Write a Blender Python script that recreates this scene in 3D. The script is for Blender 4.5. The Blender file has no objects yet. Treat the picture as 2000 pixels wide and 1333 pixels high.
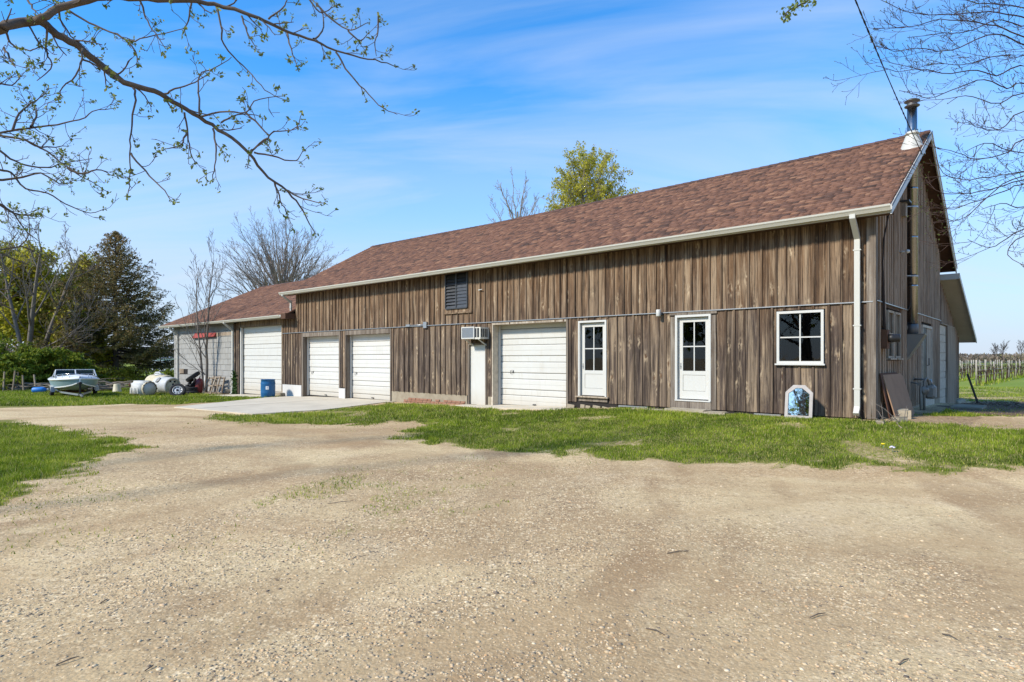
import bpy, bmesh, math, random
import numpy as np
from mathutils import Vector, Matrix

# ------------------------------------------------------------------ camera, sky, sun, exposure
scene = bpy.context.scene
COL = scene.collection
R = math.radians
FPX, CXP, HZ, CAMZ = 1197.0, 1000.0, 700.0, 1.2      # focal length, centre, horizon (2000 px wide picture), eye height
cam_data = bpy.data.cameras.new('camera')
cam_data.sensor_width = 36.0
cam_data.lens = 36.0 * FPX / 2000.0
cam_data.shift_y = (HZ - 666.5) / 2000.0
cam_data.clip_start, cam_data.clip_end = 0.05, 5000.0
cam = bpy.data.objects.new('camera', cam_data)
cam.location = (0, 0, CAMZ)
cam.rotation_euler = (R(90), 0, 0)
COL.objects.link(cam)
scene.camera = cam

SUN_EL = R(38)
_sx, _sy = -0.864, -0.502                              # horizontal direction towards the sun
_n = math.hypot(_sx, _sy); _sx /= _n; _sy /= _n
sun_dir = Vector((_sx * math.cos(SUN_EL), _sy * math.cos(SUN_EL), math.sin(SUN_EL)))
world = bpy.data.worlds.new('World')
scene.world = world
world.use_nodes = True
wn, wl = world.node_tree.nodes, world.node_tree.links
wn.clear()
w_out = wn.new('ShaderNodeOutputWorld')
w_bg = wn.new('ShaderNodeBackground'); w_bg.inputs['Strength'].default_value = 0.14
w_sky = wn.new('ShaderNodeTexSky')
w_sky.sky_type = 'NISHITA'; w_sky.sun_disc = False
w_sky.sun_elevation = SUN_EL
w_sky.sun_rotation = math.atan2(_sx, _sy)
w_sky.air_density = 1.0; w_sky.dust_density = 0.3; w_sky.ozone_density = 1.5
w_tc = wn.new('ShaderNodeTexCoord')
w_sep = wn.new('ShaderNodeSeparateXYZ'); wl.new(w_tc.outputs['Generated'], w_sep.inputs[0])
w_add = wn.new('ShaderNodeMath'); w_add.operation = 'ADD'; w_add.inputs[1].default_value = 0.18
wl.new(w_sep.outputs['Z'], w_add.inputs[0])
w_max = wn.new('ShaderNodeMath'); w_max.operation = 'MAXIMUM'; w_max.inputs[1].default_value = 0.05
wl.new(w_add.outputs[0], w_max.inputs[0])
w_div = wn.new('ShaderNodeVectorMath'); w_div.operation = 'DIVIDE'
w_cmb = wn.new('ShaderNodeCombineXYZ')
for k in range(3): wl.new(w_max.outputs[0], w_cmb.inputs[k])
wl.new(w_tc.outputs['Generated'], w_div.inputs[0]); wl.new(w_cmb.outputs[0], w_div.inputs[1])
w_map = wn.new('ShaderNodeMapping'); w_map.inputs['Scale'].default_value = (0.7, 2.2, 1.0)
w_map.inputs['Rotation'].default_value = (0, 0, R(-16))
wl.new(w_div.outputs[0], w_map.inputs['Vector'])
w_n1 = wn.new('ShaderNodeTexNoise'); w_n1.inputs['Scale'].default_value = 1.1; w_n1.inputs['Detail'].default_value = 8
w_n1.inputs['Roughness'].default_value = 0.55; w_n1.inputs['Distortion'].default_value = 0.6
wl.new(w_map.outputs[0], w_n1.inputs['Vector'])
w_rmp = wn.new('ShaderNodeMapRange'); w_rmp.inputs['From Min'].default_value = 0.44; w_rmp.inputs['From Max'].default_value = 0.74
w_rmp.inputs['To Max'].default_value = 0.50
wl.new(w_n1.outputs['Fac'], w_rmp.inputs['Value'])
w_hs = wn.new('ShaderNodeMixRGB'); w_hs.blend_type = 'MULTIPLY'; w_hs.inputs['Fac'].default_value = 1.0; w_hs.inputs['Color2'].default_value = (0.30, 0.90, 1.36, 1)
wl.new(w_sky.outputs[0], w_hs.inputs['Color1'])
w_hz = wn.new('ShaderNodeValToRGB'); w_hz.color_ramp.interpolation = 'EASE'      # pale spring haze thickening towards the horizon, the same all round
for k_, (p_, v_) in enumerate(((0.0, .95), (.10, .80), (.25, .36), (.42, .0))):
    e_ = w_hz.color_ramp.elements[k_] if k_ < 2 else w_hz.color_ramp.elements.new(p_)
    e_.position = p_; e_.color = (v_, v_, v_, 1)
wl.new(w_sep.outputs['Z'], w_hz.inputs[0])
w_hm = wn.new('ShaderNodeMixRGB'); w_hm.inputs['Color2'].default_value = (3.15, 3.42, 4.05, 1)
wl.new(w_hz.outputs[0], w_hm.inputs['Fac']); wl.new(w_hs.outputs[0], w_hm.inputs['Color1'])
w_mix = wn.new('ShaderNodeMixRGB'); w_mix.inputs['Color2'].default_value = (3.4, 3.8, 4.35, 1)
wl.new(w_rmp.outputs[0], w_mix.inputs['Fac']); wl.new(w_hm.outputs[0], w_mix.inputs['Color1'])
wl.new(w_mix.outputs[0], w_bg.inputs['Color'])
wl.new(w_bg.outputs[0], w_out.inputs['Surface'])

sun_data = bpy.data.lights.new('sun', 'SUN')
sun_data.energy = 3.4; sun_data.angle = R(5.5); sun_data.color = (1.0, 0.925, 0.81)
sun = bpy.data.objects.new('sun', sun_data)
sun.rotation_euler = (-sun_dir).to_track_quat('-Z', 'Y').to_euler()
sun.location = (-20, -15, 30)
COL.objects.link(sun)
vs = scene.view_settings
vs.view_transform = 'Standard'; vs.look = 'None'; vs.exposure = 0.66; vs.gamma = 1.0; vs.use_curve_mapping = False

# ------------------------------------------------------------------ mesh helpers
rng = np.random.default_rng(7)
random.seed(7)

def mesh_np(name, verts, faces, mats=None, smooth=False, attrs=None, mat_idx=None):
    """verts (N,3), faces (M,k) with one k."""
    me = bpy.data.meshes.new(name)
    verts = np.asarray(verts, dtype=np.float32); faces = np.asarray(faces, dtype=np.int32)
    m, k = faces.shape
    me.vertices.add(len(verts)); me.vertices.foreach_set('co', verts.ravel())
    me.loops.add(m * k); me.loops.foreach_set('vertex_index', faces.ravel())
    me.polygons.add(m)
    me.polygons.foreach_set('loop_start', np.arange(0, m * k, k, dtype=np.int32))
    me.polygons.foreach_set('loop_total', np.full(m, k, dtype=np.int32))
    if smooth: me.polygons.foreach_set('use_smooth', np.ones(m, dtype=bool))
    if mat_idx is not None: me.polygons.foreach_set('material_index', np.asarray(mat_idx, dtype=np.int32))
    for an, av in (attrs or {}).items():
        a = me.attributes.new(an, 'FLOAT', 'POINT'); a.data.foreach_set('value', np.asarray(av, dtype=np.float32))
    for mt in (mats or []): me.materials.append(mt)
    me.update(calc_edges=True)
    return me

class MB:
    """collects polygons for one mesh"""
    def __init__(s): s.v = []; s.f = []; s.sm = []; s.mi = []; s.cur = 0
    def add(s, verts, faces, smooth=False):
        o = len(s.v); s.v += [tuple(p) for p in verts]
        for f in faces: s.f.append([i + o for i in f]); s.sm.append(smooth); s.mi.append(s.cur)
        return s
    def box(s, a, b):
        x0, y0, z0 = a; x1, y1, z1 = b
        x0, x1 = min(x0, x1), max(x0, x1); y0, y1 = min(y0, y1), max(y0, y1); z0, z1 = min(z0, z1), max(z0, z1)
        return s.add([(x0,y0,z0),(x1,y0,z0),(x1,y1,z0),(x0,y1,z0),(x0,y0,z1),(x1,y0,z1),(x1,y1,z1),(x0,y1,z1)],
                     [(0,3,2,1),(4,5,6,7),(0,1,5,4),(1,2,6,5),(2,3,7,6),(3,0,4,7)])
    def bevbox(s, a, b, r):
        """box with its four vertical-to-y edges chamfered in the xz plane and the faces pulled in"""
        x0,y0,z0 = a; x1,y1,z1 = b
        ring = [(x0+r,z0),(x1-r,z0),(x1,z0+r),(x1,z1-r),(x1-r,z1),(x0+r,z1),(x0,z1-r),(x0,z0+r)]
        cx, cz = (x0+x1)/2, (z0+z1)/2
        def sc(p, k): return (cx+(p[0]-cx)*(1-k*r/abs(x1-x0)), cz+(p[1]-cz)*(1-k*r/abs(z1-z0)))
        rows = []
        for y, k in ((y0,2),(y0+r,0),(y1-r,0),(y1,2)):
            rows.append([(sc(p,k)[0], y, sc(p,k)[1]) for p in ring])
        v = [p for r_ in rows for p in r_]; f = []
        for j in range(3):
            for i in range(8):
                i2 = (i+1) % 8
                f.append((j*8+i, j*8+i2, (j+1)*8+i2, (j+1)*8+i))
        f.append(tuple(range(7,-1,-1))); f.append(tuple(range(24,32)))
        return s.add(v, f)
    def bar(s, p, q, w, h, up=(0,0,1)):
        p = Vector(p); q = Vector(q); d = (q-p).normalized(); up = Vector(up)
        if abs(d.dot(up)) > .98: up = Vector((1,0,0))
        a = d.cross(up).normalized(); b = a.cross(d).normalized()
        vs_ = []
        for c in (p, q):
            for i, j in ((-1,-1),(1,-1),(1,1),(-1,1)): vs_.append(c + a*(w/2*i) + b*(h/2*j))
        return s.add(vs_, [(0,1,2,3),(7,6,5,4),(0,4,5,1),(1,5,6,2),(2,6,7,3),(3,7,4,0)])
    def tube(s, pts, rad, n=8, caps=True, smooth=True):
        pts = [Vector(p) for p in pts]
        if not hasattr(rad, '__len__'): rad = [rad]*len(pts)
        prev = None; vs_ = []
        for i, p in enumerate(pts):
            t = (pts[min(i+1,len(pts)-1)] - pts[max(i-1,0)])
            t = t.normalized() if t.length > 1e-9 else Vector((0,0,1))
            if prev is None:
                a = t.orthogonal().normalized()
            else:
                a = (prev - t*prev.dot(t)); a = a.normalized() if a.length > 1e-6 else t.orthogonal().normalized()
            prev = a; b = t.cross(a)
            for k in range(n):
                an = 2*math.pi*k/n
                vs_.append(p + (a*math.cos(an) + b*math.sin(an))*rad[i])
        fs = []
        for i in range(len(pts)-1):
            for k in range(n):
                k2 = (k+1) % n
                fs.append((i*n+k, i*n+k2, (i+1)*n+k2, (i+1)*n+k))
        s.add(vs_, fs, smooth)
        if caps:
            o = len(s.v) - len(vs_)
            s.f.append([o+k for k in range(n-1,-1,-1)]); s.sm.append(False); s.mi.append(s.cur)
            s.f.append([o+(len(pts)-1)*n+k for k in range(n)]); s.sm.append(False); s.mi.append(s.cur)
        return s
    def lathe(s, prof, c=(0,0,0), axis=(0,0,1), n=24, smooth=True, ref=None):
        """prof: (r, h) along axis from c"""
        ax = Vector(axis).normalized(); a = Vector(ref).normalized() if ref else ax.orthogonal().normalized(); b = ax.cross(a); c = Vector(c)
        vs_ = []; fs = []
        for r_, h in prof:
            for k in range(n):
                an = 2*math.pi*k/n
                vs_.append(c + ax*h + (a*math.cos(an)+b*math.sin(an))*max(r_,1e-4))
        for i in range(len(prof)-1):
            for k in range(n):
                k2 = (k+1) % n
                fs.append((i*n+k, i*n+k2, (i+1)*n+k2, (i+1)*n+k))
        return s.add(vs_, fs, smooth)
    def prism(s, poly, p0, p1, axis):
        """poly: list of 2-D points in the two axes other than 'axis', extruded p0..p1"""
        def m(u, v, w): return {'x': (w,u,v), 'y': (u,w,v), 'z': (u,v,w)}[axis]
        n = len(poly)
        vs_ = [m(u,v,p0) for u,v in poly] + [m(u,v,p1) for u,v in poly]
        fs = [tuple(range(n)), tuple(range(2*n-1,n-1,-1))] + [(i,(i+1)%n+0,(i+1)%n+n,i+n)[::-1] for i in range(n)]
        return s.add(vs_, fs)
    def mesh(s, name, mats):
        me = bpy.data.meshes.new(name)
        me.from_pydata(s.v, [], s.f)
        me.polygons.foreach_set('use_smooth', s.sm)
        for m_ in (mats if isinstance(mats, (list,tuple)) else [mats]): me.materials.append(m_)
        me.polygons.foreach_set('material_index', s.mi)
        bm = bmesh.new(); bm.from_mesh(me); bmesh.ops.recalc_face_normals(bm, faces=bm.faces); bm.to_mesh(me); bm.free()
        me.update()
        return me

def link(name, data, parent=None, loc=(0,0,0)):
    o = bpy.data.objects.new(name, data); COL.objects.link(o)
    if parent is not None: o.parent = parent
    o.location = loc
    return o

def tag(o, label=None, cat=None, group=None, kind=None):
    if label: o['label'] = label
    if cat: o['category'] = cat
    if group: o['group'] = group
    if kind: o['kind'] = kind
    return o

class Thing:
    """an Empty at the thing's base; parts are written in the frame's coordinates (world, or the barn's)"""
    def __init__(s, name, label, cat, base, group=None, frame=None):
        s.off = Vector(base)
        s.root = bpy.data.objects.new(name, None); COL.objects.link(s.root)
        s.root.empty_display_size = 0.2
        if frame is None: s.root.location = s.off
        else:
            s.root.matrix_world = frame @ Matrix.Translation(s.off)
        tag(s.root, label, cat, group)
    def part(s, name, mb, mat, parent=None, label=None, kind=None):
        me = mb.mesh(name, mat) if isinstance(mb, MB) else mb
        o = link(name, me, parent or s.root, (0,0,0) if parent else -s.off)
        if label: o['label'] = label
        if kind: o['kind'] = kind
        return o

def single(name, mb, mat, label, cat, base, group=None, kind=None, frame=None):
    """a thing that is one mesh, written in frame coordinates, origin moved to base"""
    b = Vector(base)
    if isinstance(mb, MB):
        mb.v = [tuple(Vector(p) - b) for p in mb.v]; me = mb.mesh(name, mat)
    else: me = mb
    o = link(name, me)
    if frame is None: o.location = b
    else: o.matrix_world = frame @ Matrix.Translation(b)
    return tag(o, label, cat, group, kind)

# ------------------------------------------------------------------ the barn's frame and the lie of the land
BX = np.array([0.7458, -0.6662]); BY = np.array([0.6662, 0.7458]); BC = np.array([7.45, 12.6])
FR = Matrix(((BX[0], BY[0], 0, BC[0]), (BX[1], BY[1], 0, BC[1]), (0, 0, 1, 0), (0, 0, 0, 1)))
def to_local(x, y):
    dx, dy = x - BC[0], y - BC[1]
    return dx*BX[0] + dy*BX[1], dx*BY[0] + dy*BY[1]
def bw(x, y, z=0.0):
    return Vector((BC[0] + x*BX[0] + y*BY[0], BC[1] + x*BX[1] + y*BY[1], z))

def _hash(ix, iy, seed):
    n = (ix.astype(np.int64)*374761393 + iy.astype(np.int64)*668265263 + seed*974711) & 0x7fffffff
    n = ((n ^ (n >> 13)) * 1274126177) & 0x7fffffff
    return ((n ^ (n >> 16)) & 0xffff) / 65535.0
def vnoise(x, y, sc, seed=0):
    x = np.asarray(x, float)*sc; y = np.asarray(y, float)*sc
    ix = np.floor(x); iy = np.floor(y); fx = x-ix; fy = y-iy
    fx = fx*fx*(3-2*fx); fy = fy*fy*(3-2*fy)
    a = _hash(ix,iy,seed); b = _hash(ix+1,iy,seed); c = _hash(ix,iy+1,seed); d = _hash(ix+1,iy+1,seed)
    return a+(b-a)*fx + (c-a)*fy + (a-b-c+d)*fx*fy
def fbm(x, y, sc, seed=0, o=4):
    t = 0; amp = .5; s_ = 0
    for k in range(o):
        t = t + amp*vnoise(x, y, sc*2**k, seed+k*17); s_ += amp; amp *= .5
    return t/s_
def sstep(a, b, x):
    t = np.clip((np.asarray(x, float)-a)/(b-a), 0, 1); return t*t*(3-2*t)

_wx = [-60,-38,-29,-24.5,-20,-16,-12,-9.5,-7.6,-6.3,-3.4,0,6,20,60]
_wz = [-.72,-.72,-.72,-.60,-.50,-.46,-.37,-.34,-.25,-.16,-.11,-.07,-.14,-.40,-.5]
_px = [-60,-30,-20,-10,0,8,60]
_pz = [-.72,-.70,-.60,-.47,-.40,-.36,-.4]
def ground_base(x, y):
    lx, ly = to_local(np.asarray(x,float), np.asarray(y,float))
    wz = np.interp(lx, _wx, _wz); pz = np.interp(lx, _px, _pz)
    z = wz + (pz-wz)*sstep(0.3, 6.5, -ly)
    back = np.interp(ly, [0,4,9,12,15,40], [0,-.02,-.12,-.36,-.42,-.45])
    z = np.where(ly > 0, np.minimum(wz, np.maximum(wz+back, -.75)), z)
    return z
def ground_z(x, y):
    x = np.asarray(x,float); y = np.asarray(y,float)
    z = ground_base(x, y)
    near = np.exp(-((x*x+y*y)/900.0))
    return z + near*((fbm(x,y,.35,3,3)-.5)*.09 + (fbm(x,y,1.6,5,3)-.5)*.03) + (1-near)*(fbm(x,y,.08,9,2)-.5)*.1*0
def gz(x, y): return float(ground_z(np.array([x]), np.array([y]))[0])
def PG(px, py, lift=0.0):
    """the ground point seen at a picture position (2000 x 1333)"""
    z = -.4
    for _ in range(25):
        d = FPX*(CAMZ-z)/max(py-HZ, 2.0); X = (px-CXP)/FPX*d
        z = z*.4 + .6*gz(X, d)
    return Vector((X, d, z+lift))
def P3(px, py, d):
    return Vector(((px-CXP)/FPX*d, d, CAMZ+(HZ-py)/FPX*d))
# ------------------------------------------------------------------ materials
class NT:
    def __init__(s, name, rough=.8, spec=.3):
        s.m = bpy.data.materials.new(name); s.m.use_nodes = True
        s.n, s.l = s.m.node_tree.nodes, s.m.node_tree.links
        s.n.clear()
        s.out = s.n.new('ShaderNodeOutputMaterial'); s.b = s.n.new('ShaderNodeBsdfPrincipled')
        s.l.new(s.b.outputs[0], s.out.inputs[0])
        s.b.inputs['Roughness'].default_value = rough; s.b.inputs['Specular IOR Level'].default_value = spec
    def set(s, sock, v):
        if isinstance(v, bpy.types.NodeSocket): s.l.new(v, sock)
        elif isinstance(v, (tuple, list)) and len(v) == 3 and sock.type == 'RGBA': sock.default_value = (*v, 1)
        else: sock.default_value = v
    def pos(s, scale=(1,1,1), rnd=0.0, rotz=0.0):
        g = s.n.new('ShaderNodeNewGeometry'); v = g.outputs['Position']
        if rotz:
            r_ = s.n.new('ShaderNodeVectorRotate'); r_.rotation_type = 'Z_AXIS'; r_.inputs['Angle'].default_value = rotz
            s.l.new(v, r_.inputs['Vector']); v = r_.outputs[0]
        if rnd:
            oi = s.n.new('ShaderNodeObjectInfo')
            mm = s.n.new('ShaderNodeVectorMath'); mm.operation = 'MULTIPLY_ADD'
            c = s.n.new('ShaderNodeCombineXYZ')
            for k in range(3): s.l.new(oi.outputs['Random'], c.inputs[k])
            s.l.new(c.outputs[0], mm.inputs[0]); mm.inputs[1].default_value = (rnd, rnd*1.7, rnd*2.3)
            s.l.new(v, mm.inputs[2]); v = mm.outputs[0]
        mp = s.n.new('ShaderNodeVectorMath'); mp.operation = 'MULTIPLY'; mp.inputs[1].default_value = scale
        s.l.new(v, mp.inputs[0]); return mp.outputs[0]
    def noise(s, vec, scale=1, detail=4, rough=.55, dist=0):
        t = s.n.new('ShaderNodeTexNoise'); s.l.new(vec, t.inputs['Vector'])
        t.inputs['Scale'].default_value = scale; t.inputs['Detail'].default_value = detail
        t.inputs['Roughness'].default_value = rough; t.inputs['Distortion'].default_value = dist
        return t.outputs['Fac']
    def voro(s, vec, scale=1, feat='F1', out='Distance', rnd=1):
        t = s.n.new('ShaderNodeTexVoronoi'); t.feature = feat; s.l.new(vec, t.inputs['Vector'])
        t.inputs['Scale'].default_value = scale; t.inputs['Randomness'].default_value = rnd
        return t.outputs[out]
    def rng(s, v, a, b, c=0, d=1):
        t = s.n.new('ShaderNodeMapRange'); s.l.new(v, t.inputs['Value'])
        for k, x in zip(('From Min','From Max','To Min','To Max'), (a,b,c,d)): t.inputs[k].default_value = x
        return t.outputs[0]
    def math(s, op, a, b=0.0):
        t = s.n.new('ShaderNodeMath'); t.operation = op; s.set(t.inputs[0], a); s.set(t.inputs[1], b); return t.outputs[0]
    def mix(s, fac, a, b, blend='MIX'):
        t = s.n.new('ShaderNodeMixRGB'); t.blend_type = blend; s.set(t.inputs[0], fac); s.set(t.inputs[1], a); s.set(t.inputs[2], b); return t.outputs[0]
    def ramp(s, v, stops, interp='LINEAR'):
        t = s.n.new('ShaderNodeValToRGB'); s.l.new(v, t.inputs[0]); e = t.color_ramp.elements; t.color_ramp.interpolation = interp
        while len(e) < len(stops): e.new(.5)
        for el, (p, c) in zip(e, stops): el.position = p; el.color = (*c, 1)
        return t.outputs[0]
    def attr(s, name):
        t = s.n.new('ShaderNodeAttribute'); t.attribute_name = name; return t.outputs['Fac']
    def orand(s): return s.n.new('ShaderNodeObjectInfo').outputs['Random']
    def sepz(s, k='Z'):
        g = s.n.new('ShaderNodeNewGeometry'); x = s.n.new('ShaderNodeSeparateXYZ'); s.l.new(g.outputs['Position'], x.inputs[0]); return x.outputs[k]
    def bump(s, h, strength=.3, dist=.01):
        t = s.n.new('ShaderNodeBump'); t.inputs['Strength'].default_value = strength; t.inputs['Distance'].default_value = dist
        s.l.new(h, t.inputs['Height']); s.l.new(t.outputs[0], s.b.inputs['Normal'])
    def col(s, c): s.set(s.b.inputs['Base Color'], c); return s
    def rough(s, r_): s.set(s.b.inputs['Roughness'], r_); return s

def plain(name, c, rough=.6, spec=.3, metal=0.0, dirt=.35, dirtcol=None, sc=3.0, bump=0.0):
    """one colour with grime and slight unevenness"""
    t = NT(name, rough, spec); t.b.inputs['Metallic'].default_value = metal
    p = t.pos((1,1,1), 11.0)
    n1 = t.noise(p, sc, 6, .65); n2 = t.noise(p, sc*9, 3, .6)
    dc = dirtcol or tuple(x*.55 for x in c)
    f = t.math('MULTIPLY', t.rng(n1, .42, .78), dirt)
    base = t.mix(f, c, dc)
    base = t.mix(t.rng(n2, .3, .75, 0, .16), base, tuple(x*.8 for x in c))
    t.col(base); t.rough(t.rng(n1, .2, .8, max(rough-.1,.05), min(rough+.12,1)))
    if bump: t.bump(n2, bump, .004)
    return t.m

def wood(name, lo, hi, z0, z1, pale, dark, knots=True, sc=1.0):
    """weathered boards: grain along z, knots, pale streaks, browner where the weather spared them"""
    t = NT(name, .82, .22)
    p = t.pos((1,1,1), 23.0, 0)
    def sc3(a, b):
        m_ = t.n.new('ShaderNodeVectorMath'); m_.operation = 'MULTIPLY'; t.l.new(p, m_.inputs[0]); m_.inputs[1].default_value = (a,a,b); return m_.outputs[0]
    z = t.sepz()
    wob = t.noise(sc3(.8,.5), 1, 3)
    zz = t.math('ADD', z, t.rng(wob, .2, .8, -.9, .9))
    base = t.mix(t.rng(zz, z0, z1), lo, hi)
    base = t.mix(t.rng(t.orand(), 0, .6, .7, 0), base, t.mix(.35, base, dark)); base = t.mix(t.rng(t.orand(), .6, 1, 0, .38), base, pale)
    broad = t.noise(sc3(5,.35), 1, 5, .6, 1.2)
    base = t.mix(t.rng(broad, .49, .68, 0, .75), base, pale)
    base = t.mix(t.rng(broad, .47, .30, 0, .85), base, dark)
    streak = t.noise(sc3(26*sc,.55), 1, 6, .7, 1.5)
    base = t.mix(t.rng(streak, .50, .63, 0, .92), base, dark)
    base = t.mix(t.rng(streak, .45, .33, 0, .62), base, pale)
    grain = t.noise(sc3(75*sc,1.6), 1, 5, .65, .8)
    base = t.mix(t.rng(grain, .52, .70, 0, .55), base, dark)
    base = t.mix(t.rng(grain, .42, .26, 0, .35), base, pale)
    stain = t.noise(sc3(2.2,1.3), 1, 4, .6)
    base = t.mix(t.rng(stain, .58, .75, 0, .55), base, dark)
    if knots:
        kv = t.voro(sc3(4.2,1.45), 1, 'F1', 'Distance')
        halo = t.rng(kv, .12, .34, 1, 0); core = t.rng(kv, .07, .12, 1, 0)
        ring = t.math('MULTIPLY', halo, t.rng(t.noise(sc3(24,9), 1, 3), .45, .62))
        base = t.mix(t.math('MULTIPLY', ring, .75), base, (.55,.42,.27))
        base = t.mix(t.math('MULTIPLY', core, .8), base, (.10,.045,.018))
    t.col(base)
    t.bump(grain, .5, .006)
    return t.m

M = {}
M['board'] = wood('board_wood', (.098,.072,.057), (.182,.104,.053), 1.4, 3.1, (.40,.295,.19), (.018,.011,.008))
M['batten'] = wood('batten_wood', (.078,.055,.042), (.135,.078,.040), 1.4, 3.0, (.27,.195,.13), (.016,.010,.007), knots=False)
M['gable_board'] = wood('gable_board_wood', (.105,.062,.040), (.110,.064,.040), 1.5, 6, (.20,.13,.085), (.030,.017,.011), knots=False)
M['gable_batten'] = wood('gable_batten_wood', (.47,.335,.225), (.46,.32,.21), 1.5, 6, (.60,.46,.33), (.20,.13,.082), knots=False)
M['grey_wood'] = wood('grey_trim_wood', (.20,.165,.13), (.21,.17,.13), 1, 3, (.34,.29,.23), (.085,.062,.045), knots=False)
M['pale_wood'] = wood('pale_frame_wood', (.40,.33,.24), (.42,.35,.26), 1, 3, (.55,.48,.38), (.18,.13,.09), knots=False)
M['bare_wood'] = wood('pallet_wood', (.30,.23,.16), (.32,.24,.17), 1, 3, (.45,.37,.28), (.12,.085,.06), knots=False)
M['soffit'] = plain('soffit_wood', (.10,.055,.035), .85, .2, dirt=.5)
M['soffit_pale'] = plain('pale_soffit_paint', (.62,.58,.47), .75, .3, dirt=.25)
M['dark_void'] = plain('dark_interior', (.035,.031,.028), .9, .1, dirt=.2)
M['white'] = plain('white_paint', (.585,.572,.525), .45, .4, dirt=.22, dirtcol=(.52,.48,.38), sc=2.2)
def mat_door():
    t = NT('white_steel_door_paint', .42, .4); p = t.pos((1,1,1), 7.0)
    n1 = t.noise(p, 1.6, 6, .65); z = t.sepz()
    m_ = t.n.new('ShaderNodeVectorMath'); m_.operation = 'MULTIPLY'; t.l.new(p, m_.inputs[0]); m_.inputs[1].default_value = (9,9,.8); run = t.noise(m_.outputs[0], 1, 5, .65)
    c = t.mix(t.rng(n1, .42, .78, 0, .35), (.60,.59,.545), (.48,.445,.37)); c = t.mix(t.rng(run, .55, .75, 0, .35), c, (.43,.38,.29))
    splash = t.math('MULTIPLY', t.rng(t.math('ADD', z, t.rng(n1, .2, .8, -.25, .25)), .25, -.55), .6); c = t.mix(splash, c, (.40,.33,.23))
    spot = t.noise(p, 11, 4, .7); c = t.mix(t.rng(spot, .70, .76, 0, .5), c, (.28,.18,.10))
    t.col(c); t.rough(t.rng(n1, .2, .8, .32, .55)); t.bump(t.noise(p, 1.1, 2), .10, .05); return t.m
M['steel_door'] = mat_door()
M['old_steel_door'] = plain('old_white_door_paint', (.66,.64,.57), .42, .4, dirt=.30, dirtcol=(.60,.55,.44), sc=1.6)
M['cream'] = plain('cream_gutter_paint', (.50,.48,.405), .4, .4, dirt=.35, dirtcol=(.45,.42,.33), sc=4)
M['downspout'] = plain('downspout_paint', (.55,.535,.47), .4, .4, dirt=.25, dirtcol=(.5,.47,.38))
M['white_flat'] = plain('white_masonry_paint', (.58,.565,.53), .7, .25, dirt=.25, dirtcol=(.5,.46,.38))
M['old_white'] = plain('peeling_white_paint', (.60,.52,.40), .8, .2, dirt=.75, dirtcol=(.27,.22,.17), sc=7, bump=.4)
M['black_metal'] = plain('black_louvre_paint', (.045,.047,.05), .42, .4, dirt=.3, dirtcol=(.10,.10,.10))
M['black'] = plain('black_plastic', (.018,.018,.019), .5, .4, dirt=.3, dirtcol=(.05,.047,.042))
M['rubber'] = plain('black_rubber', (.022,.022,.023), .8, .25, dirt=.5, dirtcol=(.07,.062,.052), sc=9, bump=.3)
M['galv'] = plain('galvanised_metal', (.40,.41,.41), .42, .5, .75, dirt=.4, dirtcol=(.22,.21,.20))
M['steel'] = plain('stainless_pipe', (.36,.36,.355), .20, .5, 1.0, dirt=.12, dirtcol=(.5,.48,.45))
M['dark_steel'] = plain('sooty_steel', (.14,.135,.13), .5, .5, .7, dirt=.4)
M['grey_metal'] = plain('grey_painted_metal', (.25,.235,.20), .5, .4, .2, dirt=.3)
M['rust'] = plain('rusty_metal', (.17,.085,.05), .85, .2, .2, dirt=.5, sc=8, bump=.3)
M['screen'] = plain('dark_screen', (.03,.032,.035), .5, .3, dirt=.2)
M['ac'] = plain('beige_ac_case', (.66,.63,.54), .55, .3, dirt=.4, dirtcol=(.40,.36,.28), sc=6)
M['ac_grille'] = plain('grey_ac_fins', (.22,.24,.26), .55, .4, .3, dirt=.3)
M['concrete'] = plain('concrete', (.60,.525,.40), .9, .15, dirt=.5, dirtcol=(.30,.26,.20), sc=.9, bump=.4)
M['stone'] = plain('cut_stone', (.42,.36,.26), .9, .15, dirt=.6, dirtcol=(.20,.17,.12), sc=5, bump=.6)
M['foundation'] = plain('stained_foundation_concrete', (.34,.29,.21), .92, .12, dirt=.7, dirtcol=(.17,.13,.09), sc=3, bump=.6)
M['brick'] = plain('old_brick', (.30,.15,.095), .9, .15, dirt=.6, dirtcol=(.36,.29,.22), sc=9, bump=.5)
M['plywood'] = plain('weathered_plywood', (.33,.205,.125), .85, .2, dirt=.5, dirtcol=(.17,.12,.085), sc=2.5, bump=.3)
M['plywood_edge'] = plain('red_brown_board', (.11,.055,.035), .85, .2, dirt=.3)
M['red'] = plain('faded_red_paint', (.33,.055,.045), .6, .3, dirt=.5, dirtcol=(.20,.07,.05), sc=5)
M['maroon'] = plain('maroon_tank_paint', (.17,.022,.022), .38, .45, dirt=.4, dirtcol=(.10,.035,.03))
M['orange'] = plain('orange_plastic', (.72,.10,.03), .5, .4, dirt=.2)
M['blue_drum'] = plain('blue_polyethylene', (.010,.105,.26), .42, .4, dirt=.35, dirtcol=(.03,.11,.20), sc=4)
M['blue_can'] = plain('bright_blue_plastic', (.02,.19,.55), .45, .4, dirt=.3)
M['teal'] = plain('teal_bucket_plastic', (.03,.22,.33), .5, .4, dirt=.4)
M['poly'] = plain('white_polyethylene', (.55,.55,.52), .55, .3, dirt=.8, dirtcol=(.40,.38,.31), sc=4)
M['poly_old'] = plain('yellowed_polyethylene', (.60,.53,.36), .55, .35, dirt=.6, dirtcol=(.36,.28,.16), sc=5)
M['poly_beige'] = plain('beige_bucket_plastic', (.52,.46,.30), .55, .35, dirt=.4)
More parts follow.
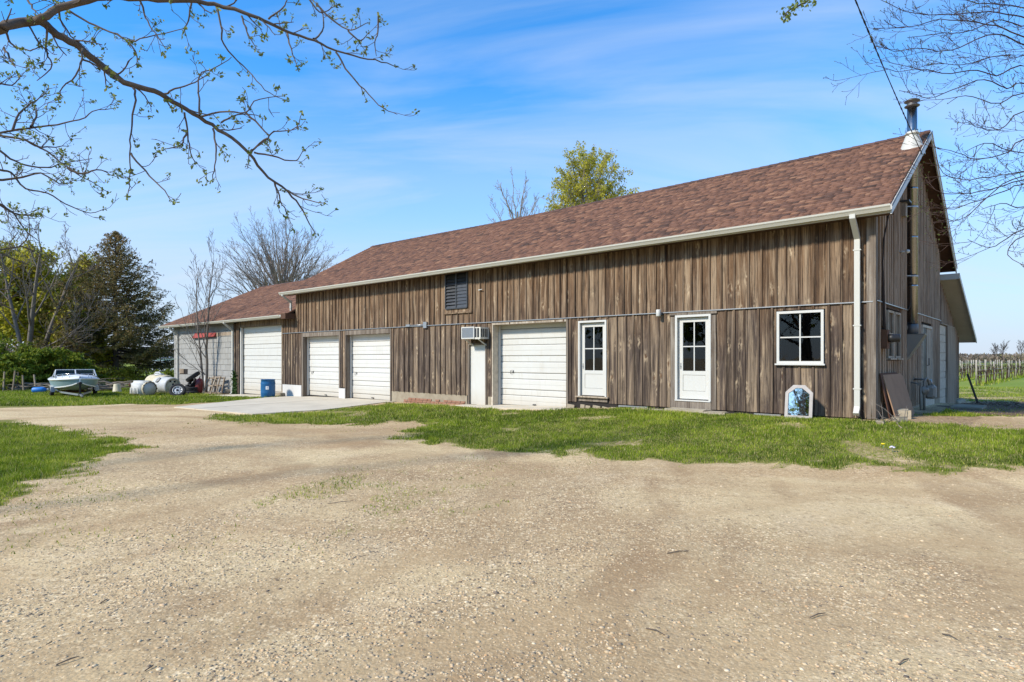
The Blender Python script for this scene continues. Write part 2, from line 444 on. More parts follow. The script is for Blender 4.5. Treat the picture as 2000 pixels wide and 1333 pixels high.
M['rim'] = plain('grey_wheel_rim', (.48,.48,.47), .45, .4, .2, dirt=.45, dirtcol=(.22,.18,.14), sc=9)
M['hull_white'] = plain('white_gelcoat', (.74,.75,.74), .28, .5, dirt=.3, dirtcol=(.50,.49,.44))
M['hull_blue'] = plain('pale_blue_gelcoat', (.26,.39,.44), .32, .5, dirt=.35, dirtcol=(.30,.36,.34))
M['hull_green'] = plain('grey_green_bottom_paint', (.22,.28,.23), .65, .3, dirt=.5, dirtcol=(.12,.14,.10))
M['chrome'] = plain('chrome', (.62,.62,.62), .2, .5, 1.0, dirt=.15)
M['bark'] = plain('bark', (.145,.115,.09), .95, .1, dirt=.6, dirtcol=(.07,.055,.042), sc=9, bump=.7)
M['bark_fine'] = plain('grey_brown_twig_bark', (.25,.20,.165), .95, .1, dirt=.3, sc=10)
M['bark_grey'] = plain('grey_bark', (.20,.17,.14), .95, .1, dirt=.5, dirtcol=(.10,.085,.07), sc=12, bump=.6)
M['bark_dark'] = plain('dark_twig_bark', (.062,.046,.038), .95, .1, dirt=.4, sc=12)
M['bark_red'] = plain('reddish_twig_bark', (.095,.062,.05), .95, .1, dirt=.4, sc=12)
M['birch'] = plain('pale_birch_bark', (.34,.30,.25), .9, .15, dirt=.6, dirtcol=(.12,.10,.085), sc=7)
M['cable'] = plain('black_cable', (.02,.02,.02), .6, .3, dirt=.2)
M['wire'] = plain('galvanised_wire', (.42,.43,.42), .5, .4, .4, dirt=.2)
M['post'] = wood('grey_vineyard_post_wood', (.40,.355,.29), (.40,.355,.29), 0, 1, (.52,.47,.39), (.22,.19,.15), knots=False)
M['vine'] = plain('dark_vine_bark', (.075,.050,.036), .95, .1, dirt=.5, sc=14)
M['paper'] = plain('white_paper_label', (.82,.82,.80), .6, .3, dirt=.1)
M['far_white'] = plain('far_white_siding', (.72,.74,.78), .7, .2, dirt=.15)
M['blue_grey'] = plain('far_blue_siding', (.33,.37,.50), .7, .2, dirt=.15)
M['yellow'] = plain('yellow_petal', (.80,.62,.03), .6, .2, dirt=.1)
M['lilac'] = plain('pale_lilac_petal', (.72,.66,.76), .6, .2, dirt=.1)

def mat_glass():
    t = NT('window_glass', .02, .5)
    t.n.remove(t.b)
    g = t.n.new('ShaderNodeBsdfGlossy'); g.inputs['Roughness'].default_value = .015; g.inputs['Color'].default_value = (.9,.93,.95,1)
    tr = t.n.new('ShaderNodeBsdfTransparent'); tr.inputs['Color'].default_value = (.55,.58,.57,1)
    fr = t.n.new('ShaderNodeFresnel'); fr.inputs['IOR'].default_value = 1.55
    bp = t.n.new('ShaderNodeBump'); bp.inputs['Strength'].default_value = .05; bp.inputs['Distance'].default_value = .02
    nz = t.noise(t.pos((1,1,1)), 2.2, 2); t.l.new(nz, bp.inputs['Height']); t.l.new(bp.outputs[0], g.inputs['Normal'])
    f2 = t.math('MULTIPLY', fr.outputs[0], 1.0); f2 = t.math('MINIMUM', f2, 1.0)
    mx = t.n.new('ShaderNodeMixShader'); t.l.new(f2, mx.inputs[0]); t.l.new(tr.outputs[0], mx.inputs[1]); t.l.new(g.outputs[0], mx.inputs[2])
    t.l.new(mx.outputs[0], t.out.inputs[0]); return t.m
M['glass'] = mat_glass()
def mat_mirror():
    t = NT('old_mirror_glass', .02, .5); t.b.inputs['Metallic'].default_value = 1
    n = t.noise(t.pos((1,1,1)), 14, 5, .7)
    t.col(t.mix(t.rng(n, .60, .72, 0, .55), (.92,.89,.82), (.40,.37,.33))); t.rough(t.rng(n, .5, .75, .015, .25)); return t.m
M['mirror'] = mat_mirror()
M['mirror_frame'] = plain('whitewashed_frame_wood', (.46,.42,.385), .8, .2, dirt=.5, dirtcol=(.27,.23,.20), sc=7, bump=.3)
M['meter_grey'] = plain('dull_grey_meter_paint', (.27,.245,.205), .6, .3, .1, dirt=.4)

def mat_shingle():
    t = NT('brown_asphalt_shingle', .92, .12)
    v = t.attr('tint')
    c = t.ramp(v, [(0,(.060,.040,.034)), (.2,(.105,.060,.046)), (.5,(.185,.094,.064)), (.8,(.255,.130,.082)), (1,(.33,.18,.11))])
    p = t.pos((1,1,1)); n = t.noise(p, 260, 2, .7)
    c = t.mix(t.rng(n, .3, .7, 0, .5), c, (.08,.055,.046)); c = t.mix(t.rng(n, .62, .75, 0, .5), c, (.30,.19,.14))
    big = t.noise(p, .5, 4); c = t.mix(t.rng(big, .4, .75, 0, .12), c, (.14,.085,.065))
    t.col(c); t.bump(n, .4, .003); return t.m
M['shingle'] = mat_shingle()

def mat_siding():
    t = NT('grey_striated_siding_shingle', .85, .2)
    p = t.pos((1,1,1), 9.0)
    m_ = t.n.new('ShaderNodeVectorMath'); m_.operation = 'MULTIPLY'; t.l.new(p, m_.inputs[0]); m_.inputs[1].default_value = (38,38,1.2)
    g = t.noise(m_.outputs[0], 1, 3, .6)
    c = t.mix(t.rng(t.orand(), 0, 1, 0, .5), (.36,.35,.32), (.27,.26,.235))
    c = t.mix(t.rng(g, .45, .68, 0, .6), c, (.24,.225,.20)); st = t.noise(p, 1.4, 5, .6); c = t.mix(t.rng(st, .5, .8, 0, .5), c, (.25,.22,.18))
    t.col(c); t.bump(g, .5, .006); return t.m
M['siding'] = mat_siding()

def leafmat(name, stops, rough=.6, trans=.35):
    t = NT(name, rough, .25)
    c = t.ramp(t.attr('tint'), stops)
    t.col(c)
    tl = t.n.new('ShaderNodeBsdfTranslucent'); t.l.new(c, tl.inputs['Color'])
    mx = t.n.new('ShaderNodeMixShader'); mx.inputs[0].default_value = trans
    t.l.new(t.b.outputs[0], mx.inputs[1]); t.l.new(tl.outputs[0], mx.inputs[2]); t.l.new(mx.outputs[0], t.out.inputs[0])
    return t.m
M['grass'] = leafmat('grass_blades', [(0,(.075,.115,.008)), (.3,(.165,.235,.014)), (.6,(.31,.385,.026)), (.82,(.46,.46,.07)), (1,(.54,.44,.22))])
M['bud_leaf'] = leafmat('young_leaf', [(0,(.09,.13,.03)), (.5,(.20,.25,.05)), (1,(.36,.38,.10))])
M['olive_leaf'] = leafmat('olive_spring_leaf', [(0,(.20,.205,.015)), (.5,(.42,.385,.035)), (1,(.60,.52,.09))], .6, .5)
M['birch_leaf'] = leafmat('birch_leaf', [(0,(.26,.26,.03)), (.5,(.56,.51,.06)), (1,(.72,.64,.10))], .6, .6)
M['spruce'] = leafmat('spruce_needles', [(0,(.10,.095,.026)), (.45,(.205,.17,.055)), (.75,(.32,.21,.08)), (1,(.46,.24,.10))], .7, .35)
M['hedge'] = leafmat('evergreen_spray', [(0,(.07,.11,.009)), (.5,(.19,.24,.02)), (1,(.36,.38,.04))], .6, .35)
M['dead_leaf'] = leafmat('fallen_leaf', [(0,(.10,.055,.03)), (.5,(.22,.14,.085)), (1,(.38,.28,.18))], .8, .15)
M['far_wood'] = leafmat('far_bare_wood', [(0,(.15,.118,.098)), (.5,(.25,.195,.150)), (.8,(.29,.24,.13)), (1,(.36,.31,.15))], .9, .3)
M['ivy'] = leafmat('ivy_leaf', [(0,(.02,.05,.012)), (1,(.07,.13,.03))], .5, .2)
M['petal'] = M['yellow']

def mat_pebble():
    t = NT('pebble', .72, .3)
    c = t.ramp(t.attr('tint'), [(0,(.10,.085,.072)), (.12,(.22,.185,.145)), (.3,(.39,.315,.215)), (.55,(.45,.375,.265)), (.78,(.53,.45,.325)), (.9,(.40,.265,.15)), (1,(.62,.56,.45))])
    n = t.noise(t.pos((1,1,1)), 90, 3); c = t.mix(t.rng(n, .4, .7, 0, .3), c, (.36,.30,.24)); t.col(t.mix(1.0, c, (1.25,1.13,.95), 'MULTIPLY')); return t.m
M['pebble'] = mat_pebble()

def mat_ground():
    t = NT('gravel_soil_and_turf', .95, .1)
    p = t.pos((1,1,1)); rut = t.attr('rut'); brn = t.attr('brown'); g = t.attr('turf'); fld = t.attr('field'); lea = t.attr('litter'); peb = t.attr('stony')
    n_big = t.noise(p, .22, 5, .6, .5); n_mid = t.noise(p, 1.3, 5, .6, .4); n_fin = t.noise(p, 55, 4, .7)
    m_ = t.n.new('ShaderNodeVectorMath'); m_.operation = 'MULTIPLY'; t.l.new(t.pos((1,1,1), 0, R(20)), m_.inputs[0]); m_.inputs[1].default_value = (.35,1.5,1)
    n_trk = t.noise(m_.outputs[0], .55, 4, .55)
    sand = t.mix(t.rng(n_big, .38, .66), (.445,.375,.250), (.37,.285,.180))
    sand = t.mix(t.rng(n_trk, .44, .64, 0, .9), sand, (.30,.22,.138))
    sand = t.mix(t.rng(n_mid, .52, .75, 0, .55), sand, (.50,.44,.345))
    sand = t.mix(t.math('MULTIPLY', brn, t.rng(n_mid, .3, .7, .45, 1)), sand, (.20,.135,.082))
    sand = t.mix(t.math('MULTIPLY', rut, .7), sand, (.31,.235,.150))
    peb = t.math('MULTIPLY', peb, t.rng(rut, 0, 1, 1, .35))
    # stones of three sizes: each cell its own colour
    for sc_, amt, lo in ((120, .75, .40), (58, .9, .42), (33, 1.0, .50), (19, .8, .62)):
        vc = t.n.new('ShaderNodeTexVoronoi'); t.l.new(p, vc.inputs['Vector']); vc.inputs['Scale'].default_value = sc_
        sp = t.n.new('ShaderNodeSeparateColor'); t.l.new(vc.outputs['Color'], sp.inputs[0])
        c = t.ramp(sp.outputs[0], [(0,(.07,.058,.046)), (.2,(.17,.135,.098)), (.34,(.33,.265,.185)), (.55,(.47,.395,.275)), (.82,(.62,.54,.41)), (1,(.38,.26,.15))])
        pres = t.math('MULTIPLY', t.rng(sp.outputs[1], lo, lo+.02), t.rng(vc.outputs['Distance'], .42, .32))
        pres = t.math('MULTIPLY', pres, t.math('MULTIPLY', peb, amt))
        sand = t.mix(pres, sand, c)
    sand = t.mix(t.rng(n_fin, .54, .72, 0, .6), sand, (.19,.145,.10)); sand = t.mix(t.rng(n_fin, .42, .28, 0, .45), sand, (.58,.51,.40))
    n_sp = t.noise(p, 13, 6, .72); sand = t.mix(t.rng(n_sp, .54, .66, 0, .75), sand, (.20,.15,.098)); sand = t.mix(t.rng(n_sp, .42, .29, 0, .6), sand, (.58,.51,.39))
    sand = t.mix(1.0, sand, (1.47,1.33,1.09), 'MULTIPLY')
    # soil and thatch under the turf
    n_g = t.noise(p, 16, 4, .6)
    soil = t.mix(t.rng(n_g, .35, .65), (.13,.135,.026), (.24,.215,.06)); soil = t.mix(t.rng(n_mid, .5, .75, 0, .5), soil, (.21,.165,.09))
    ge = t.math('ADD', g, t.rng(n_g, .2, .8, -.35, .35))
    c = t.mix(t.rng(ge, .30, .62), sand, soil)
    far = t.mix(t.rng(t.noise(p, .06, 4), .35, .65), (.17,.24,.035), (.29,.30,.06)); far = t.mix(t.rng(n_g, .4, .7, 0, .4), far, (.08,.12,.02))
    c = t.mix(fld, c, far)
    litc = t.mix(t.rng(t.noise(p, 24, 4, .7), .35, .65), (.085,.055,.035), (.23,.155,.10))
    c = t.mix(t.rng(t.math('ADD', lea, t.rng(n_g, .2, .8, -.4, .4)), .3, .7), c, litc)
    t.col(c)
    h = t.math('ADD', t.math('MULTIPLY', n_fin, .5), t.math('MULTIPLY', t.voro(p, 40), -.6)); h = t.math('ADD', h, t.math('MULTIPLY', n_g, 1.2))
    t.bump(h, .55, .012); return t.m
M['ground'] = mat_ground()
# ------------------------------------------------------------------ ground, turf, stones
def inpoly(x, y, poly):
    x = np.asarray(x); y = np.asarray(y); ins = np.zeros(x.shape, bool); n = len(poly)
    for i in range(n):
        x0, y0 = poly[i]; x1, y1 = poly[(i+1) % n]
        if y0 == y1: continue
        c = ((y0 > y) != (y1 > y)) & (x < (x1-x0)*(y-y0)/(y1-y0)+x0); ins ^= c
    return ins
def gp(*pts): return [tuple(PG(a, b)[:2]) for a, b in pts]
L2 = lambda x, y: tuple(bw(x, y)[:2])
# turf outlines, followed on the ground
turf_left = gp((-160,812),(0,821),(70,829),(160,842),(215,858),(245,869),(318,874),(250,880),(180,893),(172,912),(100,940),(84,962),(0,990),(-160,1040)) + [(-9,5.0),(-30,5),(-40,16)]
turf_front = gp((395,812),(470,808),(505,812),(620,803),(700,795),(762,786.5)) + [L2(-16.0,-.35), L2(-12.2,-.5), L2(-10.9,-.75), L2(-7.7,-.95), L2(-7.4,-.15), L2(-3.2,-.2), L2(.5,-.25), L2(2.0,-.1)] + \
    gp((1760,829),(1860,828),(2000,840),(2200,842),(2200,922),(2000,917),(1900,922),(1800,922),(1640,912),(1500,908),(1350,902),(1240,896),(1120,890),(1060,884),(960,880),(880,868),(800,858),(770,848),(815,836),(858,826),(760,826),(680,829),(560,829),(440,826))
turf_yard = gp((-200,801),(0,797),(120,794),(230,790),(340,791),(400,787),(480,783),(560,778)) + [L2(-24.2,-.3), L2(-29.2,-.15), L2(-30,-1.3), L2(-37,-1.5), L2(-38.6,-1.5), L2(-40,20)] + [(-50,80),(-90,80),(-90,30)]
turf_side = [L2(.6,2.5), L2(1.0,9), L2(1.4,15), L2(-6,16.5), L2(-10,30), (40,60), (70,60), (70,18), (30,14)] + gp((2200,818),(2000,815),(1880,812),(1800,815),(1765,813))
dirt_side = gp((1850,797),(1905,785),(2000,786),(2200,788),(2200,812),(2000,815),(1930,812),(1880,806))

_soft = [(0,0)] + [(.28*math.cos(k), .28*math.sin(k)) for k in (0,1.57,3.14,4.71)] + [(.62*math.cos(k), .62*math.sin(k)) for k in (.5,1.55,2.6,3.65,4.7,5.75)]
def softpoly(x, y, poly, k=1.0):
    return sum(inpoly(x+k*a, y+k*b, poly).astype(float) for a, b in _soft)/len(_soft)
wisp_zone = gp((480,985),(640,930),(800,915),(1020,945),(1010,990),(820,1040),(560,1090),(420,1075))
def turf_amount(x, y):
    wx = (fbm(x,y,1.1,31,3)-.5)*.9; wy = (fbm(x,y,1.1,47,3)-.5)*.9
    xx, yy = x+wx, y+wy
    clump = fbm(x,y,3.2,201,3)
    tear = lambda s_: np.clip((s_-.95*(1-clump)+.12)*2.6, 0, 1)
    a = np.zeros(np.shape(x))
    a = np.maximum(a, tear(softpoly(xx,yy,turf_left,1.3)))
    f = tear(softpoly(x+wx*.8, y+wy*.8, turf_front, 1.1))
    lx, ly = to_local(x, y)
    patch = fbm(x,y,.9,77,3)
    thin = sstep(-.5, 3.5, lx + (patch-.5)*4)             # the right-hand end is worn
    af = np.where(patch > .27+.20*thin, 1.0, .5)
    a = np.maximum(a, f*af)
    a = np.where(inpoly(xx,yy,turf_yard), np.maximum(a, .95), a)
    sd = inpoly(xx,yy,turf_side)
    a = np.where(sd & (a < .5), np.where(fbm(x,y,.8,91,3) > .42, .9, .4), a)
    a = np.where(inpoly(xx,yy,dirt_side), a*.25, a)
    # thin wisps on the drive
    wis = (fbm(x,y,1.8,123,3) > .60) & (fbm(x,y,.25,8,2) > .5)
    a = np.where((a < .1) & wis, .16, a)
    w2 = (fbm(x,y,2.2,141,3) > .50) & inpoly(xx,yy,wisp_zone)
    a = np.where((a < .1) & w2, .30, a)
    return a
def on_slab(x, y):
    lx, ly = to_local(x, y)
    s1 = inpoly(lx, ly, SLAB)
    s2 = (lx > -29.4) & (lx < -24.4) & (ly > -1.5) & (ly < .4)
    s3 = (lx > -12.1) & (lx < -7.5) & (ly > -.85) & (ly < .4)
    inside = (lx > -38.2) & (lx < .1) & (ly > -.02) & (ly < 9.1)
    return s1 | s2 | s3 | inside
_sl = [to_local(*PG(a,b)[:2]) for a, b in ((340,797),(494,811),(640,801.5))]
SLAB = [(-23.6,.3), (-23.6,-1.2), (float(_sl[0][0]),float(_sl[0][1])), (float(_sl[1][0]),float(_sl[1][1])), (float(_sl[2][0]),float(_sl[2][1])), (-15.9,-.45), (-15.9,.3)]

def axis(segs):
    out = []
    for a, b, st in segs: out += list(np.arange(a, b, st))
    return np.array(out + [segs[-1][1]])
def geo(a, b, st, k):
    o = [a]; s_ = st
    while o[-1] < b: o.append(o[-1]+s_); s_ *= k
    return o
gxs = np.array(sorted(set([-v for v in geo(30,2600,.5,1.25)] + list(np.arange(-29.8,-9,.22)) + list(np.arange(-9,13,.12)) + list(np.arange(13,30,.22)) + geo(30,2600,.5,1.25))))
gys = np.array(sorted(set([-v for v in geo(4,900,.6,1.4)] + list(np.arange(-3.8,2,.22)) + list(np.arange(2,15,.12)) + list(np.arange(15,46,.22)) + geo(46,3200,.5,1.25))))
GX, GY = np.meshgrid(gxs, gys); gx, gy = GX.ravel(), GY.ravel()
gzv = ground_z(gx, gy)
lxv, lyv = to_local(gx, gy)
turf = turf_amount(gx, gy)
dist = np.hypot(gx, gy)
field = sstep(30, 46, gy + .25*np.abs(gx)) * (1-((lxv > -39) & (lxv < 1) & (lyv > -8) & (lyv < 12)))
litter = np.where(inpoly(gx+(fbm(gx,gy,1,5,2)-.5), gy+(fbm(gx,gy,1,6,2)-.5), dirt_side), .8, 0)
litter = np.maximum(litter, np.where((lxv > -38) & (lxv < -29.6) & (lyv > -1.5+(vnoise(gx,gy,1.5,3)-.5)) & (lyv < .3), .75, 0))
litter = np.maximum(litter, np.where((lxv > .2) & (lxv < 1.6) & (lyv > -.2) & (lyv < 9) , .45, 0))
_cx, _cy = -9.0, 9.0; _rad = np.hypot(gx-_cx, gy-_cy); _ang = np.arctan2(gy-_cy, gx-_cx)
sweep = .6*fbm(_rad*1.0, _ang*2.2, 1.1, 301, 3)+.4*fbm(_rad*1.0, _ang*2.5, 2.6, 305, 2)      # wheel-worn bands curving round the left-hand lawn
stony = np.clip(-1.8*(sweep-.5)+.62 + 1.5*(fbm(gx,gy,.5,63,3)-.46), .12, 1.0)
# wheel ruts sweeping over the drive, and the browner worn places
def polydist(x, y, pts):
    d = np.full(x.shape, 1e9)
    for (x0,y0), (x1,y1) in zip(pts[:-1], pts[1:]):
        vx, vy = x1-x0, y1-y0; t = np.clip(((x-x0)*vx+(y-y0)*vy)/(vx*vx+vy*vy), 0, 1); d = np.minimum(d, np.hypot(x-x0-t*vx, y-y0-t*vy))
    return d
RUTS = [(gp(*p_), w_) for p_, w_ in (((( -300,1180),(0,1075),(300,1010),(600,945),(800,905),(880,870),(760,838),(500,818),(0,806)),.15), (((-300,1330),(0,1170),(350,1070),(700,985),(950,930),(1050,890)),.16), (((0,1390),(420,1215),(850,1090),(1250,1010),(1700,960),(2300,935)),.17), (((300,1480),(800,1275),(1250,1150),(1650,1075),(2300,1010)),.18), (((700,1700),(1250,1400),(1700,1230),(2300,1120)),.18), (((250,905),(330,880),(420,850),(600,830),(800,826)),.14))]
def rut_at(x, y):
    jx, jy = x+(fbm(x,y,.5,71,3)-.5)*.9, y+(fbm(x,y,.5,72,3)-.5)*.9; r0 = np.zeros(np.shape(x))
    for path, wd in RUTS: r0 = np.maximum(r0, np.exp(-(polydist(jx, jy, path)/(wd*1.3))**2)*np.clip(2.3*fbm(x,y,.6,81,3)-.5,0,1))
    return np.clip(r0, 0, 1)*np.exp(-((x*x+y*y)/900.0))
rut = rut_at(gx, gy)*(turf < .3)
brown = np.zeros(gx.shape)
for a, b, r0, am in ((1000,1215,.75,1.0),(150,1270,1.0,.8),(1880,1130,1.1,.9),(420,955,1.5,.7),(1500,1090,1.2,.7),(260,915,1.6,.8),(700,1150,.9,.5),(1400,1280,.8,.6),(1150,1000,1.6,.35)):
    q = PG(a,b); brown = np.maximum(brown, am*np.exp(-((gx-q.x)**2+(gy-q.y)**2*.6)/r0**2))
brown = np.clip(np.maximum(np.maximum(brown, .95*sstep(.50,.62,sweep)*np.exp(-(dist/26)**2)), sstep(.50,.68,fbm(gx,gy,.33,85,4))*.75)*(.45+1.2*fbm(gx,gy,1.3,83,3)), 0, 1)
gzv = gzv - .010*rut
keep = on_slab(gx, gy)
nx, ny = len(gxs), len(gys)
ii = np.arange(nx*ny).reshape(ny, nx)
quads = np.stack([ii[:-1,:-1].ravel(), ii[:-1,1:].ravel(), ii[1:,1:].ravel(), ii[1:,:-1].ravel()], 1)
gm = mesh_np('ground', np.stack([gx,gy,gzv],1), quads, [M['ground']], True, {'turf':turf,'field':field,'litter':litter,'stony':stony,'rut':rut,'brown':brown})
tag(link('ground', gm), kind='structure')

def slab(name, poly, top, thick=.14):
    mb = MB(); n = len(poly)
    P_ = [bw(x, y) for x, y in poly]
    t_ = [(p.x, p.y, gz(p.x,p.y)+top) for p in P_]; b_ = [(a,b,c-thick) for a,b,c in t_]
    mb.add(t_+b_, [tuple(range(n))] + [(i, i+n, (i+1)%n+n, (i+1)%n) for i in range(n)])
    return tag(link(name, mb.mesh(name, M['concrete'])), kind='structure')
def clip(poly, xc, keep_left):
    out = []
    for (x0,y0), (x1,y1) in zip(poly, poly[1:]+poly[:1]):
        i0, i1 = (x0 < xc) == keep_left, (x1 < xc) == keep_left
        if i0: out.append((x0,y0))
        if i0 != i1: t = (xc-x0)/(x1-x0); out.append((xc, y0+(y1-y0)*t))
    return out
slab('concrete_slab', clip(SLAB, -19.46, True), .035)
slab('concrete_slab', clip(SLAB, -19.42, False), .032)
slab('concrete_apron', [(-29.4,.3),(-29.4,-1.45),(-24.5,-1.5),(-24.5,.3)], .03)
slab('concrete_threshold', [(-12.05,.3),(-12.05,-.5),(-10.9,-.8),(-7.6,-.75),(-7.75,.3)], .02)

def grass(n, x0, x1, y0, y1, h, w, seed, lo=.3, far=0):
    r_ = np.random.default_rng(seed)
    x = r_.uniform(x0,x1,n); y = r_.uniform(y0,y1,n)
    vis = (np.abs(x) < .9*y+1.5)
    x, y = x[vis], y[vis]
    a = turf_amount(x,y)
    ok = (r_.random(len(x)) < a**1.6) & ~on_slab(x,y)
    lx, ly = to_local(x,y); ok &= ~((lx < .12) & (ly > -.05) & (lx > -38.3) & (ly < 15))
    x, y, a = x[ok], y[ok], a[ok]; m = len(x); z = ground_z(x,y)
    tall = .35 + 1.1*fbm(x,y,.9,11,3) ; tall *= (.4+.6*a)
    hh = h*tall*r_.uniform(.5,1.35,m); an = r_.uniform(0,2*np.pi,m); ln = r_.uniform(.1,.75,m)*hh; la = r_.uniform(0,2*np.pi,m)
    ww = w*r_.uniform(.6,1.4,m)
    dx, dy = np.cos(an)*ww/2, np.sin(an)*ww/2
    v = np.empty((m,3,3)); v[:,0] = np.stack([x-dx,y-dy,z-.004],1); v[:,1] = np.stack([x+dx,y+dy,z-.004],1)
    v[:,2] = np.stack([x+np.cos(la)*ln, y+np.sin(la)*ln, z+hh],1)
    t = np.clip(.02+.55*fbm(x,y,.6,21,3)+.75*(fbm(x,y,4.0,25,2)-.42)+.4*(fbm(x,y,.35,27,2)-.5)+r_.normal(0,.14,m), 0, .84); dry = r_.random(m) < .11+.2*(a < .6); t = np.where(dry, r_.uniform(.82,1,m), t)
    t3 = np.repeat(t,3)
    return v.reshape(-1,3), t3
def grass_object(name, batches, label):
    V = np.concatenate([b[0] for b in batches]); T = np.concatenate([b[1] for b in batches])
    me = mesh_np(name, V, np.arange(len(V)).reshape(-1,3), [M['grass']], False, {'tint':T})
    return tag(link(name, me), label, 'grass', kind='stuff')
grass_object('grass', [
    grass(420000, -9, 15, 6.3, 16, .050, .012, 1),
    grass(200000, -16, -1.5, 5, 14, .070, .011, 2),
    grass(150000, -14, 8, 14, 27, .075, .018, 3),
    grass(130000, -34, -6, 24, 40, .11, .032, 4),
    grass(70000, 8, 30, 12, 36, .085, .024, 5)], 'short patchy green turf in front of the barn and around the yard')

# loose stones: low-poly pebbles
ico = bmesh.new(); bmesh.ops.create_icosphere(ico, subdivisions=1, radius=1.0)
ICV = np.array([v.co[:] for v in ico.verts]); ICF = np.array([[v.index for v in f.verts] for f in ico.faces]); ico.free()
PILES = [(*PG(a,b)[:2], r0, am) for a, b, r0, am in ((900,1300,.55,.45),(1080,1240,.45,.30),(1560,1290,.5,.28),(1820,1180,.8,.22),(330,1090,.6,.22),(520,1000,.7,.12),(1180,1110,.45,.2))]
def stones(n, rmax, smin, smax, seed, clump=1.0):
    r_ = np.random.default_rng(seed)
    d = 2.3 + (rmax-2.3)*r_.random(n)**1.3; x = d*r_.uniform(-.92,.92,n); y = d
    s_ = smin*(smax/smin)**(r_.random(n)**2.4)
    _r = np.hypot(x+9.0,y-9.0); _a = np.arctan2(y-9.0,x+9.0); den = .55*fbm(x,y,.55,63,3)+.5*(1-(.6*fbm(_r,_a*2.2,1.1,301,3)+.4*fbm(_r,_a*2.5,2.6,305,2)))-.03
    for cx_, cy_, rad_, am_ in PILES: den = den + am_*np.exp(-((x-cx_)**2+(y-cy_)**2*.5)/rad_**2)
    ok = (r_.random(n) < np.clip((den-.40)*3.4*clump, .05, 1)) & (turf_amount(x,y) < .3)
    ru = rut_at(x,y); ok &= r_.random(n) > .75*ru
    x, y, s_, ru = x[ok], y[ok], s_[ok], ru[ok]; m = len(x); z = ground_z(x,y)-.010*ru
    V = ICV[None]*(1+r_.normal(0,.12,(m,len(ICV),1)))
    V = V*np.stack([s_*r_.uniform(.75,1.35,m), s_*r_.uniform(.65,1.1,m), s_*r_.uniform(.28,.55,m)],1)[:,None,:]
    an = r_.uniform(0,6.28,m); c, s2 = np.cos(an)[:,None], np.sin(an)[:,None]
    X = V[:,:,0]*c - V[:,:,1]*s2 + x[:,None]; Y = V[:,:,0]*s2 + V[:,:,1]*c + y[:,None]; Z = V[:,:,2] + z[:,None] - (s_*.02)[:,None]
    F = ICF[None] + (np.arange(m)*len(ICV))[:,None,None]
    return np.stack([X,Y,Z],2).reshape(-1,3), F.reshape(-1,3), np.repeat(r_.random(m), len(ICV))
bt = [stones(52000, 7.5, .004, .013, 5), stones(5200, 7, .009, .021, 6, 1.0), stones(17000, 15, .007, .017, 8)]
V = []; F = []; T = []; o_ = 0
for v, f, t in bt: V.append(v); F.append(f+o_); T.append(t); o_ += len(v)
tag(link('gravel', mesh_np('gravel', np.concatenate(V), np.concatenate(F), [M['pebble']], True, {'tint':np.concatenate(T)})),
    'loose pale pebbles scattered over the sandy driveway', 'gravel', kind='stuff')

def leaf_litter(name, n, sampler, size, label, mat='dead_leaf', seed=3):
    r_ = np.random.default_rng(seed); x, y = sampler(r_, n); m = len(x); z = ground_z(x,y)+.012
    an = r_.uniform(0,6.28,m); s_ = size*r_.uniform(.5,1.3,m); ca, sa = np.cos(an), np.sin(an)
    q = np.array([(-1,0),(0,-.55),(1,0),(0,.55)]); v = np.empty((m,4,3))
    for k in range(4):
        v[:,k,0] = x+(q[k,0]*ca-q[k,1]*sa)*s_; v[:,k,1] = y+(q[k,0]*sa+q[k,1]*ca)*s_; v[:,k,2] = z+r_.uniform(-.008,.03,m)
    me = mesh_np(name, v.reshape(-1,3), np.arange(m*4).reshape(-1,4), [M[mat]], False, {'tint':np.repeat(r_.random(m),4)})
    return tag(link(name, me), label, 'leaves', kind='stuff')
def _s1(r_, n):
    x = r_.uniform(14,30,n); y = r_.uniform(14,24,n); k = inpoly(x,y,dirt_side); return x[k], y[k]
leaf_litter('fallen_leaves', 16000, _s1, .05, 'brown fallen leaves on the bare soil right of the barn')
def _s2(r_, n):
    lx = r_.uniform(-37.5,-29.7,n); ly = -.05-np.abs(r_.normal(0,.7,n)); p = BC[None]+lx[:,None]*BX[None]+ly[:,None]*BY[None]; return p[:,0], p[:,1]
leaf_litter('dry_leaves', 4500, _s2, .085, 'dry brown leaves drifted against the grey annex wall', seed=4)
# ------------------------------------------------------------------ the barn
def unit_variants(name, mat, n=4, jit=.012):
    out = []
    for k in range(n):
        rr = random.Random(k*13+5); mb = MB(); mb.box((-.5,-.5,-.5),(.5,.5,.5))
        mb.v = [(x+rr.uniform(-jit,jit)*3*(abs(y) > 9) + rr.uniform(-jit,jit), y, z) for x,y,z in mb.v]
        out.append(mb.mesh(name, mat))
    return out
UNIT = {}
def piece(name, mat, parent, c, size, rot=None):
    """one board, batten, brick ...: a shared unit block, scaled and set in place"""
    if (name, mat) not in UNIT: UNIT[(name, mat)] = unit_variants(name, M[mat])
    o = link(name, random.choice(UNIT[(name, mat)]), parent, c); o.scale = size
    if rot: o.rotation_euler = rot
    return o

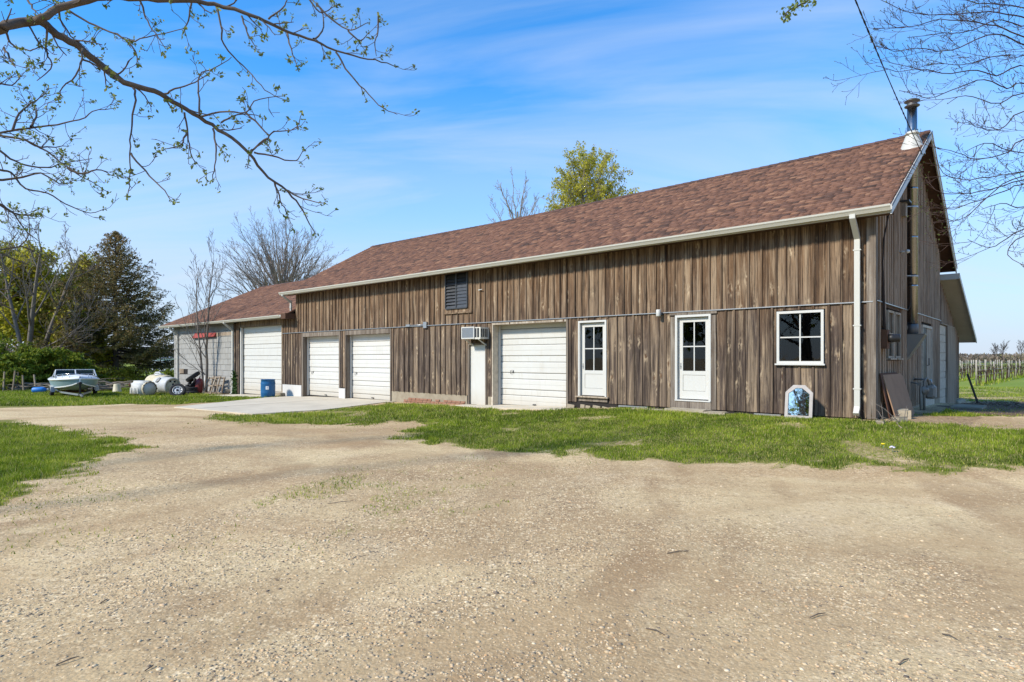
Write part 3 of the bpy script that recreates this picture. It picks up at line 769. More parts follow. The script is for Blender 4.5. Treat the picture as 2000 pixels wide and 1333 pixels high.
L, W = 23.3, 9.1
barn = Thing('barn', 'long weathered brown board-and-batten barn with brown shingle roof and white doors', 'barn', (-L/2, 0, -.07), frame=FR)
EAVE_Y, EAVE_Z, RID_Y, RID_Z, BACK_Y = -.42, 4.22, 4.6, 7.02, 9.75
def ridge_sag(x): return float(np.interp(x, [-24,-19,-15.5,-8,-4,-1,.5], [0,-.045,-.085,-.05,-.03,.01,.035]))
SL = (RID_Z-EAVE_Z)/(RID_Y-EAVE_Y)
def roof_z(y): return EAVE_Z + SL*(y-EAVE_Y) if y <= RID_Y else RID_Z - (RID_Z-4.12)/(BACK_Y-RID_Y)*(y-RID_Y)

# openings on the front: x0, x1, z0, z1
BOARD_BASE = -.05
op_big = (-10.80,-7.85,-.6,2.27); op_g1 = (-22.62,-19.70,-.8,2.16); op_g2 = (-19.20,-16.20,-.8,2.16)
op_wd = (-11.94,-11.12,-.6,1.67); op_f1 = (-7.42,-6.47,.13,2.26); op_f2 = (-4.42,-3.48,.16,2.28)
op_win = (-1.93,-.95,1.08,2.25); op_lou = (-13.06,-11.86,2.78,4.05)
OPEN_F = [op_big, op_g1, op_g2, op_wd, op_f1, op_f2, op_win, op_lou]

# structural wall behind the boards, cut round the openings (keeps the inside dark)
def wall_shell(u0, u1, z0, z1, opens, emit):
    us = sorted(set([u0,u1] + [v for o in opens for v in o[:2] if u0 < v < u1]))
    for a, b in zip(us[:-1], us[1:]):
        zs = [(z0, z1)]
        for o in opens:
            if o[0] < (a+b)/2 < o[1]:
                nz_ = []
                for p, q in zs:
                    if o[2] > p: nz_.append((p, min(q,o[2])))
                    if o[3] < q: nz_.append((max(p,o[3]), q))
                zs = [t for t in nz_ if t[1]-t[0] > .01]
        for p, q in zs: emit(a, b, p, q)
mb = MB()
wall_shell(-L, -.02, -.9, 4.2, OPEN_F, lambda a,b,p,q: mb.box((a,.03,p),(b,.16,q)))
front_wall = barn.part('front_wall', mb, M['dark_void'])

rb = random.Random(3)
def board_wall(u0, u1, z0f, z1f, opens, put_board, put_batten, step=.268, seed=1, batten_every=True):
    r_ = random.Random(seed); u = u0
    cuts = [u0]
    while u < u1-.12:
        u = min(u + step*r_.uniform(.74,1.26), u1)
        if u1-u < .12: u = u1
        cuts.append(u)
    for a, b in zip(cuts[:-1], cuts[1:]):
        edges = sorted(set([a,b] + [e for o in opens for e in o[:2] if a+.03 < e < b-.03]))
        for p, q in zip(edges[:-1], edges[1:]):
            zs = [(z0f((p+q)/2), z1f((p+q)/2))]
            for o in opens:
                if o[0]-.01 < (p+q)/2 < o[1]+.01:
                    n_ = []
                    for s_, t_ in zs:
                        if o[2] > s_: n_.append((s_, min(t_,o[2])))
                        if o[3] < t_: n_.append((max(s_,o[3]), t_))
                    zs = n_
            for s_, t_ in zs:
                if t_-s_ > .05: put_board(p+.004, q-.004, s_, t_)
        # batten over the joint at b
        if b >= u1-.01: continue
        zs = [(z0f(b), z1f(b))]
        for o in opens:
            if o[0]-.03 < b < o[1]+.03:
                n_ = []
                for s_, t_ in zs:
                    if o[2] > s_: n_.append((s_, min(t_,o[2])))
                    if o[3] < t_: n_.append((max(s_,o[3]), t_))
                zs = n_
        for s_, t_ in zs:
            if t_-s_ > .08: put_batten(b, s_, t_)
rj = random.Random(11)
def fb(p, q, s_, t_):
    piece('board','board',front_wall, ((p+q)/2, .012+rj.uniform(-.005,.004), (s_+t_)/2), (q-p, .03, t_-s_))
def ft(b, s_, t_):
    piece('batten','batten',front_wall, (b+rj.uniform(-.006,.006), -.016+rj.uniform(-.005,.003), (s_+t_)/2), (.046, .030, t_-s_-.004), (0, rj.uniform(-.002,.002), 0))
BELT = 2.365
trim_o = [(-13.16,-11.74,2.74,4.2), (-4.56,-3.35,-.05,2.345), (-7.50,-6.40,-.05,2.27), (-1.95,-.93,1.06,2.27)]
solid_o = [op_big, op_g1, op_g2, (-11.97,-11.09,-.6,1.70)] + trim_o
board_wall(-L+.02, -.10, lambda u: BELT+.012, lambda u: 4.17, solid_o, fb, ft, seed=4)
def base_f(u): return BOARD_BASE if u > -16.2 else (-.02)
board_wall(-24.45, -.10, base_f, lambda u: BELT-.012, solid_o, fb, ft, seed=4)
# corner board
piece('corner_board','grey_wood',front_wall, (-.05,-.012,2.07), (.17,.05,4.25))
# belt flashing along the top of the lower boards
board_wall(-24.45, -L+.015, lambda u: BELT+.012, lambda u: 3.07, solid_o, fb, ft, seed=41)
belt = MB(); belt.box((-24.45,-.047,BELT-.011),(-.02,.0,BELT+.011)); barn.part('belt_flashing', belt, M['galv'])

# gable wall (x = 0 plane, faces +x)
gab_op = [(1.12,2.55,1.20,2.26), (5.60,7.30,.02,2.12)]
mb = MB()
wall_shell(.02, W, -.5, 4.0, gab_op, lambda a,b,p,q: mb.box((-.16,a,p),(-.03,b,q)))
mb.prism([(.02,4.002),(W,4.002),(W,roof_z(W)-.22),(RID_Y,RID_Z-.22),(.02,roof_z(.02)-.22)], -.16, -.03, 'x')
gable = barn.part('gable_wall', mb, M['dark_void'])
def gb(p, q, s_, t_): piece('board','gable_board',gable, (-.012+rj.uniform(-.004,.004), (p+q)/2, (s_+t_)/2), (.03, q-p, t_-s_))
def gt(b, s_, t_): piece('batten','gable_batten',gable, (.026, b+rj.uniform(-.005,.005), (s_+t_)/2), (.050, .060, t_-s_-.004))
GB = 2.385
rt = lambda u: roof_z(u)-.16
go = [(1.07,2.60,1.15,2.31), (5.52,7.38,-.06,2.20)]
board_wall(.10, W, lambda u: GB+.012, rt, [], gb, gt, seed=8, step=.25)
board_wall(.10, W, lambda u: -.04, lambda u: GB-.012, go, gb, gt, seed=8, step=.25)
belt = MB(); belt.box((.0,.02,GB-.010),(.058,W,GB+.010)); barn.part('belt_flashing', belt, M['galv'])
piece('corner_board','grey_wood',gable, (.012,.06,2.07), (.05,.13,4.25))
# back and left walls close the volume
mb = MB(); mb.box((-L,W-.13,-1.0),(-.17,W,4.0)); barn.part('back_wall', mb, M['gable_board'])
mb = MB(); mb.prism([(.17,-1.0),(W-.14,-1.0),(W-.14,roof_z(W)-.22),(RID_Y,RID_Z-.26),(.17,roof_z(.17)-.22)], -L, -L+.12, 'x'); barn.part('end_wall', mb, M['board'])

# ---- roof: deck, shingles one by one
RX0, RX1 = -23.85, .36
def roof_deck(x0, x1, ey, ez, ry, rz, by, bz, sagf, th=.07, n=24):
    mb = MB(); xs = np.linspace(x0, x1, n)
    for (ya, za, yb, zb) in ((ey,ez,ry,rz),(ry,rz,by,bz)):
        vs_ = []; fs = []
        for i, x in enumerate(xs):
            s_ = sagf(x)
            ka, kb = (0.15, 1.0) if ya == ey else (1.0, .15)
            vs_ += [(x,ya,za+s_*ka), (x,yb,zb+s_*kb), (x,ya,za+s_*ka-th), (x,yb,zb+s_*kb-th)]
        for i in range(n-1):
            a, b = i*4, (i+1)*4
            fs += [(a,b,b+1,a+1), (a+2,a+3,b+3,b+2), (a,a+2,b+2,b), (a+1,b+1,b+3,a+3)]
        fs += [(0,1,3,2), ((n-1)*4,(n-1)*4+2,(n-1)*4+3,(n-1)*4+1)]
        mb.add(vs_, fs)
    return mb
roof = barn.part('roof', roof_deck(RX0, RX1, EAVE_Y, EAVE_Z-.01, RID_Y, RID_Z-.01, BACK_Y, 4.11, ridge_sag), M['soffit'])

def shingle_list(x0, x1, ey, ez, ry, rz, sagf, seed, expo=.142, xcut=None):
    """rows of laminated tabs on a slope: (x, width, y, z, tint, lift)"""
    r_ = random.Random(seed); out = []
    slope = math.hypot(ry-ey, rz-ez); nrow = int(slope/expo); ex = slope/nrow
    for i in range(nrow):
        f = i/nrow; x = x0 - r_.uniform(0,.3)
        tint = .5
        while x < x1:
            w = r_.choice((.10,.14,.17,.21,.26,.33))*r_.uniform(.9,1.1)
            a, b = max(x,x0), min(x+w,x1)
            tint = min(1,max(0, r_.gauss(.56,.20)))
            if r_.random() < .07: tint = r_.uniform(.05,.25)
            if b-a > .03 and not (xcut and xcut(a, f)):
                out.append((a, b-a, ey+(ry-ey)*f, ez+(rz-ez)*f + sagf((a+b)/2)*(.15+.85*f), min(1,max(0,tint+r_.gauss(0,.05))), r_.choice((0,.004,.008)), f))
            x += w
    return out, ex
def shingle_geom(lst, ex, ey, ez, ry, rz):
    d = np.array([ry-ey, rz-ez]); d = d/np.hypot(*d); nrm = np.array([-d[1], d[0]])
    m = len(lst); A = np.array([l[:6] for l in lst]); x0 = A[:,0]+.002; x1 = A[:,0]+A[:,1]-.002
    V = np.empty((m,8,3))
    lift = A[:,5]
    for k, (xx, s_, h) in enumerate(((x0,-.012,.002),(x1,-.012,.002),(x1,-.012,.020),(x0,-.012,.020),(x0,ex*1.05,.0),(x1,ex*1.05,.0),(x1,ex*1.05,.005),(x0,ex*1.05,.005))):
        hh = h + np.where(h > .003, lift, 0)*(1 if s_ < 0 else .3)
        V[:,k,0] = xx; V[:,k,1] = A[:,2]+d[0]*s_+nrm[0]*hh; V[:,k,2] = A[:,3]+d[1]*s_+nrm[1]*hh
    Fq = np.array([(0,1,2,3),(3,2,6,7),(0,3,7,4),(1,5,6,2)])
    F_ = (Fq[None]+(np.arange(m)*8)[:,None,None]).reshape(-1,4)
    return V.reshape(-1,3), F_, np.repeat(A[:,4],8)
lst, ex = shingle_list(RX0, RX1, EAVE_Y, EAVE_Z, RID_Y, RID_Z, ridge_sag, 21)
lst.sort(key=lambda l: (bw(l[0], l[2], l[3]) - Vector((0,0,CAMZ))).length - l[1]*3)
near, rest = lst[:300], lst[300:]
Vs, Fs, Ts = shingle_geom(rest, ex, EAVE_Y, EAVE_Z, RID_Y, RID_Z)
barn.part('shingle_field', mesh_np('shingle_field', Vs, Fs, [M['shingle']], False, {'tint':Ts}), None, parent=roof, kind='stuff')
for l in near:
    v, f, t = shingle_geom([l], ex, EAVE_Y, EAVE_Z, RID_Y, RID_Z); c = v.mean(0)
    link('shingle', mesh_np('shingle', v-c, f, [M['shingle']], False, {'tint':t}), roof, tuple(c))
# back slope shingles and the ridge caps
lb, exb = shingle_list(RX0, RX1, BACK_Y, 4.12, RID_Y, RID_Z, ridge_sag, 23, expo=.3)
d = np.array([RID_Y-BACK_Y, RID_Z-4.12]); 
def flip_geom(lst, ex, ey, ez, ry, rz):
    v, f, t = shingle_geom([(l[0],l[1],-l[2],l[3],l[4],l[5],l[6]) for l in lst], ex, -ey, ez, -ry, rz); v[:,1] *= -1
    return v, f[:, ::-1], t
Vs, Fs, Ts = flip_geom(lb, exb, BACK_Y, 4.12, RID_Y, RID_Z)
barn.part('back_shingle_field', mesh_np('back_shingle_field', Vs, Fs, [M['shingle']], False, {'tint':Ts}), None, parent=roof, kind='stuff')
capm = []
def ridge_caps(parent, x0, x1, ry, rz, sagf, sl, owner):
    x = x0; V = []; F_ = []; T_ = []; k = 0
    while x < x1-.01:
        b = min(x+.30, x1); za, zb = rz+sagf(x), rz+sagf(b); t = random.uniform(.1,.6)
        for (xx, z_, h) in ((x,za,.030),(b,zb,.018)):
            V += [(xx, ry-.16, z_-.16*sl+h), (xx, ry, z_+h+.012), (xx, ry+.16, z_-.16*sl+h)]
        F_ += [(k,k+3,k+4,k+1),(k+1,k+4,k+5,k+2)]; T_ += [t]*6; k += 6; x = b-.02 if b < x1 else b
    owner.part('ridge_cap', mesh_np('ridge_cap', V, F_, [M['shingle']], False, {'tint':T_}), None, parent=parent)
ridge_caps(roof, RX0, RX1, RID_Y, RID_Z, ridge_sag, SL, barn)

# rake trim at the right-hand gable: white fascia boards with a dark drip edge
def rake(x0, x1, ya, za, yb, zb, h, mat, name, owner, drop=.02):
    mb = MB(); mb.prism([(ya,za-drop),(yb,zb-drop),(yb,zb-drop-h),(ya,za-drop-h)], x0, x1, 'x')
    return owner.part(name, mb, M[mat])
s1 = ridge_sag(.3)
rake(RX1, RX1+.03, EAVE_Y-.02, EAVE_Z, RID_Y, RID_Z+s1, .17, 'white', 'rake_board', barn)
rake(RX1, RX1+.03, RID_Y+.001, RID_Z+s1, BACK_Y, 4.13, .19, 'cream', 'rake_board', barn)
rake(RX1+.031, RX1+.045, RID_Y+.001, RID_Z+s1+.02, BACK_Y+.02, 4.15, .07, 'downspout', 'drip_edge', barn)
rake(RX1+.031, RX1+.045, EAVE_Y-.03, EAVE_Z+.02, RID_Y, RID_Z+s1+.02, .04, 'black_metal', 'drip_edge', barn)
rake(RX0-.03, RX0, EAVE_Y-.02, EAVE_Z, RID_Y, RID_Z, .15, 'soffit', 'rake_board', barn)
mb = MB(); mb.box((RX0,EAVE_Y+.02,EAVE_Z-.13),(RX1,-.05,EAVE_Z-.10)); barn.part('soffit', mb, M['soffit'])
mb = MB(); mb.box((RX0,EAVE_Y-.012,EAVE_Z-.16),(RX1-.002,EAVE_Y+.018,EAVE_Z-.035)); barn.part('fascia', mb, M['cream'])
mb = MB(); mb.box((RX0,BACK_Y-.01,3.98),(RX1,BACK_Y+.03,4.06)); barn.part('fascia', mb, M['soffit'])
def gutter(x0, x1, y, z, owner, wob=None):
    """K-style gutter: profile swept along x"""
    prof = [(0,0),(0,-.125),(-.075,-.125),(-.085,-.105),(-.105,-.07),(-.125,-.045),(-.128,-.008),(-.118,-.008),(-.112,-.04),(-.07,-.11),(-.008,-.115),(-.008,0)]
    mb = MB(); n = 24; vs_ = []; fs = []; k = len(prof)
    for i in range(n+1):
        x = x0+(x1-x0)*i/n; s_ = wob(x) if wob else 0
        vs_ += [(x, y+a, z+b+s_) for a, b in prof]
    for i in range(n):
        for j in range(k): fs.append((i*k+j, i*k+(j+1)%k, (i+1)*k+(j+1)%k, (i+1)*k+j))
    fs += [tuple(range(k)), tuple(range(n*k+k-1, n*k-1, -1))]
    mb.add(vs_, fs); return owner.part('gutter', mb, M['cream'])
gutter(RX0+.02, RX1+.02, EAVE_Y-.013, EAVE_Z-.008, barn, lambda x: ridge_sag(x)*.3)
def downspout(owner, x, ytop, ztop, ywall, zbot, w=.085, d=.065, kick=0, drop=.42, mat='downspout'):
    mb = MB(); z1 = ztop-.06; z2 = ztop-drop
    path = [(x,ytop,ztop),(x,ytop,z1),(x,ywall,z2),(x,ywall,zbot+.14),(x,ywall-kick*.5,zbot+.05),(x,ywall-kick,zbot)]
    for a, b in zip(path[:-1], path[1:]):
        if (Vector(a)-Vector(b)).length < 1e-4: continue
        dd = (Vector(b)-Vector(a)).normalized()*.012
        mb.bar(Vector(a)-dd, Vector(b)+dd, w, d, up=(0,1,0))
    o = owner.part('downspout', mb, M[mat])
    for zz in (z2-.25, (z2+zbot)/2, zbot+.5):
        s_ = MB(); s_.box((x-w/2-.02,ywall-d/2-.006,zz),(x+w/2+.02,ywall+d/2+.02,zz+.025)); owner.part('strap', s_, M[mat], parent=o)
    return o
downspout(barn, -.29, -.50, 4.10, -.105, .05, kick=.10, w=.105, d=.075)
downspout(barn, -23.55, -.50, 4.10, -.10, 3.33, kick=0, w=.08, d=.07, drop=.34)

# ---- doors and windows
def garage_door(op, y, name_label, rows, owner, floor, hand=None, mat='steel_door'):
    x0, x1, _, z1 = op; z0 = floor
    base = MB(); base.box((x0-.06,y+.050,z0),(x1+.06,y+.07,z1+.08))
    door = owner.part('garage_door', base, M['dark_void'], label=name_label)
    hgt = z1+.05-z0; tot = sum(rows); z = z0
    for k, rr in enumerate(rows):
        h = hgt*rr/tot
        p = MB(); g = .006
        # a pressed steel section: flat field between two rolled edges
        prof = [(0,z+g),(-.004,z+g),(-.022,z+.03),(-.022,z+h*.48),(-.012,z+h*.50),(-.022,z+h*.52),(-.022,z+h-.028),(-.004,z+h-g),(0,z+h-g)]
        if rr < 1.2: prof = [(0,z+g),(-.002,z+g),(-.010,z+.02),(-.010,z+h-.02),(-.002,z+h-g),(0,z+h-g)]
        p.prism([(y+.045+a,b) for a,b in prof], x0-.05, x1+.05, 'x')
        owner.part('panel', p, M[mat], parent=door); z += h
    if hand:
        hx, hz = hand; q = MB(); q.tube([(hx,y+.02,hz+.05),(hx,y-.02,hz+.05),(hx,y-.02,hz-.05),(hx,y+.02,hz-.05)], .008, 6); q.box((hx+.06,y+.008,hz-.02),(hx+.10,y+.022,hz+.06))
        owner.part('handle', q, M['black'], parent=door)
        q = MB(); q.box(((x0+x1)/2-.05,y-.03,z0+.05),((x0+x1)/2+.05,y+.02,z0+.08)); owner.part('lift_handle', q, M['black'], parent=door)
    s_ = MB(); s_.box((x0,y+.01,z0-.03),(x1,y+.06,z0+.015)); owner.part('rubber_seal', s_, M['rubber'], parent=door)
    return door
rows7 = [1.0,1.75]*5
garage_door(op_big, .30, 'wide white ribbed overhead door nearest the glazed doors', [1.75,1.0,1.75,1.0,1.85,1.0,1.85,1.0,1.7,1.0], barn, -.315, (-10.3,.75))
garage_door(op_g2, .24, None, [1.0,1.75]*5, barn, -.455, (-18.9,.55))
garage_door(op_g1, .24, None, [1.0,1.75]*5, barn, -.475, (-22.3,.55))
def surround(op, y1, side, top, zb, owner, mats=('grey_wood','grey_wood','grey_wood'), reveal=True):
    """jamb boards on the wall and the linings of the recess"""
    x0, x1, _, z1 = op
    for xs, m_ in ((x0,mats[0]),(x1,mats[1])):
        s_ = 1 if xs == x0 else -1
        mb = MB(); mb.box((xs-s_*side,-.030,zb),(xs+s_*.004,.028,z1+top)); owner.part('jamb', mb, M[m_])
        if reveal:
            mb = MB(); mb.box((xs-s_*.03,.029,zb),(xs+s_*.008,y1+.04,z1)); owner.part('jamb_lining', mb, M[m_ if s_ > 0 else mats[1]])
    mb = MB(); mb.box((x0+.005,-.034,z1-.002),(x1-.005,.030,z1+top)); owner.part('header', mb, M[mats[2]])
    mb = MB(); mb.box((x0,.031,z1-.012),(x1,y1+.04,z1+.02)); owner.part('header_lining', mb, M[mats[2]])
surround(op_g1, .24, .09, .17, -.5, barn); surround(op_g2, .24, .05, .17, -.5, barn)
surround(op_big, .30, .06, .06, -.36, barn, ('old_white','grey_wood','pale_wood'))
# thin white stops beside the doors
for o_, y_ in ((op_g1,.24),(op_g2,.24),(op_big,.30)):
    mb = MB(); mb.box((o_[0]+.009,y_-.06,-.48 if o_ is not op_big else -.33),(o_[0]+.05,y_+.0,o_[3]-.013)); barn.part('door_stop', mb, M['white'])
# white painted plinths by the left doors
for a, b, zt, zb in ((-24.42,-22.72,-.03,-.62), (-19.68,-19.22,-.06,-.56)):
    mb = MB(); mb.box((a,-.05,zb),(b,.03,zt)); barn.part('plinth_panel', mb, M['white_flat'])
# foundation, low concrete wall and brick between the doors
mb = MB(); mb.box((-16.15,.005,-.75),(-12.02,.029,BOARD_BASE+.02)); mb.box((-11.05,.004,-.6),(-10.88,.029,BOARD_BASE+.02)); found = barn.part('foundation', mb, M['foundation'])
rbk = random.Random(9)
for row in range(3):
    z = -.44+.075*row; x = -15.3 - .11*(row%2) + row*.15
    while x < -12.3+.1*row:
        if rbk.random() < .93: piece('brick','brick',found, (x,-.004+rbk.uniform(-.006,.006),z), (.20,.05,.062))
        x += .215
mb = MB(); mb.box((-7.8,.02,-.7),(-.05,.028,BOARD_BASE-.004)); barn.part('foundation', mb, M['dark_void'])
mb = MB(); mb.box((-24.4,.032,-.9),(-23.3,.12,3.1)); barn.part('wall_return', mb, M['dark_void'])
piece('corner_board','board',front_wall,(-24.50,-.01,1.2),(.10,.05,3.75))
for x0_, x1_ in ((-6.1,-5.2),(-2.45,-1.85)):
    mb = MB()
    for a, b, c, d_ in ((x0_,x1_,-.115,-.075),(x0_,x0_+.04,-.30,-.116),(x1_-.04,x1_,-.30,-.116)): mb.box((a,-.015,c),(b,.018,d_))
    barn.part('cellar_window_frame', mb, M['galv'])
mb = MB()
for k in range(6): u_ = -7.6+k*.27+rj.uniform(-.1,.1); h_ = rj.uniform(.05,.13); mb.bar((u_,-.02,-.30),(u_+rj.uniform(-.04,.04),.0,-.22+h_),rj.uniform(.14,.26),.09,up=(0,1,0))
barn.part('foundation_stone', mb, M['foundation'])

# plain white door under the air conditioner
mb = MB(); mb.box((-11.90,.05,-.335),(-11.15,.09,1.64)); dr = barn.part('door', mb, M['steel_door'], label='plain flat white door under the air conditioner')
for zz in (.2,.55,1.35):
    mb = MB(); mb.tube([(-11.165,.035,zz-.04),(-11.165,.035,zz+.04)], .012, 6); barn.part('hinge', mb, M['black'], parent=dr)
for xs in ((-11.96,-11.90),(-11.15,-11.09)):
    mb = MB(); mb.box((xs[0],-.02,-.34),(xs[1],.06,1.69)); barn.part('jamb', mb, M['grey_wood'])
mb = MB(); mb.box((-11.899,-.018,1.645),(-11.151,.06,1.69)); barn.part('header', mb, M['grey_wood'])
mb = MB(); mb.box((-12.0,-.12,-.40),(-11.05,.06,-.336)); barn.part('door_sill', mb, M['foundation'])

def bars(mb, x0, x1, z0, z1, y0, y1, w):
    """frame of four bars between given outer limits"""
    mb.box((x0,y0,z0),(x0+w,y1,z1)); mb.box((x1-w,y0,z0),(x1,y1,z1)); mb.box((x0+w,y0,z0),(x1-w,y1,z0+w)); mb.box((x0+w,y0,z1-w),(x1-w,y1,z1))
def panes(owner, parent, x0, x1, z0, z1, y, nx_, nz_, bar=.028):
    w = (x1-x0-bar*(nx_-1))/nx_; h = (z1-z0-bar*(nz_-1))/nz_
    m_ = MB()
    for i in range(1,nx_): m_.box((x0+i*(w+bar)-bar,y-.012,z0),(x0+i*(w+bar),y+.016,z1))
    for j in range(1,nz_):
        for i in range(nx_): m_.box((x0+i*(w+bar)+.0005,y-.011,z0+j*(h+bar)-bar),(x0+i*(w+bar)+w-.0005,y+.015,z0+j*(h+bar)))
    owner.part('muntin', m_, M['white'], parent=parent)
    for i in range(nx_):
        for j in range(nz_):
            a, b = x0+i*(w+bar), z0+j*(h+bar); p = MB()
            p.add([(a-.004,y,b-.004),(a+w+.004,y,b-.004),(a+w+.004,y,b+h+.004),(a-.004,y,b+h+.004)], [(0,1,2,3)])
            owner.part('pane', p, M['glass'], parent=parent)
def french_door(op, owner, label):
    x0, x1, z0, z1 = op
    fr = MB(); w = .055
    fr.box((x0,-.045,z0),(x0+w,.10,z1)); fr.box((x1-w,-.045,z0),(x1,.10,z1)); fr.box((x0+w+.0005,-.045,z1-w),(x1-w-.0005,.10,z1))
    door = owner.part('glazed_door', fr, M['white'], label=label)
    a, b, c, d_ = x0+w+.012, x1-w-.012, z0+.02, z1-w-.012; st = .105; y = .045
    leaf = MB(); leaf.box((a,y,c),(a+st,y+.04,d_)); leaf.box((b-st,y,c),(b,y+.04,d_)); leaf.box((a+st,y,d_-.11),(b-st,y+.04,d_))
    mid = c+(d_-c)*.345
    leaf.box((a+st,y,mid-.10),(b-st,y+.04,mid)); leaf.box((a+st,y,c),(b-st,y+.04,c+.20))
    lf = owner.part('door_leaf', leaf, M['white'], parent=door)
    pn = MB(); pn.box((a+st+.006,y+.010,c+.206),(b-st-.006,y+.03,mid-.106)); owner.part('door_panel', pn, M['white'], parent=door)
    panes(owner, door, a+st, b-st, mid, d_-.11, y+.02, 2, 2)
    h_ = MB(); h_.tube([(a+.05,y-.03,c+.82),(a+.05,y+.01,c+.82)], .014, 8); h_.box((a+.035,y-.004,c+.74),(a+.065,y+.002,c+.9)); owner.part('handle', h_, M['galv'], parent=door)
    return door
french_door(op_f1, barn, 'narrow glazed white door beside the wide overhead door')
mb = MB(); mb.box((-7.50,-.085,.09),(-6.40,.03,.128)); barn.part('door_sill', mb, M['pale_wood'])
mb = MB(); mb.box((-7.42,-.012,-.02),(-6.46,.02,.088)); barn.part('kick_board', mb, M['grey_wood'])
for a, b in ((-7.495,-7.424),(-6.466,-6.405)):
    mb = MB(); mb.box((a,-.022,.13),(b,.03,2.265)); barn.part('jamb', mb, M['board'])
french_door(op_f2, barn, 'glazed white door in grey wood casing near the window')
for a, b in ((-4.55,-4.424),(-3.476,-3.355)):
    mb = MB(); mb.box((a,-.028,-.05),(b,.03,2.25)); barn.part('casing', mb, M['grey_wood'])
mb = MB(); mb.box((-4.58,-.034,2.285),(-3.33,.03,2.345)); barn.part('casing', mb, M['grey_wood'])
mb = MB(); mb.box((-4.42,-.04,-.06),(-3.48,.03,.125)); barn.part('kick_board', mb, M['grey_wood'])
mb = MB(); mb.box((-4.42,-.06,.127),(-3.48,.06,.158)); barn.part('door_sill', mb, M['white'])

fr = MB(); bars(fr, -1.93,-.95,1.08,2.25,-.05,.09,.055); wd = barn.part('window', fr, M['white'], label='square four-pane white window nearest the barn corner')
mb = MB(); mb.box((-1.96,-.085,1.045),(-.92,.0,1.079)); barn.part('window_sill', mb, M['white'], parent=wd)
panes(barn, wd, -1.874,-1.006,1.136,2.194,.0,2,2)

# louvred vent under the eave, in its brown casing
for a, b, c, d_ in ((-11.93,-11.76,2.76,4.16),(-13.15,-13.05,2.90,4.16),(-13.15,-11.931,2.76,2.899)):
    mb = MB(); mb.box((a,-.03,c),(b,.03,d_)); barn.part('casing', mb, M['board'])
mb = MB(); mb.box((-13.14,-.06,2.72),(-11.75,.0,2.755)); barn.part('casing_sill', mb, M['board'])
fr = MB(); fr.box((-13.05,-.075,2.90),(-13.01,.03,4.10)); fr.box((-11.97,-.075,2.90),(-11.93,.03,4.10)); fr.box((-12.51,-.075,2.90),(-12.46,.03,4.10)); fr.box((-13.009,-.074,2.88),(-11.971,.03,2.92))
fr.box((-13.009,.03,2.9),(-11.971,.05,4.1))
lv = barn.part('louvre_vent', fr, M['black_metal'], label='black louvred vent high under the eave')
for k in range(10):
    z = 2.97+.112*k
    for a, b, t_ in ((-13.005,-12.515,.055), (-12.455,-11.975,.022 if k < 7 else .05)):
        sl = MB(); sl.add([(a,-.066,z-.05+.0),(b,-.066,z-.05),(b,-.066+t_,z+.05),(a,-.066+t_,z+.05),(a,-.058,z-.055),(b,-.058,z-.055),(b,-.058+t_,z+.045),(a,-.058+t_,z+.045)],
            [(0,1,2,3),(7,6,5,4),(0,4,5,1),(2,6,7,3),(0,3,7,4),(1,5,6,2)])
        barn.part('slat', sl, M['black_metal'], parent=lv)

# gable side openings
fr = MB()
def gbars(mb, y0, y1, z0, z1, x0, x1, w):
    mb.box((x0,y0,z0),(x1,y0+w,z1)); mb.box((x0,y1-w,z0),(x1,y1,z1)); mb.box((x0,y0+w,z0),(x1,y1-w,z0+w)); mb.box((x0,y0+w,z1-w),(x1,y1-w,z1))
def gpane(owner, parent, y0, y1, z0, z1, x, mat='glass'):
    p = MB(); p.add([(x,y0,z0),(x,y1,z0),(x,y1,z1),(x,y0,z1)], [(0,1,2,3)]); owner.part('pane', p, M[mat], parent=parent)
for y0, y1 in ((1.12,1.74),(1.92,2.55)):
    fr = MB(); gbars(fr, y0,y1,1.20,2.26,-.05,.05,.05); fr.box((-.02,y0+.05,1.71),(.045,y1-.05,1.76)); fr.box((-.02,(y0+y1)/2-.012,1.762),(.03,(y0+y1)/2+.012,2.209))
    wv = barn.part('sash_window', fr, M['pale_wood']); gpane(barn, wv, y0+.05,y1-.05,1.25,2.21,.0)
    mb = MB(); mb.box((-.02,y0-.04,1.165),(.10,y1+.04,1.199)); barn.part('window_sill', mb, M['pale_wood'], parent=wv)
mb = MB(); mb.box((-.04,1.742,1.20),(.03,1.918,2.26)); barn.part('mullion', mb, M['pale_wood'])
fr = MB(); gbars(fr, 5.60,7.30,.02,2.12,-.05,.055,.07); sd = barn.part('side_door', fr, M['old_white'], label='screened side door with worn white frame in the gable wall')
mb = MB(); mb.box((-.03,5.671,.10),(.028,6.35,2.049)); barn.part('screen', mb, M['screen'], parent=sd)
mb = MB(); mb.box((-.03,6.351,.10),(.040,6.44,2.049)); mb.box((-.035,6.441,.10),(.03,7.229,2.049)); barn.part('door_leaf', mb, M['pale_wood'], parent=sd)
mb = MB(); mb.tube([(.04,6.40,1.0),(.09,6.40,1.0),(.09,6.40,1.2)], .014, 6); barn.part('handle', mb, M['black'], parent=sd)
mb = MB(); mb.box((-.02,5.55,-.20),(.09,7.4,.018)); barn.part('door_sill', mb, M['old_white'])
mb = MB(); mb.box((-.03,.0,-.6),(.02,W,-.042)); barn.part('foundation', mb, M['foundation'])

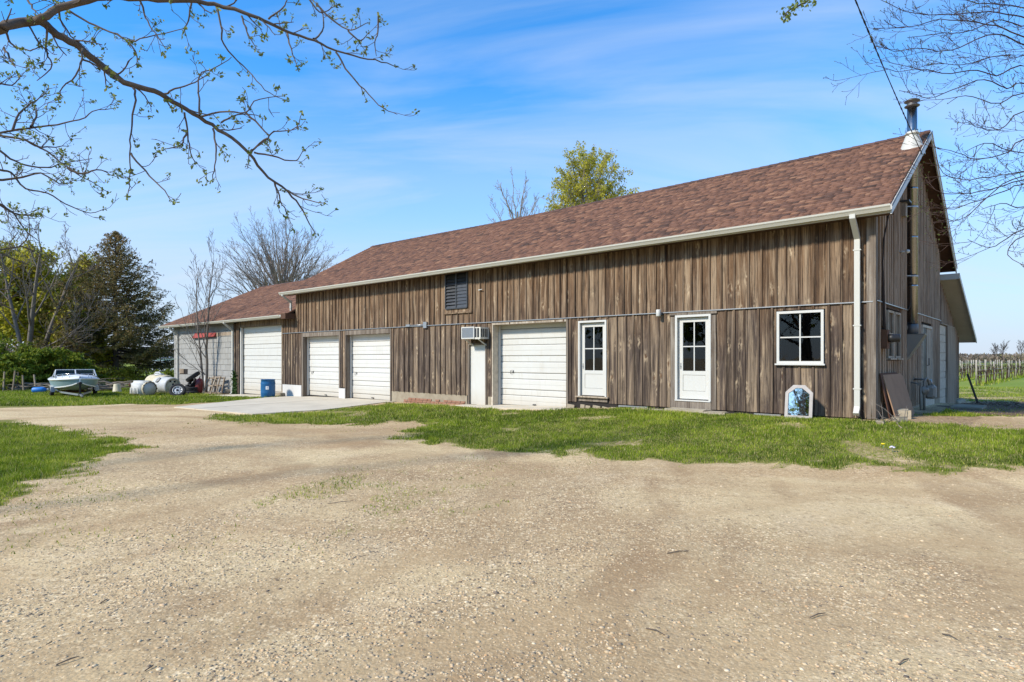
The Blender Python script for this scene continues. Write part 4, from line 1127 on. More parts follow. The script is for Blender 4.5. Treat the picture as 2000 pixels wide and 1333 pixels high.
# ---- lean-to on the back right
LY0, LY1 = W+.02, 13.95
def lz(y): return 3.72 + (1.98-3.72)*(y-W)/(LY1-W)
mb = MB(); mb.prism([(LY0,-.6),(LY0+.1,-.6),(LY0+.1,lz(LY0+.1)-.12),(LY0,lz(LY0)-.12)], -6,-.06,'x'); mb.prism([(12.45,-.8),(LY1,-.8),(LY1,lz(LY1)-.12),(12.45,lz(12.45)-.12)], -.12,-.03,'x')
mb.prism([(LY0,2.30),(12.45,2.30),(12.45,lz(12.45)-.12),(LY0,lz(LY0)-.12)], -.12,-.03,'x'); mb.box((-6,LY1-.1,-.9),(-.06,LY1,lz(LY1)-.12)); mb.box((-.6,LY0,-.8),(-.55,12.4,2.3))
lean = barn.part('lean_to_wall', mb, M['dark_void'])
def lb_(p, q, s_, t_): piece('board','gable_board',lean, (-.012+rj.uniform(-.004,.004), (p+q)/2, (s_+t_)/2), (.03, q-p, t_-s_))
def lt_(b, s_, t_): piece('batten','gable_batten',lean, (.024, b, (s_+t_)/2), (.045, .05, t_-s_-.004))
board_wall(LY0, 12.40, lambda u: 2.31, lambda u: lz(u)-.05, [], lb_, lt_, seed=12, step=.3)
board_wall(12.62, LY1, lambda u: -.28, lambda u: lz(u)-.05, [], lb_, lt_, seed=13, step=.27)
rd = MB(); rd.prism([(W+.005,3.84),(14.35,lz(14.35)+.10),(14.35,lz(14.35)+.04),(W+.005,3.78)], -6.5,.50,'x'); lr = barn.part('lean_to_roof', rd, M['shingle'])
rd = MB(); rd.prism([(W+.01,3.775),(14.33,lz(14.33)+.036),(14.33,lz(14.33)+.0),(W+.01,3.74)], -.03,.49,'x'); barn.part('lean_to_soffit', rd, M['soffit_pale'], parent=lr)
rd = MB(); rd.prism([(W-.02,3.845),(14.38,lz(14.38)+.09),(14.38,lz(14.38)-.06),(W-.02,3.695)], .501,.53,'x'); barn.part('rake_board', rd, M['cream'], parent=lr)
rd = MB(); rd.box((-6.5,14.352,lz(14.35)-.05),(.50,14.39,lz(14.35)+.09)); barn.part('fascia', rd, M['cream'], parent=lr)
rd = MB(); rd.box((-.02,W-.03,3.66),(.5,W-.005,3.84)); barn.part('fascia', rd, M['cream'], parent=lr)
mb = MB(); mb.box((-.30,10.50,-.45),(.07,12.55,2.28)); barn.part('door_pier', mb, M['bare_wood'])
mb = MB(); mb.box((-.07,9.13,-.5),(-.03,10.49,2.28)); pdoor = barn.part('plank_door', mb, M['old_white'], label='peeling white plank door in the lean-to')
z = -.40
for k in range(9):
    h = (.34,.26,.36,.20,.36,.26,.34,.24,.30)[k]
    piece('plank','old_white',pdoor, (-.010+rj.uniform(-.004,.006),9.81,z+h/2), (.036,1.34,h-.014)); z += h
mb = MB(); mb.box((-.20,9.13,2.282),(.06,12.58,2.31)); barn.part('header', mb, M['pale_wood'])
mb = MB(); mb.box((-.05,12.5,-.75),(.03,LY1+.02,-.285)); mb.box((-.32,LY0,-.75),(-.1,12.5,-.42)); barn.part('foundation', mb, M['foundation'])
for y in np.linspace(12.8,14.0,5):
    mb = MB(); mb.tube([(.05,y-.1,-.46+rj.uniform(-.03,.03)),(.12,y+.1,-.42)], [.10,.13], 7); barn.part('foundation_stone', mb, M['stone'])
# ------------------------------------------------------------------ the annex on the left
AX0, AX1 = -38.05, -24.56
annex = Thing('annex', 'low annex with grey shingled wall and tall white overhead door, left of the barn', 'building', ((AX0+AX1)/2, 0, -.72), frame=FR)
AEY, AEZ, ARY, ARZ = -.45, 3.20, 6.0, 6.20
ABY, ABZ = 12.4, 3.15
flat = lambda x: float(np.interp(x, [-40,-34,-28,-23], [0,-.03,-.03,0]))
op_a = (-29.02,-24.62,-.9,2.80)
mb = MB()
wall_shell(AX0, AX1+.02, -1.1, 3.15, [op_a], lambda a,b,p,q: mb.box((a,.03,p),(b,.15,q)))
afront = annex.part('front_wall', mb, M['dark_void'])
rs_ = random.Random(5)
z = -.68; row = 0
while z < 3.05:
    h = min(.305, 3.08-z); x = AX0+.02 - (.31 if row % 2 else 0)
    while x < -29.72:
        a, b = max(x,AX0+.02), min(x+.61,-29.72)
        if b-a > .05 and not (row == 3 and -37.2 < a < -36.4) and h > .04:
            piece('siding_shingle','siding',afront, ((a+b)/2, .012+rs_.uniform(-.003,.003), z+h/2+rs_.uniform(-.004,.004)), (b-a-.012,.026,h-.014), (R(-2.2)+rs_.uniform(-.004,.004), 0, 0))
        x += .61
    z += .305; row += 1
for xx, w in ((-29.60,.20),(-29.30,.16),(-29.12,.12)):
    piece('board','board',afront, (xx,-.008,1.15), (w,.04,3.75))
mb = MB(); mb.box((-29.05,-.03,2.80),(-24.56,.03,3.10)); annex.part('header', mb, M['board'])
garage_door(op_a, .16, 'tall wide white overhead door of the annex', [1.0,1.75]*6, annex, -.64, None)
mb = MB(); mb.box((-29.02,.03,-.7),(-28.93,.15,2.79)); annex.part('door_stop', mb, M['white'])
mb = MB(); mb.box((-29.02,.031,2.79),(-24.6,.2,2.83)); annex.part('header_lining', mb, M['board'])
aroof = annex.part('roof', roof_deck(-39.0, -23.42, AEY, AEZ-.01, ARY, ARZ-.01, ABY, ABZ, flat), M['soffit'])
la, exa = shingle_list(-39.0, -23.42, AEY, AEZ, ARY, ARZ, flat, 31, expo=.16)
Vs, Fs, Ts = shingle_geom(la, exa, AEY, AEZ, ARY, ARZ)
annex.part('shingle_field', mesh_np('shingle_field', Vs, Fs, [M['shingle']], False, {'tint':Ts}), None, parent=aroof, kind='stuff')
lb2, exb2 = shingle_list(-39.0, -23.42, ABY, ABZ+.01, ARY, ARZ, flat, 33, expo=.35)
Vs, Fs, Ts = flip_geom(lb2, exb2, ABY, ABZ+.01, ARY, ARZ)
annex.part('back_shingle_field', mesh_np('back_shingle_field', Vs, Fs, [M['shingle']], False, {'tint':Ts}), None, parent=aroof, kind='stuff')
ridge_caps(aroof, -39.0, -23.42, ARY, ARZ, flat, (ARZ-AEZ)/(ARY-AEY), annex)
mb = MB(); mb.prism([(.17,-1.1),(11.9,-1.1),(11.9,3.2),(6.0,6.0),(.17,3.25)], AX0, AX0+.12, 'x'); annex.part('end_wall', mb, M['siding'])
mb = MB(); mb.box((AX0,11.8,-1.1),(AX1,11.95,3.2)); annex.part('back_wall', mb, M['siding'])
rake(-39.03,-39.0, AEY-.02,AEZ,ARY,ARZ,.16,'cream','rake_board',annex); rake(-39.03,-39.0, ARY+.001,ARZ,ABY,ABZ,.16,'cream','rake_board',annex)
mb = MB(); mb.box((-39.0,AEY-.012,AEZ-.16),(-23.8,AEY+.018,AEZ-.035)); annex.part('fascia', mb, M['cream'])
mb = MB(); mb.box((-39.0,AEY+.02,AEZ-.13),(-23.45,-.05,AEZ-.10)); annex.part('soffit', mb, M['soffit'])
gutter(-39.0, -23.75, AEY-.013, AEZ-.008, annex, lambda x: flat(x)*.5)
mb = MB(); mb.box((-23.74,-.50,AEZ-.20),(-23.31,-.03,AEZ+.045)); annex.part('eave_return', mb, M['soffit'])
downspout(annex, -37.30, -.53, 3.08, -.06, -.62, w=.10, d=.08, kick=.0)
downspout(annex, -29.66, -.53, 3.08, -.075, -.70, w=.10, d=.08, kick=.12)
# red board fixed to the wall, and the strip of bare sheathing beside it
mb = MB(); mb.add([(-34.9,-.16,2.36),(-31.85,-.16,2.40),(-31.85,-.012,2.62),(-34.75,-.012,2.66),(-34.9,-.02,2.34),(-31.85,-.012,2.38)], [(0,1,2,3),(0,4,5,1),(0,3,4),(1,5,2)])
annex.part('red_canopy', mb, M['red'], label='short red canopy board on the grey wall')
mb = MB(); mb.box((-31.82,-.016,2.42),(-29.75,-.004,2.60)); annex.part('sheathing_strip', mb, M['bare_wood'])
mb = MB(); mb.box((-37.2,-.004,.28),(-36.5,.02,.56)); annex.part('wall_patch', mb, M['bare_wood'])

# ------------------------------------------------------------------ things fixed to or leaning on the barn
ac = Thing('air_conditioner', 'beige window air conditioner on the barn wall above the plain door', 'air conditioner', (-11.4,-.2,1.80), frame=FR)
mb = MB(); mb.box((-11.83,-.40,1.82),(-10.99,.02,2.20)); ac.part('case', mb, M['ac'])
mb = MB(); bars(mb, -11.85,-11.25,1.83,2.22,-.425,-.401,.035); fr_ = ac.part('grille_frame', mb, M['white'])
mb = MB(); mb.box((-11.815,-.415,1.865),(-11.285,-.4015,2.185)); ac.part('coil', mb, M['ac_grille'], parent=fr_)
for k in range(9):
    mb = MB(); mb.box((-11.81,-.42,1.88+k*.034),(-11.29,-.4155,1.886+k*.034)); ac.part('fin', mb, M['galv'], parent=fr_)
for k, yy in enumerate((-.34,-.26,-.18,-.10)):
    mb = MB(); mb.box((-10.992,yy-.025,1.88),(-10.984,yy+.025,2.15)); ac.part('side_vent', mb, M['screen'])
for xx in (-11.21,-11.09):
    mb = MB(); mb.box((xx-.045,-.404,1.87),(xx+.045,-.4002,2.17)); ac.part('front_vent', mb, M['screen'])
mb = MB(); mb.bar((-11.7,-.38,1.81),(-11.7,-.02,1.62),.03,.03); mb.bar((-11.1,-.38,1.81),(-11.1,-.02,1.62),.03,.03); ac.part('bracket', mb, M['white'])

# stove pipe on the gable
PX, PY = .125, 3.50
sp = Thing('stove_pipe', 'tall shiny metal stove pipe running up the gable and through the roof', 'stove pipe', (PX,PY,1.55), frame=FR)
for k, (za, zb) in enumerate(((2.02,3.0),(3.0,4.2),(4.2,5.4),(5.4,6.35))):
    mb = MB(); mb.lathe([(.10,za),(.115,za+.004),(.115,zb-.05),(.122,zb-.045),(.122,zb-.004),(.10,zb)], (PX,PY,0), n=20); sp.part('pipe_section', mb, M['steel'])
mb = MB(); mb.lathe([(.108,6.36),(.108,7.40),(.10,7.40)], (PX,PY,0), n=20); sp.part('pipe_section', mb, M['steel'])
mb = MB(); mb.lathe([(.275,6.18),(.26,6.36),(.135,6.70),(.135,6.705),(.175,6.715),(.125,6.78),(.12,6.78)], (PX,PY,0), n=20); sp.part('flashing_cone', mb, M['downspout'])
mb = MB(); mb.lathe([(.108,7.38),(.165,7.41),(.165,7.425),(.11,7.45),(.11,7.51),(.17,7.53),(.17,7.545),(.09,7.59),(.0,7.60)], (PX,PY,0), n=20); sp.part('cap', mb, M['dark_steel'])
mb = MB(); mb.lathe([(.12,1.80),(.135,1.82),(.135,2.02),(.12,2.04)], (PX,PY,0), n=20); tee = sp.part('cleanout_tee', mb, M['dark_steel'])
mb = MB(); mb.tube([(PX,PY,1.95),(-.04,PY,1.95)], .12, 14); sp.part('wall_thimble', mb, M['grey_metal'], parent=tee)
mb = MB(); mb.prism([(.03,1.79),(.42,1.79),(.03,1.15)], PY-.20, PY-.19, 'y'); mb.prism([(.03,1.79),(.42,1.79),(.03,1.15)], PY+.19, PY+.20, 'y'); mb.box((.03,PY-.2,1.775),(.42,PY+.2,1.795))
mb.add([(.03,PY-.2,1.15),(.03,PY+.2,1.15),(.42,PY+.2,1.785),(.42,PY-.2,1.785)], [(0,1,2,3)]); sp.part('support_bracket', mb, M['grey_metal'])
for zz in (3.2,4.9):
    mb = MB(); mb.lathe([(.128,zz),(.128,zz+.04)], (PX,PY,0), n=20); mb.bar((PX,PY-.13,zz+.02),(.02,PY-.22,zz+.02),.03,.02); mb.bar((PX,PY+.13,zz+.02),(.02,PY+.22,zz+.02),.03,.02); sp.part('wall_band', mb, M['galv'])

em = Thing('electric_meter', 'black round electric meter on a rusty box near the barn corner', 'electric meter', (.02,.55,1.38), frame=FR)
mb = MB(); mb.box((.04,.40,1.40),(.16,.62,1.80)); em.part('box', mb, M['rust'])
mb = MB(); mb.lathe([(.0,0),(.085,0),(.088,.05),(.088,.10),(.085,.102),(.085,.20),(.06,.215),(0,.22)], (.161,.51,1.62), (1,0,0), 18); em.part('meter_glass', mb, M['black'])
mb = MB(); mb.tube([(.08,.51,1.80),(.08,.51,2.0),(.07,.50,2.6),(.07,.42,3.2),(.06,.60,3.75),(.05,1.4,4.7),(.05,2.2,5.35)], [.035,.03,.024,.016,.016,.016,.016], 8); em.part('service_cable', mb, M['bark_dark'])

gmx, gmy = .32, 3.9
gmt = Thing('gas_meter', 'grey gas meter with pipes at the foot of the gable wall', 'gas meter', (gmx,gmy,-.1), frame=FR)
mb = MB(); mb.bevbox((gmx-.02,gmy+.12,.18),(gmx+.22,gmy+.42,.52), .05); gmt.part('body', mb, M['meter_grey'])
mb = MB(); mb.tube([(gmx,gmy,-.12),(gmx,gmy,.62),(gmx+.04,gmy+.06,.70),(gmx+.06,gmy+.18,.66),(gmx+.08,gmy+.2,.52)], .03, 8); gmt.part('inlet_pipe', mb, M['meter_grey'])
mb = MB(); mb.tube([(gmx+.12,gmy+.34,.52),(gmx+.10,gmy+.34,.64),(gmx-.05,gmy+.36,.66),(.02,gmy+.38,.66)], .026, 8); gmt.part('outlet_pipe', mb, M['galv'])
mb = MB(); mb.lathe([(0,-.03),(.10,-.03),(.11,0),(.11,.02),(.06,.05),(.05,.10),(0,.10)], (gmx,gmy,.40), (1,-.3,.2), 14); gmt.part('regulator', mb, M['meter_grey'])
mb = MB(); mb.tube([(gmx-.06,gmy-.12,-.1),(gmx-.06,gmy-.12,.55),(.02,gmy-.12,.60)], .022, 8); mb.box((gmx-.11,gmy-.18,.52),(gmx-.03,gmy-.08,.60)); gmt.part('shutoff_valve', mb, M['grey_metal'])

def wall_lamp(name, label, cat, mbf, base):
    t = Thing(name, label, cat, base, frame=FR); mbf(t); return t
def _l1(t):
    mb = MB(); mb.lathe([(.0,0),(.055,0),(.06,.01),(.06,.16),(.05,.175),(0,.175)], (-4.83,-.14,2.27), (0,0,1), 16); t.part('shade', mb, M['white'])
    mb = MB(); mb.box((-4.88,-.10,2.31),(-4.78,-.01,2.38)); t.part('mount', mb, M['galv'])
wall_lamp('wall_light', 'small white cylinder light on the barn wall between the glazed doors', 'light', _l1, (-4.83,-.02,2.27))
def _l2(t):
    mb = MB(); mb.box((-.02,2.55,4.55),(.14,2.78,4.87)); t.part('back_box', mb, M['pale_wood'])
    mb = MB(); mb.box((.02,2.52,4.88),(.22,2.81,4.92)); t.part('hood', mb, M['black_metal'])
wall_lamp('gable_floodlight', 'square hooded box high on the gable wall', 'box', _l2, (.03,2.66,4.55))
def _l3(t):
    mb = MB(); mb.tube([(.03,2.50,3.70),(.17,2.50,3.70)], .02, 8); mb.lathe([(0,0),(.045,0),(.05,.03),(.03,.07),(0,.075)], (.16,2.50,3.70), (1,0,0), 12); t.part('arm', mb, M['white'])
wall_lamp('security_sensor', 'small white sensor arm on the gable wall below the eave', 'sensor', _l3, (.03,2.50,3.68))
def _l4(t):
    mb = MB(); mb.tube([(-14.98,-.05,2.40),(-14.2,-.05,2.40)], .018, 8); mb.box((-15.2,-.07,2.36),(-14.98,-.01,2.44)); t.part('conduit', mb, M['galv'])
    mb = MB(); mb.box((-14.2,-.08,2.28),(-14.02,-.01,2.50)); t.part('junction_box', mb, M['galv'])
wall_lamp('conduit_run', 'short grey conduit and junction box on the flashing left of the louvre', 'conduit', _l4, (-14.6,-.03,2.3))
def _l5(t):
    mb = MB(); mb.box((-11.42,-.06,3.42),(-11.34,-.035,3.46)); mb.tube([(-11.40,-.06,3.44),(-11.22,-.075,3.45)], .014, 6); t.part('bracket', mb, M['white'])
wall_lamp('wire_bracket', 'tiny white insulator bracket right of the black louvre', 'bracket', _l5, (-11.38,-.035,3.42))

# octagonal mirror leaning on the wall
mx0, mw, mh = -1.34, .56, .72
mir = Thing('mirror', 'octagonal-topped mirror in a whitewashed frame leaning on the barn', 'mirror', (mx0,-.46,-.14), frame=FR)
tilt = R(7.5); gzm = float(gz(*bw(mx0,-.46)[:2]))-.01
def mp(u, v, d): # u across, v up along the mirror, d out towards the viewer
    return (mx0+u, -.46 + v*math.sin(tilt) - d*math.cos(tilt), gzm + v*math.cos(tilt) + d*math.sin(tilt))
def octo(w, h, c, ins):
    w2 = w/2-ins; return [(-w2,ins),(w2,ins),(w2,h-c-ins*.45),(w2-c+ins*.1,h-ins),(-w2+c-ins*.1,h-ins),(-w2,h-c-ins*.45)]
o1, o2 = octo(mw,mh,.16,0), octo(mw,mh,.16,.065)
mb = MB(); n = 6
vs_ = [mp(u,v,0) for u,v in o1]+[mp(u,v,.03) for u,v in o1]+[mp(u,v,.035) for u,v in o2]+[mp(u,v,.008) for u,v in o2]
fs = []
for i in range(n):
    j = (i+1)%n
    for a in (0,1,2): fs.append((a*n+i, a*n+j, (a+1)*n+j, (a+1)*n+i))
fs.append(tuple(range(n-1,-1,-1))); mb.add(vs_, fs); mir.part('frame', mb, M['mirror_frame'])
mb = MB(); mb.add([mp(u,v,.012) for u,v in octo(mw,mh,.16,.06)], [tuple(range(6))]); mir.part('mirror_glass', mb, M['mirror'])

# two weathered sheets of board leaning on the gable wall
def sheet(name, label, y0, y1, h, lean_, xb, th, mat, rotz, zb):
    mb = MB(); c = Vector((xb,(y0+y1)/2,zb)); w = (y1-y0)/2
    rr = random.Random(4)
    for k, d_ in ((0,0),(1,th)):
        pass
    pts = []
    for d_ in (0,th):
        for (u, v) in ((-w,0),(w,0),(w,h*.93),(w*.8,h),(-w,h)):
            x = -v*math.sin(lean_) + d_*math.cos(lean_); z = v*math.cos(lean_)+d_*math.sin(lean_)
            p = Vector((x,u,z)); p.rotate(Matrix.Rotation(rotz,3,'Z')); pts.append(c+p)
    mb.add(pts, [(4,3,2,1,0),(5,6,7,8,9)] + [(i,(i+1)%5,(i+1)%5+5,i+5) for i in range(5)])
    return single(name, mb, M[mat], label, 'board', tuple(c), group='boards leaning on the gable wall', frame=FR)
sheet('leaning_board', 'thin red-brown sheet leaning behind the plywood by the barn corner', .22,1.7,1.0,R(11),.27,.02,'plywood_edge',R(-3),-.10)
sheet('plywood_sheet', 'weathered tan plywood sheet leaning on the gable wall', .35,1.95,.98,R(15),.36,.022,'plywood',R(-3),-.10)

def block(name, label, c, size, rz, mat, cat, jit=.03, seed=1, frame=None):
    bm = bmesh.new(); bmesh.ops.create_cube(bm, size=1.0); bmesh.ops.bevel(bm, geom=bm.edges[:], offset=.06, segments=2, affect='EDGES')
    r_ = random.Random(seed)
    for v in bm.verts:
        v.co = Vector((v.co.x*size[0], v.co.y*size[1], v.co.z*size[2])) + Vector([r_.uniform(-jit,jit)*s_ for s_ in size])
    bmesh.ops.translate(bm, verts=bm.verts, vec=(0,0,size[2]*.42)); me = bpy.data.meshes.new(name); bm.to_mesh(me); bm.free(); me.materials.append(M[mat])
    o = link(name, me); o.location = c; o.rotation_euler = (0,0,rz); return tag(o, label, cat)
p = PG(1742,817); block('stone_block', 'big squared pale stone lying at the barn corner', p, (.62,.40,.21), R(-30), 'stone', 'stone', .05, 2)
p = PG(1757,823); block('small_stone', 'small pale stone in the grass before the stone block', p, (.22,.16,.09), R(10), 'stone', 'stone', .12, 3)
p = PG(1719,829); block('broken_stone', 'small dark broken stone left of the stone block', p, (.17,.12,.07), R(50), 'foundation', 'stone', .15, 4)
p = bw(-3.95,-.30); block('door_step', 'flat stone step under the glazed door in grey casing', (p.x,p.y,gz(p.x,p.y)-.01), (1.05,.36,.09), R(-41.8), 'stone', 'step', .04, 5)
p = bw(-3.25,-.36); block('paving_stone', 'flat paving stone just right of the door step', (p.x,p.y,gz(p.x,p.y)-.02), (.55,.34,.09), R(-33), 'stone', 'stone', .05, 6)
p = bw(-5.0,-.34); block('long_stone', 'long low stone left of the door step', (p.x,p.y,gz(p.x,p.y)-.03), (.9,.28,.08), R(-44), 'stone', 'stone', .06, 7)
p = bw(3.2*0+1.0,6.3); block('side_step', 'flat concrete step before the screened side door', (p.x,p.y,gz(p.x,p.y)-.03), (.7,1.5,.09), R(-41.8), 'foundation', 'step', .02, 8)
mb = MB(); a = bw(.55,13.6); mb.bar((.62,13.9,-.55),(.30,13.75,.62),.07,.05); single('iron_bar', mb, M['black'], 'dark bar leaning against the far corner of the lean-to', 'bar', (.6,13.9,-.55), frame=FR)
mb = MB(); mb.tube([PG(1757,824,.01),PG(1752,829,.03),PG(1756,834,.015),PG(1762,838,.01)], .012, 6); single('bent_stick', mb, M['bare_wood'], 'pale bent stick lying by the stone block', 'stick', PG(1757,824))
mb = MB()
rt_ = random.Random(6); p0 = bw(.1,-.45)
for k in range(16):
    an = rt_.uniform(0,6.28); q = Vector((p0.x+rt_.uniform(-.3,.4), p0.y+rt_.uniform(-.3,.3), 0)); q.z = gz(q.x,q.y)
    l_ = rt_.uniform(.15,.5); e = q+Vector((math.cos(an)*l_, math.sin(an)*l_, rt_.uniform(.02,.45))); mb.tube([q, (q+e)/2+Vector((0,0,.05)), e], [.008,.006,.003], 4)
single('twig_heap', mb, M['bark_grey'], 'tangle of dry twigs at the foot of the right downspout', 'twigs', (p0.x,p0.y,gz(p0.x,p0.y)))
# loose twigs on the drive
TWL = ('right of centre in the foreground','in the right foreground, long and thin','in the bottom right corner region','at the left edge of the foreground','left of the foreground, below the rut','near the bottom left','in the middle of the drive, right of centre','in the middle of the drive, left of centre','farthest right in the foreground','at the bottom left corner')
for k, (a, b, c, d_) in enumerate(((1262,1229,1298,1243),(1582,1208,1612,1200),(1755,1300,1775,1290),(100,1256,90,1262),(195,1180,210,1172),(283,1312,300,1302),(1303,1082,1345,1078),(640,985,690,980),(1840,1240,1870,1252),(110,1300,155,1285))):
    mb = MB(); q0, q1 = PG(a,b,.004), PG(c,d_,.008); mb.tube([q0, (q0+q1)/2+Vector((.008,.012,.004)), q1], [.0035,.004,.002], 5)
    single('twig', mb, M['bark'], 'short dry twig on the gravel ' + TWL[k], 'twig', q0, group='twigs on the drive')

# service cable from the gable to a pole behind the viewer
A_ = bw(.40,3.05,6.06); Bp = Vector((-6.8,-5.6,7.9))
mb = MB(); n = 90
for ph in (0, math.pi):
    pts = []
    for i in range(n+1):
        t = i/n; q = A_.lerp(Bp, t); q.z -= 4*.55*t*(1-t); an = t*260+ph; pts.append(q+Vector((math.cos(an)*.008, 0, math.sin(an)*.008)))
    mb.tube(pts, .0075, 5)
single('power_cable', mb, M['cable'], 'black twisted power cable dropping from the sky to the gable', 'cable', A_)
up = Thing('utility_pole', 'tall brown utility pole holding the power cable', 'pole', (Bp.x,Bp.y,-.4))
mb = MB(); mb.tube([(Bp.x,Bp.y,-.5),(Bp.x,Bp.y,4),(Bp.x,Bp.y,9)], [.16,.14,.11], 12); up.part('pole', mb, M['bark'])
mb = MB(); mb.bar((Bp.x-1,Bp.y+.1,8.4),(Bp.x+1,Bp.y-.1,8.4),.1,.12); up.part('cross_arm', mb, M['bark'])
# ------------------------------------------------------------------ things in the yard
def frame_at(p, heading):
    return Matrix.Translation(Vector(p)) @ Matrix.Rotation(heading, 4, 'Z')
# boat on its trailer, bow towards the drive
bp = PG(152,776); hd = math.atan2(-.75,.66)
BF = frame_at((bp.x-.66*1.3, bp.y+.75*1.3, bp.z), hd) @ Matrix.Scale(.80, 4)
boat = Thing('boat', 'small white and pale blue motorboat with windscreen, bow towards the drive', 'boat', (0,0,.3), frame=BF)
ST = [ # s along hull from transom, half beam at sheer, sheer z, chine half beam, chine z, keel z
    (-2.4,1.14,1.02,1.00,.55,.36),(-1.4,1.20,1.02,1.06,.55,.35),(-.3,1.24,1.03,1.08,.56,.35),(.6,1.22,1.05,1.03,.58,.36),(1.3,1.10,1.08,.86,.62,.39),(1.85,.88,1.10,.60,.68,.46),(2.25,.58,1.12,.33,.77,.58),(2.5,.26,1.13,.12,.88,.76),(2.6,.03,1.14,.01,1.0,.95)]
def hull_ring(st, k0, k1, f0, f1): pass
def loft(rows, closed=False):
    mb = MB(); n = len(rows[0]); vs_ = [p for r_ in rows for p in r_]; fs = []
    for i in range(len(rows)-1):
        for j in range(n-1): fs.append((i*n+j, i*n+j+1, (i+1)*n+j+1, (i+1)*n+j))
    mb.add(vs_, fs, True); return mb
for s_ in (1,-1):
    boat.part('hull_side', loft([[(x, s_*b, z), (x, s_*(b*.6+c*.4)*1.0, z-(z-cz)*.45), (x, s_*c, cz)] for x,b,z,c,cz,k in ST]), M['hull_blue'])
    boat.part('hull_bottom', loft([[(x, s_*c, cz-.012), (x, s_*c*.5, (cz+k)/2-.03), (x, 0, k)] for x,b,z,c,cz,k in ST]), M['hull_green'])
    boat.part('chine_stripe', loft([[(x, s_*(c+.022), cz+.035), (x, s_*(c+.03), cz), (x, s_*(c+.004), cz-.035)] for x,b,z,c,cz,k in ST[:-1]]), M['hull_white'])
    boat.part('rub_rail', loft([[(x+.01, s_*(b-.0), z+.05), (x+.02, s_*(b+.04), z+.02), (x+.01, s_*(b+.03), z-.03), (x, s_*b, z-.05)] for x,b,z,c,cz,k in ST]), M['hull_white'])
boat.part('deck', loft([[(x, b, z+.05), (x, b*.72, z+.13+.10*(x<1.9)), (x, 0, z+.17+.12*(x<1.9)), (x, -b*.72, z+.13+.10*(x<1.9)), (x, -b, z+.05)] for x,b,z,c,cz,k in ST if x > .2]), M['hull_white'])
boat.part('coaming', loft([[(x, s2*b, z+.05), (x, s2*b*.86, z+.16), (x, s2*b*.80, z+.02)] for s2 in (1,) for x,b,z,c,cz,k in ST if x < .7]), M['hull_white'])
boat.part('coaming', loft([[(x, s2*b, z+.05), (x, s2*b*.86, z+.16), (x, s2*b*.80, z+.02)] for s2 in (-1,) for x,b,z,c,cz,k in ST if x < .7]), M['hull_white'])
mb = MB(); mb.add([(-2.4,1.14,1.07),(-2.4,1.0,.55),(-2.4,0,.36),(-2.4,-1.0,.55),(-2.4,-1.14,1.07)], [(0,1,2,3,4)]); boat.part('transom', mb, M['hull_white'])
mb = MB(); mb.box((-2.3,-1.0,.60),(.5,1.0,.63)); boat.part('cockpit_floor', mb, M['hull_white'])
ws = [(.62,-1.06,1.26),(.30,-.98,1.66),(.30,.98,1.66),(.62,1.06,1.26)]
mb = MB()
for a, b in ((ws[0],ws[1]),(ws[1],ws[2]),(ws[2],ws[3]),(ws[0],ws[3])): mb.bar(a,b,.045,.04)
mb.bar((.66,0,1.28),(.32,0,1.65),.06,.04); mb.bar(ws[1],(-.6,-1.06,1.22),.04,.035); mb.bar(ws[2],(-.6,1.06,1.22),.04,.035)
wsf = boat.part('windscreen_frame', mb, M['hull_white'])
for a, b, c, d_ in ((ws[0],ws[1],(.30,-.01,1.66),(.64,-.01,1.28)),((.64,.01,1.28),(.30,.01,1.66),ws[2],ws[3])):
    mb = MB(); mb.add([a,b,c,d_],[(0,1,2,3)]); boat.part('windscreen_pane', mb, M['glass'], parent=wsf)
mb = MB(); mb.bevbox((.95,-.30,0),(1.4,.30,.02),.02); mb.v = [(x, y, z) for x,y,z in mb.v]
mb = MB(); mb.add([(.9,-.30,1.375),(.9,.30,1.375),(1.25,.26,1.375),(1.25,-.26,1.375),(.9,-.3,1.34),(.9,.3,1.34),(1.25,.26,1.34),(1.25,-.26,1.34)], [(0,1,2,3),(0,4,5,1),(1,5,6,2),(2,6,7,3),(3,7,4,0)]); boat.part('hatch', mb, M['screen'])
for s_ in (1,-1):
    mb = MB(); pts = [(.7,s_*1.08,1.24),(1.3,s_*.98,1.38),(1.85,s_*.76,1.42),(2.25,s_*.46,1.43),(2.45,s_*.04,1.43)]; mb.tube(pts, .014, 6)
    for q in pts[1:4]: mb.tube([q,(q[0],q[1]*1.06,1.16)], .012, 6)
    boat.part('bow_rail', mb, M['chrome'])
for s_ in (1,-1):
    mb = MB(); mb.box((2.0,s_*.62-.03,1.17),(2.12,s_*.62+.03,1.21)); mb.box((1.2,s_*1.05-.03,1.16),(1.32,s_*1.05+.03,1.20)); boat.part('cleat', mb, M['black'])
mb = MB(); mb.tube([(2.42,0,1.18),(2.46,0,1.30)], .03, 8); boat.part('bow_light', mb, M['black'])

